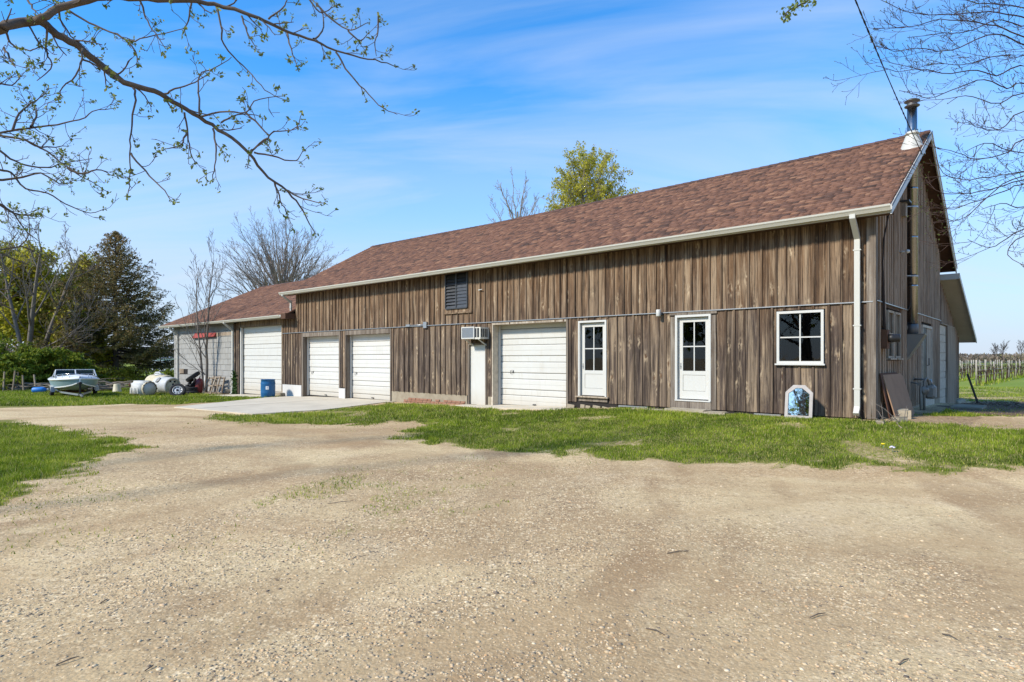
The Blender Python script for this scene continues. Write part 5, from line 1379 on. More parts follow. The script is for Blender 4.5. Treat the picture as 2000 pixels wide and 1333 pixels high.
tr = Thing('boat_trailer', 'old metal trailer carrying the motorboat', 'trailer', (0,0,0), frame=BF)
for s_ in (1,-1):
    mb = MB(); mb.bar((-2.2,s_*.75,.36),(1.0,s_*.75,.30),.08,.10); mb.bar((1.0,s_*.75,.30),(2.75,s_*.08,.20),.08,.10); tr.part('side_rail', mb, M['galv'])
    mb = MB(); mb.bar((-1.8,s_*.55,.47),(.8,s_*.55,.47),.10,.05); tr.part('bunk', mb, M['grey_wood'])
    mb = MB(); c = (-.3,s_*1.12,.30); mb.lathe([(.17,-.09),(.28,-.09),(.305,-.05),(.305,.05),(.28,.09),(.17,.09)], c, (0,1,0), 20); wl_ = tr.part('wheel', mb, M['rubber'])
    mb = MB(); mb.lathe([(0,-.05),(.10,-.05),(.17,-.07),(.17,.07),(.10,.05),(0,.05)], c, (0,1,0), 16); tr.part('rim', mb, M['rim'], parent=wl_)
    mb = MB()
    arc = [(-.3+.38*math.cos(t), s_*1.13, .30+.38*math.sin(t)) for t in np.linspace(.15,math.pi-.15,9)]
    for a, b in zip(arc[:-1],arc[1:]): mb.bar(a,b,.22,.012,up=(0,0,1))
    tr.part('fender', mb, M['poly'])
    mb = MB(); mb.box((-.02+.45,s_*1.13-.10,.30),(.47,s_*1.13+.10,.62)); tr.part('guide_board', mb, M['blue_grey' if s_ < 0 else 'poly'])
mb = MB()
for x in (-1.9,-.3,.9): mb.bar((x,-1.05 if x == -.3 else -.75,.27),(x,1.05 if x == -.3 else .75,.27),.07,.07)
tr.part('cross_member', mb, M['rust'])
mb = MB(); mb.bar((2.62,0,.22),(2.72,0,.95),.09,.09); mb.tube([(2.66,-.09,.88),(2.66,.09,.88)], .06, 10); mb.tube([(2.66,-.14,.88),(2.66,-.16,.72)], .012, 6); tr.part('winch_post', mb, M['black'])
mb = MB(); mb.bar((2.65,0,.20),(3.7,0,.14),.08,.08); tr.part('tongue', mb, M['galv'])
mb = MB(); mb.tube([(3.55,0,.14),(3.55,0,-.02)], .03, 8); mb.lathe([(0,0),(.07,0),(.07,.02),(0,.02)],(3.55,0,-.02)); tr.part('jack', mb, M['rust'])
q = PG(174,762)
gc = Thing('fuel_can', 'small orange-red fuel can standing behind the boat trailer', 'can', q)
mb = MB(); mb.bevbox((q.x-.16,q.y-.1,q.z),(q.x+.16,q.y+.1,q.z+.36),.05); gc.part('body', mb, M['orange'])
mb = MB(); mb.tube([(q.x-.08,q.y,q.z+.34),(q.x-.16,q.y,q.z+.46)], .025, 6); gc.part('spout', mb, M['black'])

def ribbed_drum(name, label, c, ax, r_, h, mat, cat, lid=None, group=None):
    t = Thing(name, label, cat, c, group)
    mb = MB(); mb.lathe([(0,0),(r_*.93,0),(r_*.96,.02),(r_*.97,h*.2),(r_,h*.24),(r_,h*.30),(r_*.98,h*.34),(r_,h*.5),(r_*.98,h*.68),(r_,h*.72),(r_,h*.78),(r_*.97,h*.82),(r_*.95,h-.035),(r_*.99,h-.03),(r_*.99,h-.005),(r_*.93,h-.004),(r_*.92,h-.03),(0,h-.03)], c, ax, 28)
    b = t.part('body', mb, M[mat]); a = Vector(ax).normalized(); o = a.orthogonal().normalized()
    for s_ in (.6,-.6):
        mb = MB(); mb.lathe([(.0,h-.03),(.035,h-.03),(.035,h-.008),(0,h-.008)], Vector(c)+o*r_*s_, ax, 10); t.part('bung', mb, M[mat])
    return t
q = PG(523.5,777)
dm = ribbed_drum('blue_barrel', 'upright blue plastic barrel with white label before the annex door', q, (0,0,1), .315, .84, 'blue_drum', 'barrel')
mb = MB(); ang = math.atan2(-q.y,-q.x)
sgm = []
for k in range(7):
    a = ang+R(-16)+R(4)*k-R(2); sgm.append((q.x+.318*math.cos(a), q.y+.318*math.sin(a)))
mb.add([(x,y,q.z+.38) for x,y in sgm]+[(x,y,q.z+.53) for x,y in sgm], [(i,i+1,i+8,i+7) for i in range(6)]); lab = dm.part('label', mb, M['paper'])
mb = MB(); sg2 = [(q.x+.3195*math.cos(ang+R(-10)+R(4)*k), q.y+.3195*math.sin(ang+R(-10)+R(4)*k)) for k in range(3)]
mb.add([(x,y,q.z+.44) for x,y in sg2]+[(x,y,q.z+.48) for x,y in sg2], [(i,i+1,i+4,i+3) for i in range(2)]); dm.part('print', mb, M['blue_grey'], parent=lab)
q = PG(547,775); block('concrete_block', 'grey concrete block lying right of the blue barrel', q, (.62,.3,.20), R(-41), 'foundation', 'block', .02, 12)

# plastic tanks dumped by the annex
def tank_box(c, hd_, l, w, h, name, label, mat, lidr, fr_=None):
    F_ = frame_at(c, hd_); t = Thing(name, label, 'tank', (0,0,0), 'plastic tanks by the annex', frame=F_)
    bm = bmesh.new(); bmesh.ops.create_cube(bm, size=1); 
    for v in bm.verts: v.co = Vector((v.co.x*l, v.co.y*w*(1 if v.co.z < 0 else .8), (v.co.z+.5)*h))
    bmesh.ops.bevel(bm, geom=bm.edges[:], offset=.13, segments=3, affect='EDGES'); me = bpy.data.meshes.new('body'); bm.to_mesh(me); bm.free(); me.materials.append(M[mat])
    for p_ in me.polygons: p_.use_smooth = True
    link('body', me, t.root)
    mb = MB(); mb.lathe([(lidr*.8,0),(lidr*.98,0),(lidr,.02),(lidr,.10),(lidr*.93,.115)], (l/2-.04,0,h*.50), (1,0,0), 24); t.part('lid_ring', mb, M['poly_old'])
    mb = MB(); mb.lathe([(lidr*.88,.05),(lidr*.87,.085),(0,.10)], (l/2-.04,0,h*.50), (1,0,0), 24); lo = t.part('lid', mb, M[mat])
    for k in range(12):
        a = k*math.pi/6; mb = MB(); mb.lathe([(0,.09),(.026,.09),(.026,.13),(0,.13)], (l/2-.04, lidr*.95*math.cos(a), h*.5+lidr*.95*math.sin(a)), (1,0,0), 6); t.part('bolt', mb, M['rust'], parent=lo)
    for k in (-1,0,1):
        mb = MB(); mb.box((l*.25*k-.02,-w*.5-.006,.15),(l*.25*k+.02,-w*.5+.01,h*.55)); t.part('rib', mb, M[mat])
    mb = MB(); mb.lathe([(0,0),(.10,0),(.10,.05),(.06,.06),(0,.06)], (-l*.42,-w*.42,h*.72), (-.5,-1,.2), 12); t.part('spigot', mb, M['rust'])
    return t
q = PG(270,774); tank_box((q.x,q.y+.35,q.z-.02), R(-30), 1.20,.80,.78, 'white_tank', 'white plastic tank on its side with a round bolted lid', 'poly', .37)
q = PG(316,771)
F_ = frame_at((q.x-.1,q.y+.6,q.z), R(-34)); t = Thing('yellowed_tank', 'big yellowed plastic cylinder tank on its side with holes in its end', 'tank', (0,0,0), 'plastic tanks by the annex', frame=F_)
mb = MB(); mb.lathe([(0,-.75),(.38,-.74),(.44,-.68),(.45,-.2),(.47,-.18),(.47,-.08),(.45,-.06),(.45,.60),(.41,.70),(.36,.70),(.35,.66)], (0,0,.45), (1,0,0), 28); bd = t.part('body', mb, M['poly'])
mb = MB(); mb.lathe([(.41,.60),(.405,.655),(0,.655)], (0,0,.45), (1,0,0), 28); t.part('end_plate', mb, M['poly_old'])
mb = MB(); mb.lathe([(.36,.70),(.41,.705),(.40,.64)], (0,0,.45), (1,0,0), 28); t.part('end_rim', mb, M['poly_old'])
for a, b in ((.10,.22),(-.12,.24),(.02,.08),(.2,-.05)):
    mb = MB(); mb.bevbox((.655,a-.05,.45+b-.045),(.668,a+.05,.45+b+.045),.004); t.part('end_hole', mb, M['dark_void'], parent=bd)
mb = MB(); mb.lathe([(0,0),(.16,0),(.17,.03),(.12,.05),(0,.05)], (-.15,-.34,.74), (0,-.75,.66), 14); t.part('cap', mb, M['grey_metal'])
q = PG(281,768)
F_ = frame_at((q.x,q.y+1.5,q.z), R(-30)); t = Thing('far_tank', 'off-white plastic tank behind the two other tanks', 'tank', (0,0,0), 'plastic tanks by the annex', frame=F_)
mb = MB(); mb.lathe([(0,-.8),(.42,-.78),(.48,-.7),(.48,.7),(.42,.8),(0,.82)], (0,0,.48), (1,0,0), 24); t.part('body', mb, M['poly_old'])
mb = MB(); mb.tube([(-.35,-.1,.94),(-.2,-.1,1.08),(.15,-.1,1.10),(.4,-.1,.94)], .05, 8); mb.lathe([(.26,0),(.24,.08),(.1,.11),(0,.11)], (.0,0,.93), (0,0,1), 16); t.part('lifting_handle', mb, M['poly'])
q = PG(228.5,767); t = Thing('upturned_bucket', 'beige plastic bucket standing upside down left of the tanks', 'bucket', q)
mb = MB(); mb.lathe([(.23,0),(.235,.03),(.215,.04),(.165,.46),(.15,.48),(0,.48)], q, n=22); t.part('body', mb, M['poly_beige'])
mb = MB(); mb.tube([Vector(q)+Vector((.235*math.cos(a),.235*math.sin(a),.05+.0*a)) for a in np.linspace(-2.8,-.3,12)], .008, 5); t.part('handle', mb, M['galv'])
q = PG(77,768); F_ = frame_at(q, R(20)); t = Thing('blue_jug', 'bright blue plastic drum lying in the grass left of the boat', 'drum', (0,0,0), frame=F_)
mb = MB(); mb.lathe([(0,-.32),(.13,-.32),(.16,-.28),(.165,.12),(.15,.20),(.08,.30),(.06,.30),(.06,.36),(0,.36)], (0,0,.165), (1,0,.05), 20); t.part('body', mb, M['blue_can'])
mb = MB(); mb.lathe([(.07,.36),(.07,.42),(0,.42)], (0,0,.165), (1,0,.05), 12); t.part('cap', mb, M['white'])

def tyre(name, label, c, ax, ro=.32, w=.20, rim=True, group=None):
    t = Thing(name, label, 'tyre', c, group); ri = ro*.60
    prof = [(ri,-w*.40),(ro*.82,-w*.52),(ro*.95,-w*.42)]
    for k in range(7): prof.append((ro*(1.0 if k % 2 else .975), -w*.36+w*.12*k))
    prof += [(ro*.95,w*.42),(ro*.82,w*.52),(ri,w*.40),(ri*.98,0),(ri,-w*.40)]
    mb = MB(); mb.lathe(prof, c, ax, 32); ty = t.part('tread', mb, M['rubber'])
    if rim:
        mb = MB(); mb.lathe([(ri,w*.40),(ri*1.02,w*.44),(ri*.92,w*.44),(ri*.88,w*.25),(ri*.62,w*.22),(ri*.45,w*.34),(ri*.28,w*.34),(ri*.25,w*.30),(0,w*.30)], c, ax, 32); rm = t.part('rim', mb, M['rim'])
        a = Vector(ax).normalized(); o = a.orthogonal().normalized(); b = a.cross(o)
        for k in range(8):
            an = k*math.pi/4; cc = Vector(c)+ (o*math.cos(an)+b*math.sin(an))*ri*.74 + a*(w*.24)
            mb = MB(); mb.lathe([(0,0),(.028,0),(.028,.006),(0,.006)], cc, ax, 8); t.part('rim_hole', mb, M['dark_void'], parent=rm)
        mb = MB(); mb.lathe([(0,0),(ri*.24,0),(ri*.24,.012),(0,.012)], Vector(c)+a*(w*.345), ax, 12); t.part('hub_cap', mb, M['rubber'], parent=rm)
    return t
q = PG(345,774.5); tyre('spare_wheel', 'leaning tyre with a pale steel rim, foremost of the tyres', (q.x,q.y+.1,q.z+.27), (.30,-.80,.52), .38, .21, True, 'tyres by the annex')
q = PG(368,771); tyre('tyre', 'black tyre lying flat at the bottom of the pile behind the wheel', (q.x,q.y+.35,q.z+.11), (.05,-.1,1), .38, .22, False, 'tyres by the annex')
tyre('tyre', 'black tyre on top of the flat tyre behind the wheel', (q.x,q.y+.40,q.z+.34), (.15,-.15,1), .37, .22, False, 'tyres by the annex')
tc = P3(377,736,q.y+.45); tyre('tyre', 'black tyre propped steeply on top of the tyre pile, highest of them', tc, (-.56,-.20,.80), .40, .19, False, 'tyres by the annex')
tyre('tyre', 'small dark tyre tilted on the left of the pile', (q.x-.12,q.y+.62,q.z+.62), (-.45,-.7,.5), .27, .17, False, 'tyres by the annex')
q = PG(334,768); t = Thing('teal_bucket', 'teal blue bucket behind the leaning wheel', 'bucket', (q.x,q.y+.5,q.z))
mb = MB(); mb.lathe([(0,0),(.14,0),(.17,.38),(.18,.385),(.18,.40),(.16,.40),(.13,.03),(0,.03)], (q.x,q.y+.5,q.z+.1), (.1,-.1,1), 20); t.part('body', mb, M['teal'])
mb = MB(); mb.tube([(q.x+.17*math.cos(a),q.y+.5+.17*math.sin(a),q.z+.48) for a in np.linspace(0,6.28,16)], .012, 5); t.part('rim', mb, M['teal'])
q = PG(384,770.5); t = Thing('red_tank', 'maroon metal pressure tank standing beside the tyre pile', 'tank', (q.x,q.y+.2,q.z))
mb = MB(); mb.lathe([(0,0),(.10,.02),(.17,.10),(.195,.25),(.195,.55),(.17,.72),(.10,.82),(.03,.85),(.03,.90),(0,.90)], (q.x,q.y+.2,q.z), (.10,-.05,1), 22); t.part('body', mb, M['maroon'])
mb = MB(); mb.tube([(q.x+.08,q.y+.15,q.z+.86),(q.x+.12,q.y+.15,q.z+.98)], .03, 8); t.part('valve', mb, M['galv'])
mb = MB(); q = PG(392,768); mb.bar((q.x,q.y+.1,q.z),(q.x-.08,q.y+.7,q.z+1.0),.07,.03); single('white_plank', mb, M['white'], 'narrow white plank leaning beside the red tank', 'plank', (q.x,q.y+.1,q.z))
# wooden frames stacked against the wall behind the sapling
q = bw(-30.75,-.90); q.z = gz(q.x,q.y); F_ = Matrix.Translation(q) @ Matrix.Rotation(R(-41.8+10),4,'Z')
for k, (lab, dy, h, w, lean_) in enumerate((('pale wooden crate frame leaning on the annex wall, front of three', 0, .95,.62,R(20)), ('middle wooden frame leaning on the annex wall', .22,.98,.60,R(16)), ('rear wooden frame leaning on the annex wall', .42,.92,.66,R(12)))):
    t = Thing('wooden_frame', lab, 'frame', (0,dy,0), 'wooden frames by the annex', frame=F_)
    def fpt(u, v, d_=0): return (u+.15*k-.1, dy+v*math.sin(lean_)+d_, v*math.cos(lean_))
    for s_ in (-1,1):
        mb = MB(); mb.bar(fpt(s_*w/2,0),fpt(s_*w/2,h),.07,.05); t.part('upright', mb, M['bare_wood' if k else 'pale_wood'])
    for v in (.05,h*.5,h-.05):
        mb = MB(); mb.bar(fpt(-w/2,v,.045),fpt(w/2,v,.045),.045,.08); t.part('rail', mb, M['bare_wood'])
mb = MB(); q = PG(440,769); mb.bar((q.x-.3,q.y,q.z+.02),(q.x-.02,q.y+.3,q.z+.42),.06,.05); single('broken_board', mb, M['white'], 'broken white board sticking up from the leaves by the annex', 'board', (q.x-.3,q.y,q.z))
q = PG(449,770); block('cement_lump', 'rough cement lump by the annex downspout', q, (.5,.35,.28), R(20), 'foundation', 'block', .1, 15)

# brush heap and stakes at the left edge of the yard
rh = random.Random(12)
for k, (a, b, hh) in enumerate(((6,766,1.15),(24,766,1.2),(30,764,1.1),(46,766,.95),(70,764,.95))):
    q = PG(a,b); mb = MB(); mb.bar((q.x,q.y,q.z-.05),(q.x+rh.uniform(-.15,.25),q.y+.05,q.z+hh),.07,.06)
    single('fence_stake', mb, M['bare_wood'], 'weathered wooden stake in the brush left of the boat, %s from the left' % ('first','second','third','fourth','fifth')[k], 'stake', (q.x,q.y,q.z), group='stakes by the brush')
mb = MB()
for k in range(130):
    q = PG(rh.uniform(-60,235), rh.uniform(757,766)); l_ = rh.uniform(.8,3.2); an = rh.uniform(-.5,.5)+(math.pi if rh.random() < .5 else 0); el = rh.uniform(-.05,.35)
    e = q+Vector((math.cos(an)*l_, math.sin(an)*l_*.5, el*l_*.6)); r0 = rh.uniform(.012,.06); z0 = rh.uniform(0,.35)
    mb.tube([q+Vector((0,0,z0)), (q+e)/2+Vector((0,0,z0+rh.uniform(-.05,.12))), e+Vector((0,0,z0*.5))], [r0,r0*.8,r0*.4], 5)
single('brush_pile', mb, M['bark_grey'], 'long low pile of cut branches along the edge of the yard', 'branches', PG(60,762), kind='stuff')
q = PG(1725,880); fl = Thing('dandelion', 'single yellow dandelion in the worn turf near the drive', 'flower', q)
mb = MB(); mb.tube([q, Vector(q)+Vector((0,0,.09))], .004, 5); fl.part('stem', mb, M['ivy'] if False else M['hull_green'])
mb = MB(); mb.lathe([(0,0),(.02,.005),(.032,.018),(.026,.026),(0,.024)], Vector(q)+Vector((0,0,.085)), n=12); fl.part('flower_head', mb, M['yellow'])
q = PG(1743,884); fl = Thing('lilac_flower', 'small pale lilac blossom beside the dandelion', 'flower', q)
mb = MB(); mb.tube([q, Vector(q)+Vector((0,0,.07))], .004, 5); fl.part('stem', mb, M['hull_green'])
mb = MB()
for k in range(5):
    a = k*1.2566; mb.lathe([(0,0),(.022,.006),(.018,.02),(0,.022)], Vector(q)+Vector((.022*math.cos(a),.022*math.sin(a),.065+.01*(k%2))), n=8)
fl.part('flower_head', mb, M['lilac'])
# ivy on the annex downspout
r_ = np.random.default_rng(8); n = 500
c = np.array([bw(-29.45,-.10)[:]])
px_ = r_.normal(0,.13,n); pz_ = -.7+r_.random(n)**1.3*1.25; py_ = -np.abs(r_.normal(0,.05,n))
P_ = np.array([bw(-29.45+a, -.05+b, z_)[:] for a, b, z_ in zip(px_,py_,pz_)])
e1 = r_.normal(0,1,(n,3)); e1 /= np.linalg.norm(e1,axis=1)[:,None]; e2 = np.cross(e1, r_.normal(0,1,(n,3))); e2 /= np.linalg.norm(e2,axis=1)[:,None]
V = np.stack([P_-e1*.05,P_-e2*.035,P_+e1*.05,P_+e2*.035],1).reshape(-1,3)
o = link('ivy', mesh_np('ivy', V-np.array(bw(-29.45,-.05,-.7)[:]), np.arange(n*4).reshape(-1,4), [M['ivy']], False, {'tint':np.repeat(r_.random(n),4)}), None, bw(-29.45,-.05,-.7))
tag(o, 'dark green ivy climbing beside the annex downspout', 'ivy')
# ------------------------------------------------------------------ trees
class Skel:
    def __init__(s): s.lines = []; s.tips = []
def grow(sk, r_, p, d, L_, rad, lev, P, up=None):
    """one shoot and its side shoots"""
    n = P['seg'][lev]; pts = [np.array(p, float)]; d = np.array(d, float); d /= np.linalg.norm(d)
    for i in range(n):
        d = d + r_.normal(0, P['wob'][lev], 3) + np.array([0,0,P['trop'][lev]])/n
        d /= np.linalg.norm(d); pts.append(pts[-1] + d*L_/n)
    pts = np.array(pts); end = P['end'][lev]; rr = rad*(1-(1-end)*np.linspace(0,1,n+1)**P.get('taper',1.0))
    sk.lines.append((pts, np.maximum(rr, P['rmin']), lev))
    if lev+1 >= len(P['seg']):
        sk.tips.append((pts[-1], d)); 
        if P.get('midtips'): sk.tips += [(pts[k], d) for k in range(1,n)]
        return
    m = P['kids'][lev]; m = max(1, int(round(m*r_.uniform(.75,1.25))))
    az = r_.uniform(0,6.28)
    for k in range(m):
        t = P['from'][lev] + (1-P['from'][lev])*((k+r_.uniform(.2,.9))/m); t = min(t,.985)
        f = t*n; i = min(int(f), n-1); q = pts[i]+(pts[i+1]-pts[i])*(f-i); dd = pts[i+1]-pts[i]; dd /= np.linalg.norm(dd)
        az += 2.4+r_.normal(0,.5); a = np.cross(dd, [0.3,.2,1.0] if abs(dd[2]) < .9 else [1,0,0]); a /= np.linalg.norm(a); b = np.cross(dd, a)
        ang = R(P['ang'][lev])*r_.uniform(.75,1.25)
        nd = dd*math.cos(ang) + (a*math.cos(az)+b*math.sin(az))*math.sin(ang)
        grow(sk, r_, q, nd, L_*P['ratio'][lev]*r_.uniform(.7,1.2)*(1-P['fall'][lev]*t), rr[i]*P['rr'][lev]*r_.uniform(.8,1.1), lev+1, P)
def shoot(sk, r_, *a):
    n0 = len(sk.lines); grow(sk, r_, *a); sk.lines[n0:] = [(p, q, l+2) for p, q, l in sk.lines[n0:]]
SIDES = [9,7,5,4,3,3]
def tubes_np(lines, sides=None):
    V = []; F_ = []; o = 0
    for pts, rr, lev in lines:
        n = (sides or SIDES)[min(lev,5)]; k = len(pts)
        t = np.gradient(pts, axis=0); t /= np.linalg.norm(t,axis=1)[:,None]+1e-9
        ref = np.array([.31,.17,.93]) if abs(t[0][2]) < .85 else np.array([1.0,.2,.1])
        a = np.cross(t, ref); a /= np.linalg.norm(a,axis=1)[:,None]+1e-9; b = np.cross(t,a)
        an = np.arange(n)*2*np.pi/n
        ring = pts[:,None,:] + rr[:,None,None]*(a[:,None,:]*np.cos(an)[None,:,None] + b[:,None,:]*np.sin(an)[None,:,None])
        V.append(ring.reshape(-1,3)); i = np.arange(k-1)[:,None]*n; j = np.arange(n)[None]; j2 = (j+1) % n
        F_.append((np.stack([i+j, i+j2, i+n+j2, i+n+j],-1)+o).reshape(-1,4)); o += k*n
    return np.concatenate(V), np.concatenate(F_)
def leaves_np(centers, size, r_, spread, per, asp=.6, tint=(.5,.25), droop=0.0):
    C = np.repeat(np.asarray(centers), per, axis=0); m = len(C); C = C + r_.normal(0, spread, (m,3))
    C[:,2] -= np.abs(r_.normal(0,droop,m)) if droop else 0
    e1 = r_.normal(0,1,(m,3)); e1[:,2] -= droop*3; e1 /= np.linalg.norm(e1,axis=1)[:,None]; e2 = np.cross(e1, r_.normal(0,1,(m,3))); e2 /= np.linalg.norm(e2,axis=1)[:,None]
    s_ = (size*r_.uniform(.6,1.4,m))[:,None]
    V = np.stack([C-e1*s_, C-e2*s_*asp, C+e1*s_, C+e2*s_*asp],1).reshape(-1,3)
    return V, np.arange(m*4).reshape(-1,4), np.repeat(np.clip(r_.normal(tint[0],tint[1],m),0,1),4)
def tree_thing(name, label, base, sk, bark, leaf=None, leafmat_=None, group=None, trunk_lev=0, cat='tree'):
    t = Thing(name, label, cat, base, group)
    tr_ = [l for l in sk.lines if l[2] <= trunk_lev]; cr = [l for l in sk.lines if l[2] > trunk_lev]
    for k, l_ in enumerate(sorted(tr_, key=lambda l: -l[1][0])):
        v, f = tubes_np([l_]); nm = 'trunk' if k == 0 else 'limb'; t.part(nm, mesh_np(nm, v, f, [M[bark]], True), None)
    if cr: v, f = tubes_np(cr); t.part('crown', mesh_np('crown', v, f, [M[bark]], True), None)
    if leaf is not None: t.part('foliage', mesh_np('foliage', leaf[0], leaf[1], [M[leafmat_]], False, {'tint':leaf[2]}), None)
    return t
PB = dict(seg=[7,6,5,4,3], wob=[.05,.09,.12,.15,.18], trop=[.3,.55,.45,.35,.3], end=[.25,.25,.3,.4,.5], kids=[13,9,6,4], ang=[42,36,36,34], ratio=[.62,.50,.48,.5], fall=[.45,.35,.3,.3], rr=[.5,.5,.5,.55], rmin=.010)
PB['from'] = [.22,.2,.2,.2]

def dome_tree(r_, base, zfork, cz, rx, rz, nl, rad, P, up=.55, trunk_top=None):
    """a trunk that forks low into many long shoots ending on a rounded crown"""
    sk = Skel(); b = np.array(base[:], float); top = trunk_top or zfork+.45*(cz+rz-zfork)
    zt = np.linspace(0,1,8); tp = b[None]+np.stack([np.cumsum(r_.normal(0,.04,8)), np.cumsum(r_.normal(0,.04,8)), zt*(top-b[2])],1); sk.lines.append((tp, np.linspace(rad,rad*.35,8), 0))
    for k in range(nl):
        f = (k+.5)/nl; el = math.asin(min(1,max(-.25, -.16+1.16*f))); az = k*2.39996+r_.normal(0,.2)
        e = np.array([b[0]+rx*math.cos(el)*math.cos(az), b[1]+rx*math.cos(el)*math.sin(az), cz+rz*math.sin(el)])*1.0
        e = np.array([b[0],b[1],cz])+(e-np.array([b[0],b[1],cz]))*r_.uniform(.78,1.04)
        u = zfork+(top-zfork)*f*r_.uniform(.5,1); i = (u-b[2])/(top-b[2])*7; i0 = int(min(max(i,0),6)); s = tp[i0]+(tp[i0+1]-tp[i0])*(i-i0)
        n = 8; t = np.linspace(0,1,n)[:,None]; mid = (s+e)/2+np.array([0,0,up*.25*np.linalg.norm(e-s)*(.2-.5*math.sin(el))])
        pts = s*(1-t)**2+2*mid*t*(1-t)+e*t**2; pts[1:-1] += r_.normal(0,.012*np.linalg.norm(e-s),(n-2,3)); L_ = np.linalg.norm(e-s)
        rr = rad*.30*(1-.86*np.linspace(0,1,n)); sk.lines.append((pts, np.maximum(rr,P['rmin']), 1)); sk.tips.append((pts[-1], pts[-1]-pts[-2]))
        for j in range(P['n']):
            q = .22+.78*(j+r_.random())/P['n']; i = min(int(q*(n-1)),n-2); p0 = pts[i]+(pts[i+1]-pts[i])*(q*(n-1)-i); d = pts[i+1]-pts[i]; d /= np.linalg.norm(d)
            shoot(sk, r_, p0, d+r_.normal(0,P['spread'],3), L_*P['len']*r_.uniform(.6,1.2)*(1.15-.6*q), max(rr[i]*.5,P['rmin']), 0, P)
    return sk
# wide bare tree behind the annex
PTW = dict(seg=[5,4,3], wob=[.06,.08,.1], trop=[.22,.2,.15], end=[.4,.5,.6], kids=[6,4], ang=[30,30], ratio=[.5,.5], fall=[.3,.3], rr=[.6,.6], rmin=.012, n=9, spread=.38, len=.36); PTW['from'] = [.15,.2]
r_ = np.random.default_rng(11); b_ = P3(552,700,72); b_.z = -.6
sk = dome_tree(r_, b_, 4.0, 9.6, 7.0, 8.3, 74, .36, dict(PTW, rmin=.011, n=7, len=.32, kids=[5,3]), up=.6); tree_thing('bare_tree', 'wide bare grey tree behind the annex roof', b_, sk, 'bark_fine')
# dead tree and birch behind the barn
r_ = np.random.default_rng(5); b_ = P3(1013,700,46); b_.z = -.5
sk = dome_tree(r_, b_, 8.6, 12.0, 2.3, 3.2, 13, .20, dict(PTW, n=5, kids=[4,2], rmin=.010, len=.34), trunk_top=12.2); tree_thing('dead_tree', 'small leafless tree showing above the barn ridge, left of the leafy one', b_, sk, 'birch')
r_ = np.random.default_rng(8); b_ = P3(1148,700,44); b_.z = -.5
sk = dome_tree(r_, b_, 7.0, 12.2, 2.9, 4.2, 40, .22, dict(PTW, n=8, kids=[5,3], rmin=.008, len=.36, trop=[-.3,-.9,-1.2], midtips=True), trunk_top=14.5)
tp = np.array([q for q, d_ in sk.tips]); tp = tp[r_.random(len(tp)) < .42]; lf = leaves_np(tp, .075, r_, .10, 3, .6, (.5,.28), .08)
tree_thing('birch_tree', 'leafy olive-green birch rising behind the barn ridge', b_, sk, 'birch', lf, 'birch_leaf')

# sapling by the annex wall
r_ = np.random.default_rng(3); t = Skel(); b_ = PG(402,768)
P_ = dict(PB, seg=[9,6,4,3], kids=[13,5,3], ang=[26,30,30], trop=[.10,.75,.5,.3], ratio=[.42,.4,.5], fall=[.55,.3,.3], rmin=.007, end=[.18,.2,.4,.5], wob=[.035,.08,.12,.15]); P_['from'] = [.22,.2,.2]
grow(t, r_, b_, (.03,0,1), 7.3, .085, 0, P_)
P2 = dict(P_, kids=[9,4,3]); grow(t, r_, b_+Vector((-.12,.0,0)), (-.10,0,1), 7.0, .062, 0, P2)
grow(t, r_, b_+Vector((.05,0,.9)), (-.75,-.2,.72), 2.4, .025, 1, P_); grow(t, r_, b_+Vector((-.05,0,1.0)), (-.9,-.2,.55), 2.2, .02, 1, P_)
tree_thing('sapling', 'slim two-stemmed leafless sapling before the grey annex wall', b_, t, 'bark_grey')

# left edge: bare multi-stem tree, leafing trees, two conifers, evergreen shrubs
r_ = np.random.default_rng(21); sk = Skel(); b_ = P3(52,700,44); b_.z = -.65
P_ = dict(PB, seg=[6,5,5,4,3], kids=[6,6,4,3], rmin=.011, trop=[.3,.5,.4,.35,.3], ratio=[.55,.5,.5,.5], ang=[34,34,34,34]); P_['from'] = [.3,.25,.2,.2]
for dx, dz, L_, rd_ in ((.55,1,8.8,.20),(.25,1,9.6,.22),(-.75,1,8.6,.24),(-.25,1,9.2,.18),(.95,.75,6.5,.12)): grow(sk, r_, b_+Vector((dx*.35,0,.4)), (dx,r_.uniform(-.3,.3),dz*1.25), L_, rd_, 0, P_)
grow(sk, r_, b_, (0,0,1), .9, .38, 0, dict(P_, kids=[0,0,0,0], seg=[2,1,1,1,1]))
for dx in (1.0,.9): grow(sk, r_, b_+Vector((.3,0,1.4+dx)), (dx,-.3,.06), 5.5, .06, 1, P_)
tree_thing('bare_maple', 'spreading bare grey multi-stemmed tree at the left edge', b_, sk, 'bark_grey')
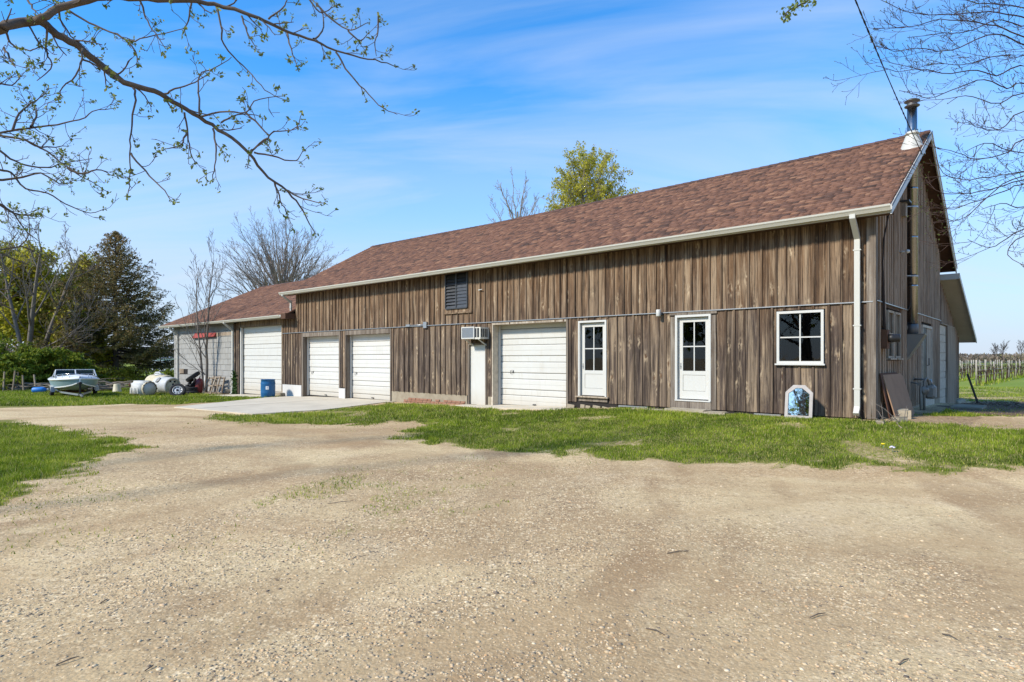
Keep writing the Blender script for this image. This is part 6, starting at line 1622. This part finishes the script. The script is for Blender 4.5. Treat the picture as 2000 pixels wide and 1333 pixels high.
for k, (px_, dd, hh, nm, lab, sd) in enumerate(((10,48,11.0,'olive_tree','olive-yellow leafing tree at the far left edge, behind the bare tree',31), (52,52,10.0,'olive_tree','olive-yellow leafing tree straight behind the bare tree',34), (92,50,9.3,'olive_tree','olive-yellow leafing tree between the bare tree and the conifers',32), (128,55,8.6,'olive_tree','olive-brown leafing tree between the two spruces',35), (158,46,5.2,'olive_tree','low olive-green leafing tree in front of the tall spruce',33))):
    r_ = np.random.default_rng(sd); sk = Skel(); b_ = P3(px_,700,dd); b_.z = -.65
    P_ = dict(PB, seg=[6,5,4,3], kids=[14,8,6], rmin=.012, ratio=[.52,.5,.5], ang=[52,42,40], trop=[.3,.4,.3,.2], midtips=True); P_['from'] = [.14,.2,.2]
    grow(sk, r_, b_, (0,0,1), hh*.86, .2, 0, P_); tp = np.array([q for q, d_ in sk.tips]); lf = leaves_np(tp, .13, r_, .26, 9 if k < 4 else 7, .65, (.5,.27))
    tree_thing(nm, lab, b_, sk, 'bark_grey', lf, 'olive_leaf', 'leafing trees at the left edge')

def conifer(name, label, base, H_, Rb, seed, n_br=150, gap=.0, lean=0.0):
    r_ = np.random.default_rng(seed); lines = []; LV = []; LT = []
    tz = np.linspace(0,H_,12); tp = np.stack([base[0]+lean*tz, np.full(12,base[1]), base[2]+tz],1)
    lines.append((tp, .22*(1-tz/H_)+.02, 0))
    for k in range(n_br):
        f = (k+r_.random())/n_br; f = f**.9; z = H_*(.13+.86*f); rad = Rb*(1-f)**.85*r_.uniform(.72,1.12)+.12
        az = k*2.4+r_.normal(0,.25); n = 7; s_ = np.linspace(0,1,n); dirx, diry = math.cos(az), math.sin(az)
        rise = (.32*f+.02)*rad; zz = base[2]+z + rise*s_ - .30*rad*(1-f*.6)*s_**1.3*(1-.0) + .42*rad*s_**3
        pts = np.stack([base[0]+lean*z+dirx*rad*s_, base[1]+diry*rad*s_, zz],1)
        lines.append((pts, .055*(1-s_)*(.4+.6*(1-f))+.010, 2))
        m = max(3,int(rad*3.6))
        for j in range(m):
            u = .22+.78*(j+r_.random())/m; i = min(int(u*(n-1)),n-2); q = pts[i]+(pts[i+1]-pts[i])*(u*(n-1)-i)
            for sd_ in (-1,1):
                l_ = rad*.26*(1.15-u*.75)*r_.uniform(.6,1.2)+.12
                e = q+np.array([dirx*.75-sd_*diry*.75, diry*.75+sd_*dirx*.75, -.22])*l_; mid = (q+e)/2+np.array([0,0,-.03])
                lines.append((np.array([q,mid,e]), np.array([.014,.011,.006]), 3))
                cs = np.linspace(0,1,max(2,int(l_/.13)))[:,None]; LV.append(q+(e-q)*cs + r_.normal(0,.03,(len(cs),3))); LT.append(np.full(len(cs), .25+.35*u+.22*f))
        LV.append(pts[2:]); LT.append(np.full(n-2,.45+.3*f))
    C = np.concatenate(LV); T = np.concatenate(LT); per = 4; C = np.repeat(C,per,axis=0); T = np.repeat(T,per); m = len(C); C = C+r_.normal(0,.05,(m,3)); C[:,2] -= np.abs(r_.normal(0,.06,m))
    e1 = r_.normal(0,1,(m,3)); e1[:,2] -= .6; e1 /= np.linalg.norm(e1,axis=1)[:,None]; e2 = np.cross(e1,r_.normal(0,1,(m,3))); e2 /= np.linalg.norm(e2,axis=1)[:,None]
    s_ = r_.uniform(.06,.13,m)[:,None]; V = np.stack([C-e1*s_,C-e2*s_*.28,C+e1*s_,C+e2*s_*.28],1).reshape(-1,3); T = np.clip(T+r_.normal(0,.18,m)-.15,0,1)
    t = Thing(name, label, 'tree', base, 'conifers at the left edge')
    v, f = tubes_np(lines[:1]); t.part('trunk', mesh_np('trunk', v, f, [M['bark']], True), None)
    v, f = tubes_np(lines[1:]); t.part('crown', mesh_np('crown', v, f, [M['bark_dark']], True), None)
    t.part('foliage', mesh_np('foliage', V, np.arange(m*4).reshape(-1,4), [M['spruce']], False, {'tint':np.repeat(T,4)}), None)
    return t
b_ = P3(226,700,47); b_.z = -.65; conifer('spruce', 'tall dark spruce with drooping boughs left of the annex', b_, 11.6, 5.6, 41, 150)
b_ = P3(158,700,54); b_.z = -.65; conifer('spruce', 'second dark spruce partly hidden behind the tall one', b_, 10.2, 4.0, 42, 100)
def shrub(name, label, base, w, h, seed, mat, n=2600, size=.11, group=None, layered=True):
    r_ = np.random.default_rng(seed); t = Thing(name, label, 'shrub', base, group); lines = []; C = []
    for k in range(46):
        az = r_.uniform(0,6.28); f = r_.random(); l_ = w*.55*r_.uniform(.6,1.05)*(1.1-.6*f); z = h*(.12+.8*f); s_ = np.linspace(0,1,6)
        pts = np.stack([base[0]+math.cos(az)*l_*s_, base[1]+math.sin(az)*l_*s_, base[2]+z*(.35+.65*s_**.6)-.12*l_*s_**2],1); lines.append((pts, .03*(1-s_)+.006, 2))
        m = n//46; u = r_.random(m)**.6; i = np.minimum((u*5).astype(int),4); q = pts[i]+(pts[i+1]-pts[i])*(u*5-i)[:,None]; wd_ = .28*l_*(1-.3*u)
        q = q+np.stack([r_.normal(0,1,m)*wd_*.6, r_.normal(0,1,m)*wd_*.6, r_.normal(0,.06,m)],1); C.append(q)
    v, f = tubes_np(lines); t.part('stems', mesh_np('stems', v, f, [M['bark']], True), None)
    C = np.concatenate(C); lf = leaves_np(C, size, r_, .03, 4, .42, (.45,.25), .04)
    t.part('foliage', mesh_np('foliage', lf[0], lf[1], [M[mat]], False, {'tint':lf[2]}), None); return t
for k, (px_, dd, w, h, lab) in enumerate(((-32,38,5.0,3.2,'leftmost evergreen shrub, cut by the picture edge'),(28,37,4.4,2.5,'evergreen shrub below the bare tree'),(84,39,4.6,2.9,'evergreen shrub just left of the boat'),(136,41,4.2,2.6,'evergreen shrub behind the boat windscreen'),(6,42,5.5,4.2,'tall evergreen shrub behind the front shrubs at the left edge'))):
    b_ = P3(px_,700,dd); b_.z = -.68; shrub('evergreen_shrub', lab, b_, w, h, 50+k, 'hedge', 2600, .10, 'evergreen shrubs behind the boat')
b_ = P3(318,700,41); b_.z = -.68; shrub('bramble_bush', 'light green bush growing at the annex corner behind the tanks', b_, 2.3, 1.3, 61, 'hedge', 1200, .07)
for px_, dd, w, h, lab, sd in ((190,45,5.0,1.5,'low yellow-green undergrowth left of the tall spruce trunk',62),(262,52,5.5,1.5,'low yellow-green undergrowth right of the tall spruce trunk',63),(120,43,4.0,1.6,'low yellow-green undergrowth behind the boat',64)):
    b_ = P3(px_,700,dd); b_.z = -.68; shrub('undergrowth', lab, b_, w, h, sd, 'olive_leaf', 1300, .08, 'undergrowth below the trees')

# near tree on the left: the limbs that reach into the picture, traced and set at their own distance
def limb(sk, pts2, d0, d1, r0, r1, r_, lev=1, kids=0, kl=(.25,.6), P=None, leaf=True, jit=.06, start=None, sp=.62):
    pts2 = [(a, b) for a, b in pts2]; n = len(pts2); pts = []
    ds = np.linspace(d0,d1,n) + np.cumsum(r_.normal(0,jit,n))
    for (a, b), d_ in zip(pts2, ds): pts.append(np.array(P3(a,b,d_)[:]))
    if start is not None: pts = [np.array(s_) for s_ in start]+pts; n = len(pts)
    # smooth resample
    pts = np.array(pts); t = np.linspace(0,n-1,max(n*3,6)); out = []
    for u in t:
        i = min(int(u),n-2); f = u-i; p0 = pts[max(i-1,0)]; p1 = pts[i]; p2 = pts[i+1]; p3 = pts[min(i+2,n-1)]
        out.append(.5*((2*p1)+(-p0+p2)*f+(2*p0-5*p1+4*p2-p3)*f*f+(-p0+3*p1-3*p2+p3)*f**3))
    out = np.array(out); m = len(out); out[1:-1] += r_.normal(0,.006,(m-2,3)); rr = np.linspace(r0,r1,m)
    sk.lines.append((out, rr, lev)); sk.tips.append((out[-1], out[-1]-out[-2]))
    for k in range(kids):
        u = .12+.86*(k+r_.random())/kids; i = min(int(u*(m-1)),m-2); dd = out[i+1]-out[i]; dd /= np.linalg.norm(dd)
        nd = dd*.75+r_.normal(0,sp,3); nd[1] *= .6
        shoot(sk, r_, out[i], nd, r_.uniform(*kl), min(max(rr[i]*.45,.0042),.012), 0, P)
    return out
PT = dict(seg=[5,4], wob=[.16,.2], trop=[.25,.35], end=[.5,.55], kids=[2], ang=[42], ratio=[.5], fall=[.3], rr=[.75], rmin=.0035); PT['from'] = [.35]
def c25(*pp): return [(a/2.5, b/2.5) for a, b in pp]
r_ = np.random.default_rng(77); sk = Skel(); TL = Vector((-14.0,.6,-.45))
stA = [(-13.95,.65,2.4),(-11.2,3.0,3.2),(-8.6,5.2,4.0)]
LA = limb(sk, c25((-160,150),(0,130),(110,112),(185,103),(215,116),(300,182),(400,240),(500,322),(560,370),(640,415),(760,450),(850,500),(950,560),(1050,620),(1150,690),(1230,765),(1300,860),(1400,930),(1460,1000),(1500,1070),(1540,1145)), 7.0,9.2,.066,.007, r_, 0, 15, (.2,.5), PT, start=stA)
_k = int(np.argmin([abs(q[0]/q[1]-(66-1000)/FPX) for q in LA])); limb(sk, c25((210,88),(290,40),(440,-2),(560,-14),(700,-6),(850,2),(950,5),(1050,25),(1200,65),(1300,105),(1400,155),(1520,195),(1620,240),(1750,280),(1860,300),(1930,325)), 7.2,9.0,.046,.006, r_, 0, 15, (.2,.45), PT, start=[LA[_k]])
sec = [((650,430),(660,500),(640,640),(635,760),(630,900),(622,965)), ((640,750),(700,830),(790,920),(840,985)), ((1055,30),(1080,130),(1090,210),(1160,300),(1240,380),(1310,450),(1395,490)),
 ((985,570),(1090,545),(1200,550),(1250,490),(1390,470)), ((1200,550),(1290,640),(1310,680),(1220,735)), ((975,565),(972,470),(975,370),(1040,340),(1130,280)), ((900,550),(915,650),(930,740),(955,800)), ((912,650),(880,710),(800,730)),
 ((1040,630),(1055,720),(1045,820),(1035,885)), ((1225,740),(1300,680),(1335,645),(1440,630),(1475,555)), ((1240,745),(1350,770),(1450,785),(1480,730)), ((1640,255),(1700,350),(1780,440),(1860,520),(1940,560)),
 ((1530,190),(1570,160),(1580,90),(1545,20),(1490,-30)), ((1545,20),(1640,110),(1720,150),(1800,110)), ((1310,95),(1390,30),(1400,-30)), ((400,240),(400,280),(370,370),(300,440),(285,490)), ((340,55),(450,120),(560,165),(640,200),(740,180),(900,140)),
 ((290,50),(300,110),(350,180),(400,235)), ((680,-5),(710,80),(745,150),(810,240)), ((935,5),(920,100),(890,170)), ((1400,155),(1420,240),(1460,340)), ((1845,60),(1845,150),(1830,210),(1838,275)), ((800,460),(870,430),(960,400),(1040,340)),
 ((560,165),(620,200),(670,270),(665,315)), ((230,130),(225,250),(250,320),(180,395)), ((130,-10),(160,40),(190,75)), ((240,-10),(300,30),(330,60)), ((1180,80),(1210,160),(1250,245)), ((400,285),(480,330),(560,390)), ((1340,890),(1370,980),(1400,1045)),
 ((1400,930),(1480,970),(1600,1000)), ((1080,600),(1160,560),(1270,570)), ((1700,150),(1760,200),(1800,160)), ((30,160),(60,220),(150,245),(200,225)), ((20,235),(60,300),(75,330)), ((1500,-20),(1560,60),(1640,30))]
for s_ in sec:
    xm = sum(a for a, b in s_)/len(s_)/2.5; d_ = 7.3+xm/800*1.9
    limb(sk, c25(*s_), d_, d_+r_.uniform(-.4,.4), .014, .0045, r_, 1, 4, (.12,.32), PT)
for s_ in (((-120,600),(0,660),(110,680),(230,740),(330,820),(430,880),(530,940)), ((-120,680),(0,650),(120,630),(280,610),(400,580),(470,540),(560,530)), ((-120,650),(0,740),(100,800),(230,820),(300,800),(450,775)),
  ((-120,800),(0,830),(60,850),(120,920),(230,945),(330,1000),(430,1040),(510,1020)), ((-120,960),(0,1000),(60,1040),(130,1130),(190,1180)), ((0,880),(90,870),(200,850),(300,900),(360,880)), ((60,640),(90,560),(160,500),(220,460)), ((150,620),(180,560),(170,520)), ((330,820),(400,850),(480,830),(550,860)), ((-60,420),(0,410),(60,415),(100,370)), ((110,680),(200,720),(330,715)), ((0,1000),(100,1050),(200,1040))):
    limb(sk, c25(*s_), 9.5, 9.9, .020, .005, r_, 1, 9, (.15,.45), PT)
# trunk and main limbs outside the picture
for pts_, ra, rb_ in (([(-14.0,.6,-.6),(-14.0,.6,1.2),(-13.95,.65,2.7),(-13.7,.9,4.5),(-14.0,.6,6.2)], .34,.10), ([(-13.95,.65,1.8),(-12.0,4.8,3.0),(-9.8,8.9,3.6)], .12,.05), ([(-9.8,8.9,3.6),(-9.2,9.5,3.0),(-8.7,9.5,2.2)], .05,.03), ([(-13.75,.8,4.2),(-15.6,.4,5.8),(-17.1,-.1,6.8)], .10,.03), ([(-13.95,.65,2.6),(-15.3,1.8,3.7),(-17.1,2.4,4.6)], .09,.03), ([(-13.85,.7,3.4),(-15.1,-.6,4.2),(-16.5,-1.8,5.0)], .1,.03)):
    p_ = np.array(pts_, float); u = np.linspace(0,len(p_)-1,12); q_ = np.stack([np.interp(u,np.arange(len(p_)),p_[:,k]) for k in range(3)],1); sk.lines.append((q_, np.linspace(ra,rb_,12), 0))
    if ra < .2:
        for k in range(10): shoot(sk, r_, q_[3+int(k*.8)], r_.normal(0,1,3)+np.array([0,0,.5]), r_.uniform(.6,1.8), .02, 0, dict(PT, kids=[6]))
tp = [(q, d_) for q, d_ in sk.tips if r_.random() < .8]
C = np.array([q for q, d_ in tp]); lf = leaves_np(C, .026, r_, .020, 7, .5, (.5,.25))
tree_thing('walnut_tree', 'near tree whose budding limbs arch across the upper left sky', TL, sk, 'bark', lf, 'bud_leaf')

# near tree on the right: fine bare twigs with buds
r_ = np.random.default_rng(91); sk = Skel(); TR = Vector((12.2,8.6,-.45))
def c26(*pp): return [(1500+a/2.564, b/2.564) for a, b in pp]
PR = dict(seg=[6,5,3], wob=[.04,.05,.07], trop=[.15,.4,.35], end=[.4,.5,.6], kids=[5,3], ang=[38,36], ratio=[.55,.5], fall=[.35,.3], rr=[.7,.75], rmin=.0024); PR['from'] = [.15,.25]
rl = [((1600,150),(1282,40),(1100,20),(900,-10),(760,-30)), ((1600,170),(1282,90),(1180,70),(1050,60),(900,75),(700,60),(590,10)), ((1600,260),(1282,190),(1150,130),(1000,110),(850,100),(740,130),(650,140),(580,100)),
 ((1600,300),(1282,220),(1150,170),(1000,220),(870,260),(750,240),(640,260),(570,220)), ((1600,430),(1282,330),(1150,380),(1050,350),(900,370),(780,350),(650,360),(540,330)), ((1600,480),(1282,420),(1200,440),(1080,400),(950,440),(820,490),(720,470),(660,455)),
 ((1600,560),(1282,560),(1180,640),(1080,650),(990,600)), ((1600,660),(1282,700),(1200,760),(1050,800),(960,770),(850,740)), ((1600,790),(1282,860),(1150,880),(1000,900),(880,870),(840,790)), ((1600,830),(1282,900),(1150,940),(1000,970),(850,960),(760,880)),
 ((1600,860),(1282,920),(1180,960),(1040,1010),(900,1050),(800,1010)), ((1600,840),(1282,880),(1130,960),(1000,1080),(910,1110)), ((1600,1050),(1282,1150),(1180,1210),(1100,1240),(1000,1200)), ((1600,1080),(1282,1180),(1200,1270),(1282,1330)),
 ((1600,120),(1282,130),(1150,100),(1000,160),(850,170),(700,190)), ((1600,350),(1282,280),(1100,290),(950,330),(800,300)), ((1600,500),(1282,470),(1150,520),(1000,480),(900,520)), ((1600,90),(1282,0),(1150,-40)), ((1600,720),(1282,770),(1100,720),(990,760)), ((1600,950),(1282,1040),(1180,1020),(1070,1050))]
for k, s_ in enumerate(rl):
    z_ = P3(*c26(s_[0])[0], 8.8).z
    limb(sk, c26(*s_), 8.9, 8.1+r_.uniform(-.5,.5), .013, .0034, r_, 1, (10 if k in (0,1,2,3,14,15,17) else 7), (.25,.75), PR, sp=.36, start=[(12.15,8.65,max(.8,z_*.8-.3)),(11.3,8.7,z_*.93)], jit=.05)
limb(sk, [(2300,-140),(2050,-170),(1800,-120),(1680,-60),(1600,-12),(1568,8),(1545,18),(1530,34)], 8.6, 7.6, .03, .005, r_, 1, 4, (.15,.3), PT, start=[(12.1,8.6,7.4)])
for pts_, ra, rb_ in (([(12.2,8.6,-.6),(12.2,8.6,2),(12.1,8.6,5),(12.3,8.7,9.5)], .26,.08), ([(12.2,8.6,3),(13.6,9.2,5.5),(14.6,9.8,8)], .10,.03), ([(12.2,8.6,2.2),(13.5,7.6,4.0),(14.6,6.8,5.5)], .09,.03), ([(12.2,8.6,4.0),(12.5,10.2,6.5),(12.6,11.5,8)], .08,.03)):
    p_ = np.array(pts_, float); u = np.linspace(0,len(p_)-1,12); q_ = np.stack([np.interp(u,np.arange(len(p_)),p_[:,k]) for k in range(3)],1); sk.lines.append((q_, np.linspace(ra,rb_,12), 0))
    if ra < .2:
        for k in range(10): shoot(sk, r_, q_[3+int(k*.8)], r_.normal(0,1,3)+np.array([0,0,.5]), r_.uniform(.6,1.8), .02, 0, PR)
C = np.array([q for q, d_ in sk.tips]); lf1 = leaves_np(C, .011, r_, .004, 2, .35, (.15,.1))
sp_ = np.array([P3(a,b,7.7)[:] for a, b in ((1528,32),(1535,22),(1543,30),(1550,14),(1560,8),(1572,10),(1580,2),(1590,4),(1538,38))]); lf2 = leaves_np(sp_, .028, r_, .03, 12, .55, (.45,.25))
lf = (np.concatenate([lf1[0],lf2[0]]), np.concatenate([lf1[1],lf2[1]+len(lf1[0])]), np.concatenate([lf1[2],lf2[2]]))
tree_thing('budding_tree', 'near tree whose fine bare budding twigs hang over the right edge', TR, sk, 'bark_red', lf, 'bud_leaf')

# trees behind the viewer, seen only in the panes and the mirror
for k, (x, y, hh) in enumerate(((-24,-9,13),(-17,-15,12),(-29,-1,12),(-9,-21,13),(-33,6,12),(-2,-24,12),(-27,-18,15))):
    r_ = np.random.default_rng(100+k); sk = Skel(); b_ = Vector((x,y,-.5)); P_ = dict(PB, seg=[6,5,4,3], kids=[12,7,5], rmin=.02, ratio=[.55,.5,.5], ang=[50,42,40], trop=[.3,.4,.3,.2]); P_['from'] = [.16,.2,.2]
    grow(sk, r_, b_, (0,0,1), hh*.86, .28, 0, P_); tp = np.array([q for q, d_ in sk.tips]); lf = leaves_np(tp, .30, r_, .35, 4, .6, (.25,.2))
    tree_thing('roadside_tree', 'leafing tree across the drive behind the viewer', b_, sk, 'bark_grey', lf, 'hedge', 'trees behind the viewer')
# ------------------------------------------------------------------ vineyard and the far country
vd = Vector((.70,.714,0)); vp = Vector((-.714,.70,0)); V0 = Vector((28.8,38.0,0))
rv = random.Random(17)
def vine_meshes():
    out = []
    for k in range(5):
        r_ = random.Random(k+40); mb = MB()
        pts = [(0,0,-.05),(r_.uniform(-.05,.05),r_.uniform(-.03,.03),.3),(r_.uniform(-.08,.08),r_.uniform(-.05,.05),.6),(r_.uniform(-.05,.05),0,.82)]; mb.tube(pts, [.045,.035,.04,.035], 5)
        for s_ in (-1,1):
            mb.tube([(0,0,.80),(s_*.25,r_.uniform(-.05,.05),.92),(s_*.62,r_.uniform(-.05,.05),.90)], [.026,.02,.012], 4)
            for j in range(3): u = s_*(.15+.2*j); mb.tube([(u,0,.9),(u+r_.uniform(-.08,.08),r_.uniform(-.05,.05),1.02+r_.uniform(0,.12))], [.012,.006], 4)
        out.append(mb.mesh('vine', M['vine']))
    return out
VM = vine_meshes()
pm = MB(); pm.tube([(0,0,-.1),(0,0,1.5)], .038, 7); PM = pm.mesh('post', M['post'])
ang = math.atan2(vd.y, vd.x)
names = ['first','second','third','fourth','fifth','sixth']
for i in range(14):
    o0 = V0 + vp*(2.5*i) ; st = 0.0
    lab = 'row of vines on pale posts, %s from the lawn beside the barn' % names[i] if i < 6 else 'far row of vines on pale posts at the back of the vineyard'
    row = bpy.data.objects.new('vine_row', None); COL.objects.link(row); row.location = (o0.x,o0.y,-.5); row.rotation_euler = (0,0,ang); tag(row, lab, 'vine row', 'vine rows of the vineyard')
    nL = 62 if i < 6 else 80
    # keep what the gap beside the barn shows
    def seen(x):
        q = o0+vd*x; return 860/FPX < q.x/q.y < 1.02
    for x in np.arange(0, nL, 4.2):
        if not seen(x): continue
        o = link('post', PM, row, (x,rv.uniform(-.05,.05),0)); o.rotation_euler = (rv.uniform(-.04,.04), (-.22 if x == 0 else rv.uniform(-.03,.03)), 0); o.scale = (1.25,1.25,1.08) if x == 0 else (1,1,rv.uniform(.93,1.05))
    for x in np.arange(.8, nL if i < 6 else 50, 1.4):
        if not seen(x): continue
        o = link('vine', rv.choice(VM), row, (x,rv.uniform(-.04,.04),rv.uniform(-.05,.02))); o.rotation_euler = (0,0,rv.uniform(-.2,.2)); o.scale = (1,1,rv.uniform(.9,1.1))
    mb = MB()
    for z in (.62,.95,1.30): mb.tube([(0,0,z),(nL/2,0,z-.02),(nL,0,z)], .008 if z < 1.2 else .014, 4)
    o = link('trellis_wire', mb.mesh('trellis_wire', M['wire']), row)
# weedy strip under the first rows
r_ = np.random.default_rng(4); n = 9000; tt = r_.uniform(0,60,n); ww = np.round(r_.uniform(-.49,5.49,n)); jj = r_.normal(0,.22,n)
X = V0.x+vd.x*tt+vp.x*(2.5*ww+jj); Y = V0.y+vd.y*tt+vp.y*(2.5*ww+jj); Z = ground_z(X,Y)
hh = r_.uniform(.05,.28,n); an = r_.uniform(0,6.28,n); V = np.stack([np.stack([X-np.cos(an)*.05,Y-np.sin(an)*.05,Z],1), np.stack([X+np.cos(an)*.05,Y+np.sin(an)*.05,Z],1), np.stack([X+r_.normal(0,.06,n),Y,Z+hh],1)],1).reshape(-1,3)
tag(link('weeds', mesh_np('weeds', V, np.arange(n*3).reshape(-1,3), [M['grass']], False, {'tint':np.repeat(np.clip(r_.normal(.6,.25,n),0,1),3)})), 'weeds and rough grass under the vine rows', 'weeds', kind='stuff')

# far hedgerow and woods along the horizon
def far_wood(name, label, x0, x1, y, hmax, n, seed, sz, base=-.5):
    r_ = np.random.default_rng(seed); X = r_.uniform(x0,x1,n); H_ = hmax*(.45+.55*fbm(X,np.full(n,y),.035,seed,4))*(.8+.4*vnoise(X,X*0,.22,seed)); Z = base+H_*r_.random(n)**.75; Yv = y+r_.normal(0,6,n)
    C = np.stack([X,Yv,Z],1); e1 = r_.normal(0,1,(n,3)); e1[:,2] = np.abs(e1[:,2])+.5; e1 /= np.linalg.norm(e1,axis=1)[:,None]; e2 = np.cross(e1,r_.normal(0,1,(n,3))); e2 /= np.linalg.norm(e2,axis=1)[:,None]
    s_ = sz*r_.uniform(.5,1.4,n)[:,None]; V = np.stack([C-e1*s_,C-e2*s_*.4,C+e1*s_,C+e2*s_*.4],1).reshape(-1,3)
    t_ = np.clip(.25+.6*fbm(X,np.full(n,y),.05,seed+3,3)+r_.normal(0,.18,n)-.1,0,1)
    return tag(link(name, mesh_np(name, V, np.arange(n*4).reshape(-1,4), [M['far_wood']], False, {'tint':np.repeat(t_,4)})), label, 'woods', kind='stuff')
far_wood('far_woods', 'brown leafless woods along the horizon right of the barn', 120, 330, 230, 3.7, 16000, 5, .6)
far_wood('left_woods', 'brown leafless woods along the horizon behind the left trees', -330, -90, 190, 6.5, 14000, 6, .8)
for k, (px_, hh, lab) in enumerate(((1944,6.0,'left'),(1957,6.8,'middle'),(1994,7.2,'right'))):
    r_ = np.random.default_rng(60+k); sk = Skel(); b_ = P3(px_,700,215); b_.z = -.5
    P_ = dict(PB, seg=[5,4,3], kids=[14,9], rmin=.028, ratio=[.55,.5], ang=[34,32], trop=[.3,.5,.4], rr=[.35,.5]); P_['from'] = [.35,.2]; grow(sk, r_, b_, (0,0,1), hh*.9, .16, 0, P_)
    tree_thing('horizon_tree', 'tiny bare tree on the horizon beyond the vineyard, %s of three' % lab, b_, sk, 'bark_dark', group='bare trees on the horizon')
# white building and rail fence glimpsed between spruce and annex
fb_ = P3(318,700,86); t = Thing('far_shed', 'low white building glimpsed between the spruce and the annex', 'building', (fb_.x,fb_.y,-.6))
mb = MB(); mb.box((fb_.x-1.6,fb_.y,-.6),(fb_.x+2.6,fb_.y+5,1.15)); t.part('wall', mb, M['far_white'])
mb = MB(); mb.prism([(fb_.x-1.8,1.15),(fb_.x+2.8,1.15),(fb_.x+2.5,1.5),(fb_.x-1.5,1.5)], fb_.y-.2, fb_.y+5.2, 'y'); t.part('roof', mb, M['blue_grey'])
for k in range(3):
    mb = MB(); mb.box((fb_.x-.9+k*1.2,fb_.y-.04,-.1),(fb_.x-.3+k*1.2,fb_.y-.002,.7)); t.part('window', mb, M['screen'])
q = P3(305,700,60); t = Thing('rail_fence', 'low grey rail fence behind the spruce', 'fence', (q.x,q.y,-.6))
for k in range(9):
    mb = MB(); mb.box((q.x-12+k*2.2,q.y-.05,-.7),(q.x-11.88+k*2.2,q.y+.05,.45)); t.part('post', mb, M['post'])
for z in (-.15,.25):
    mb = MB(); mb.box((q.x-12,q.y-.085,z),(q.x+5.7,q.y-.052,z+.12)); t.part('rail', mb, M['post'])
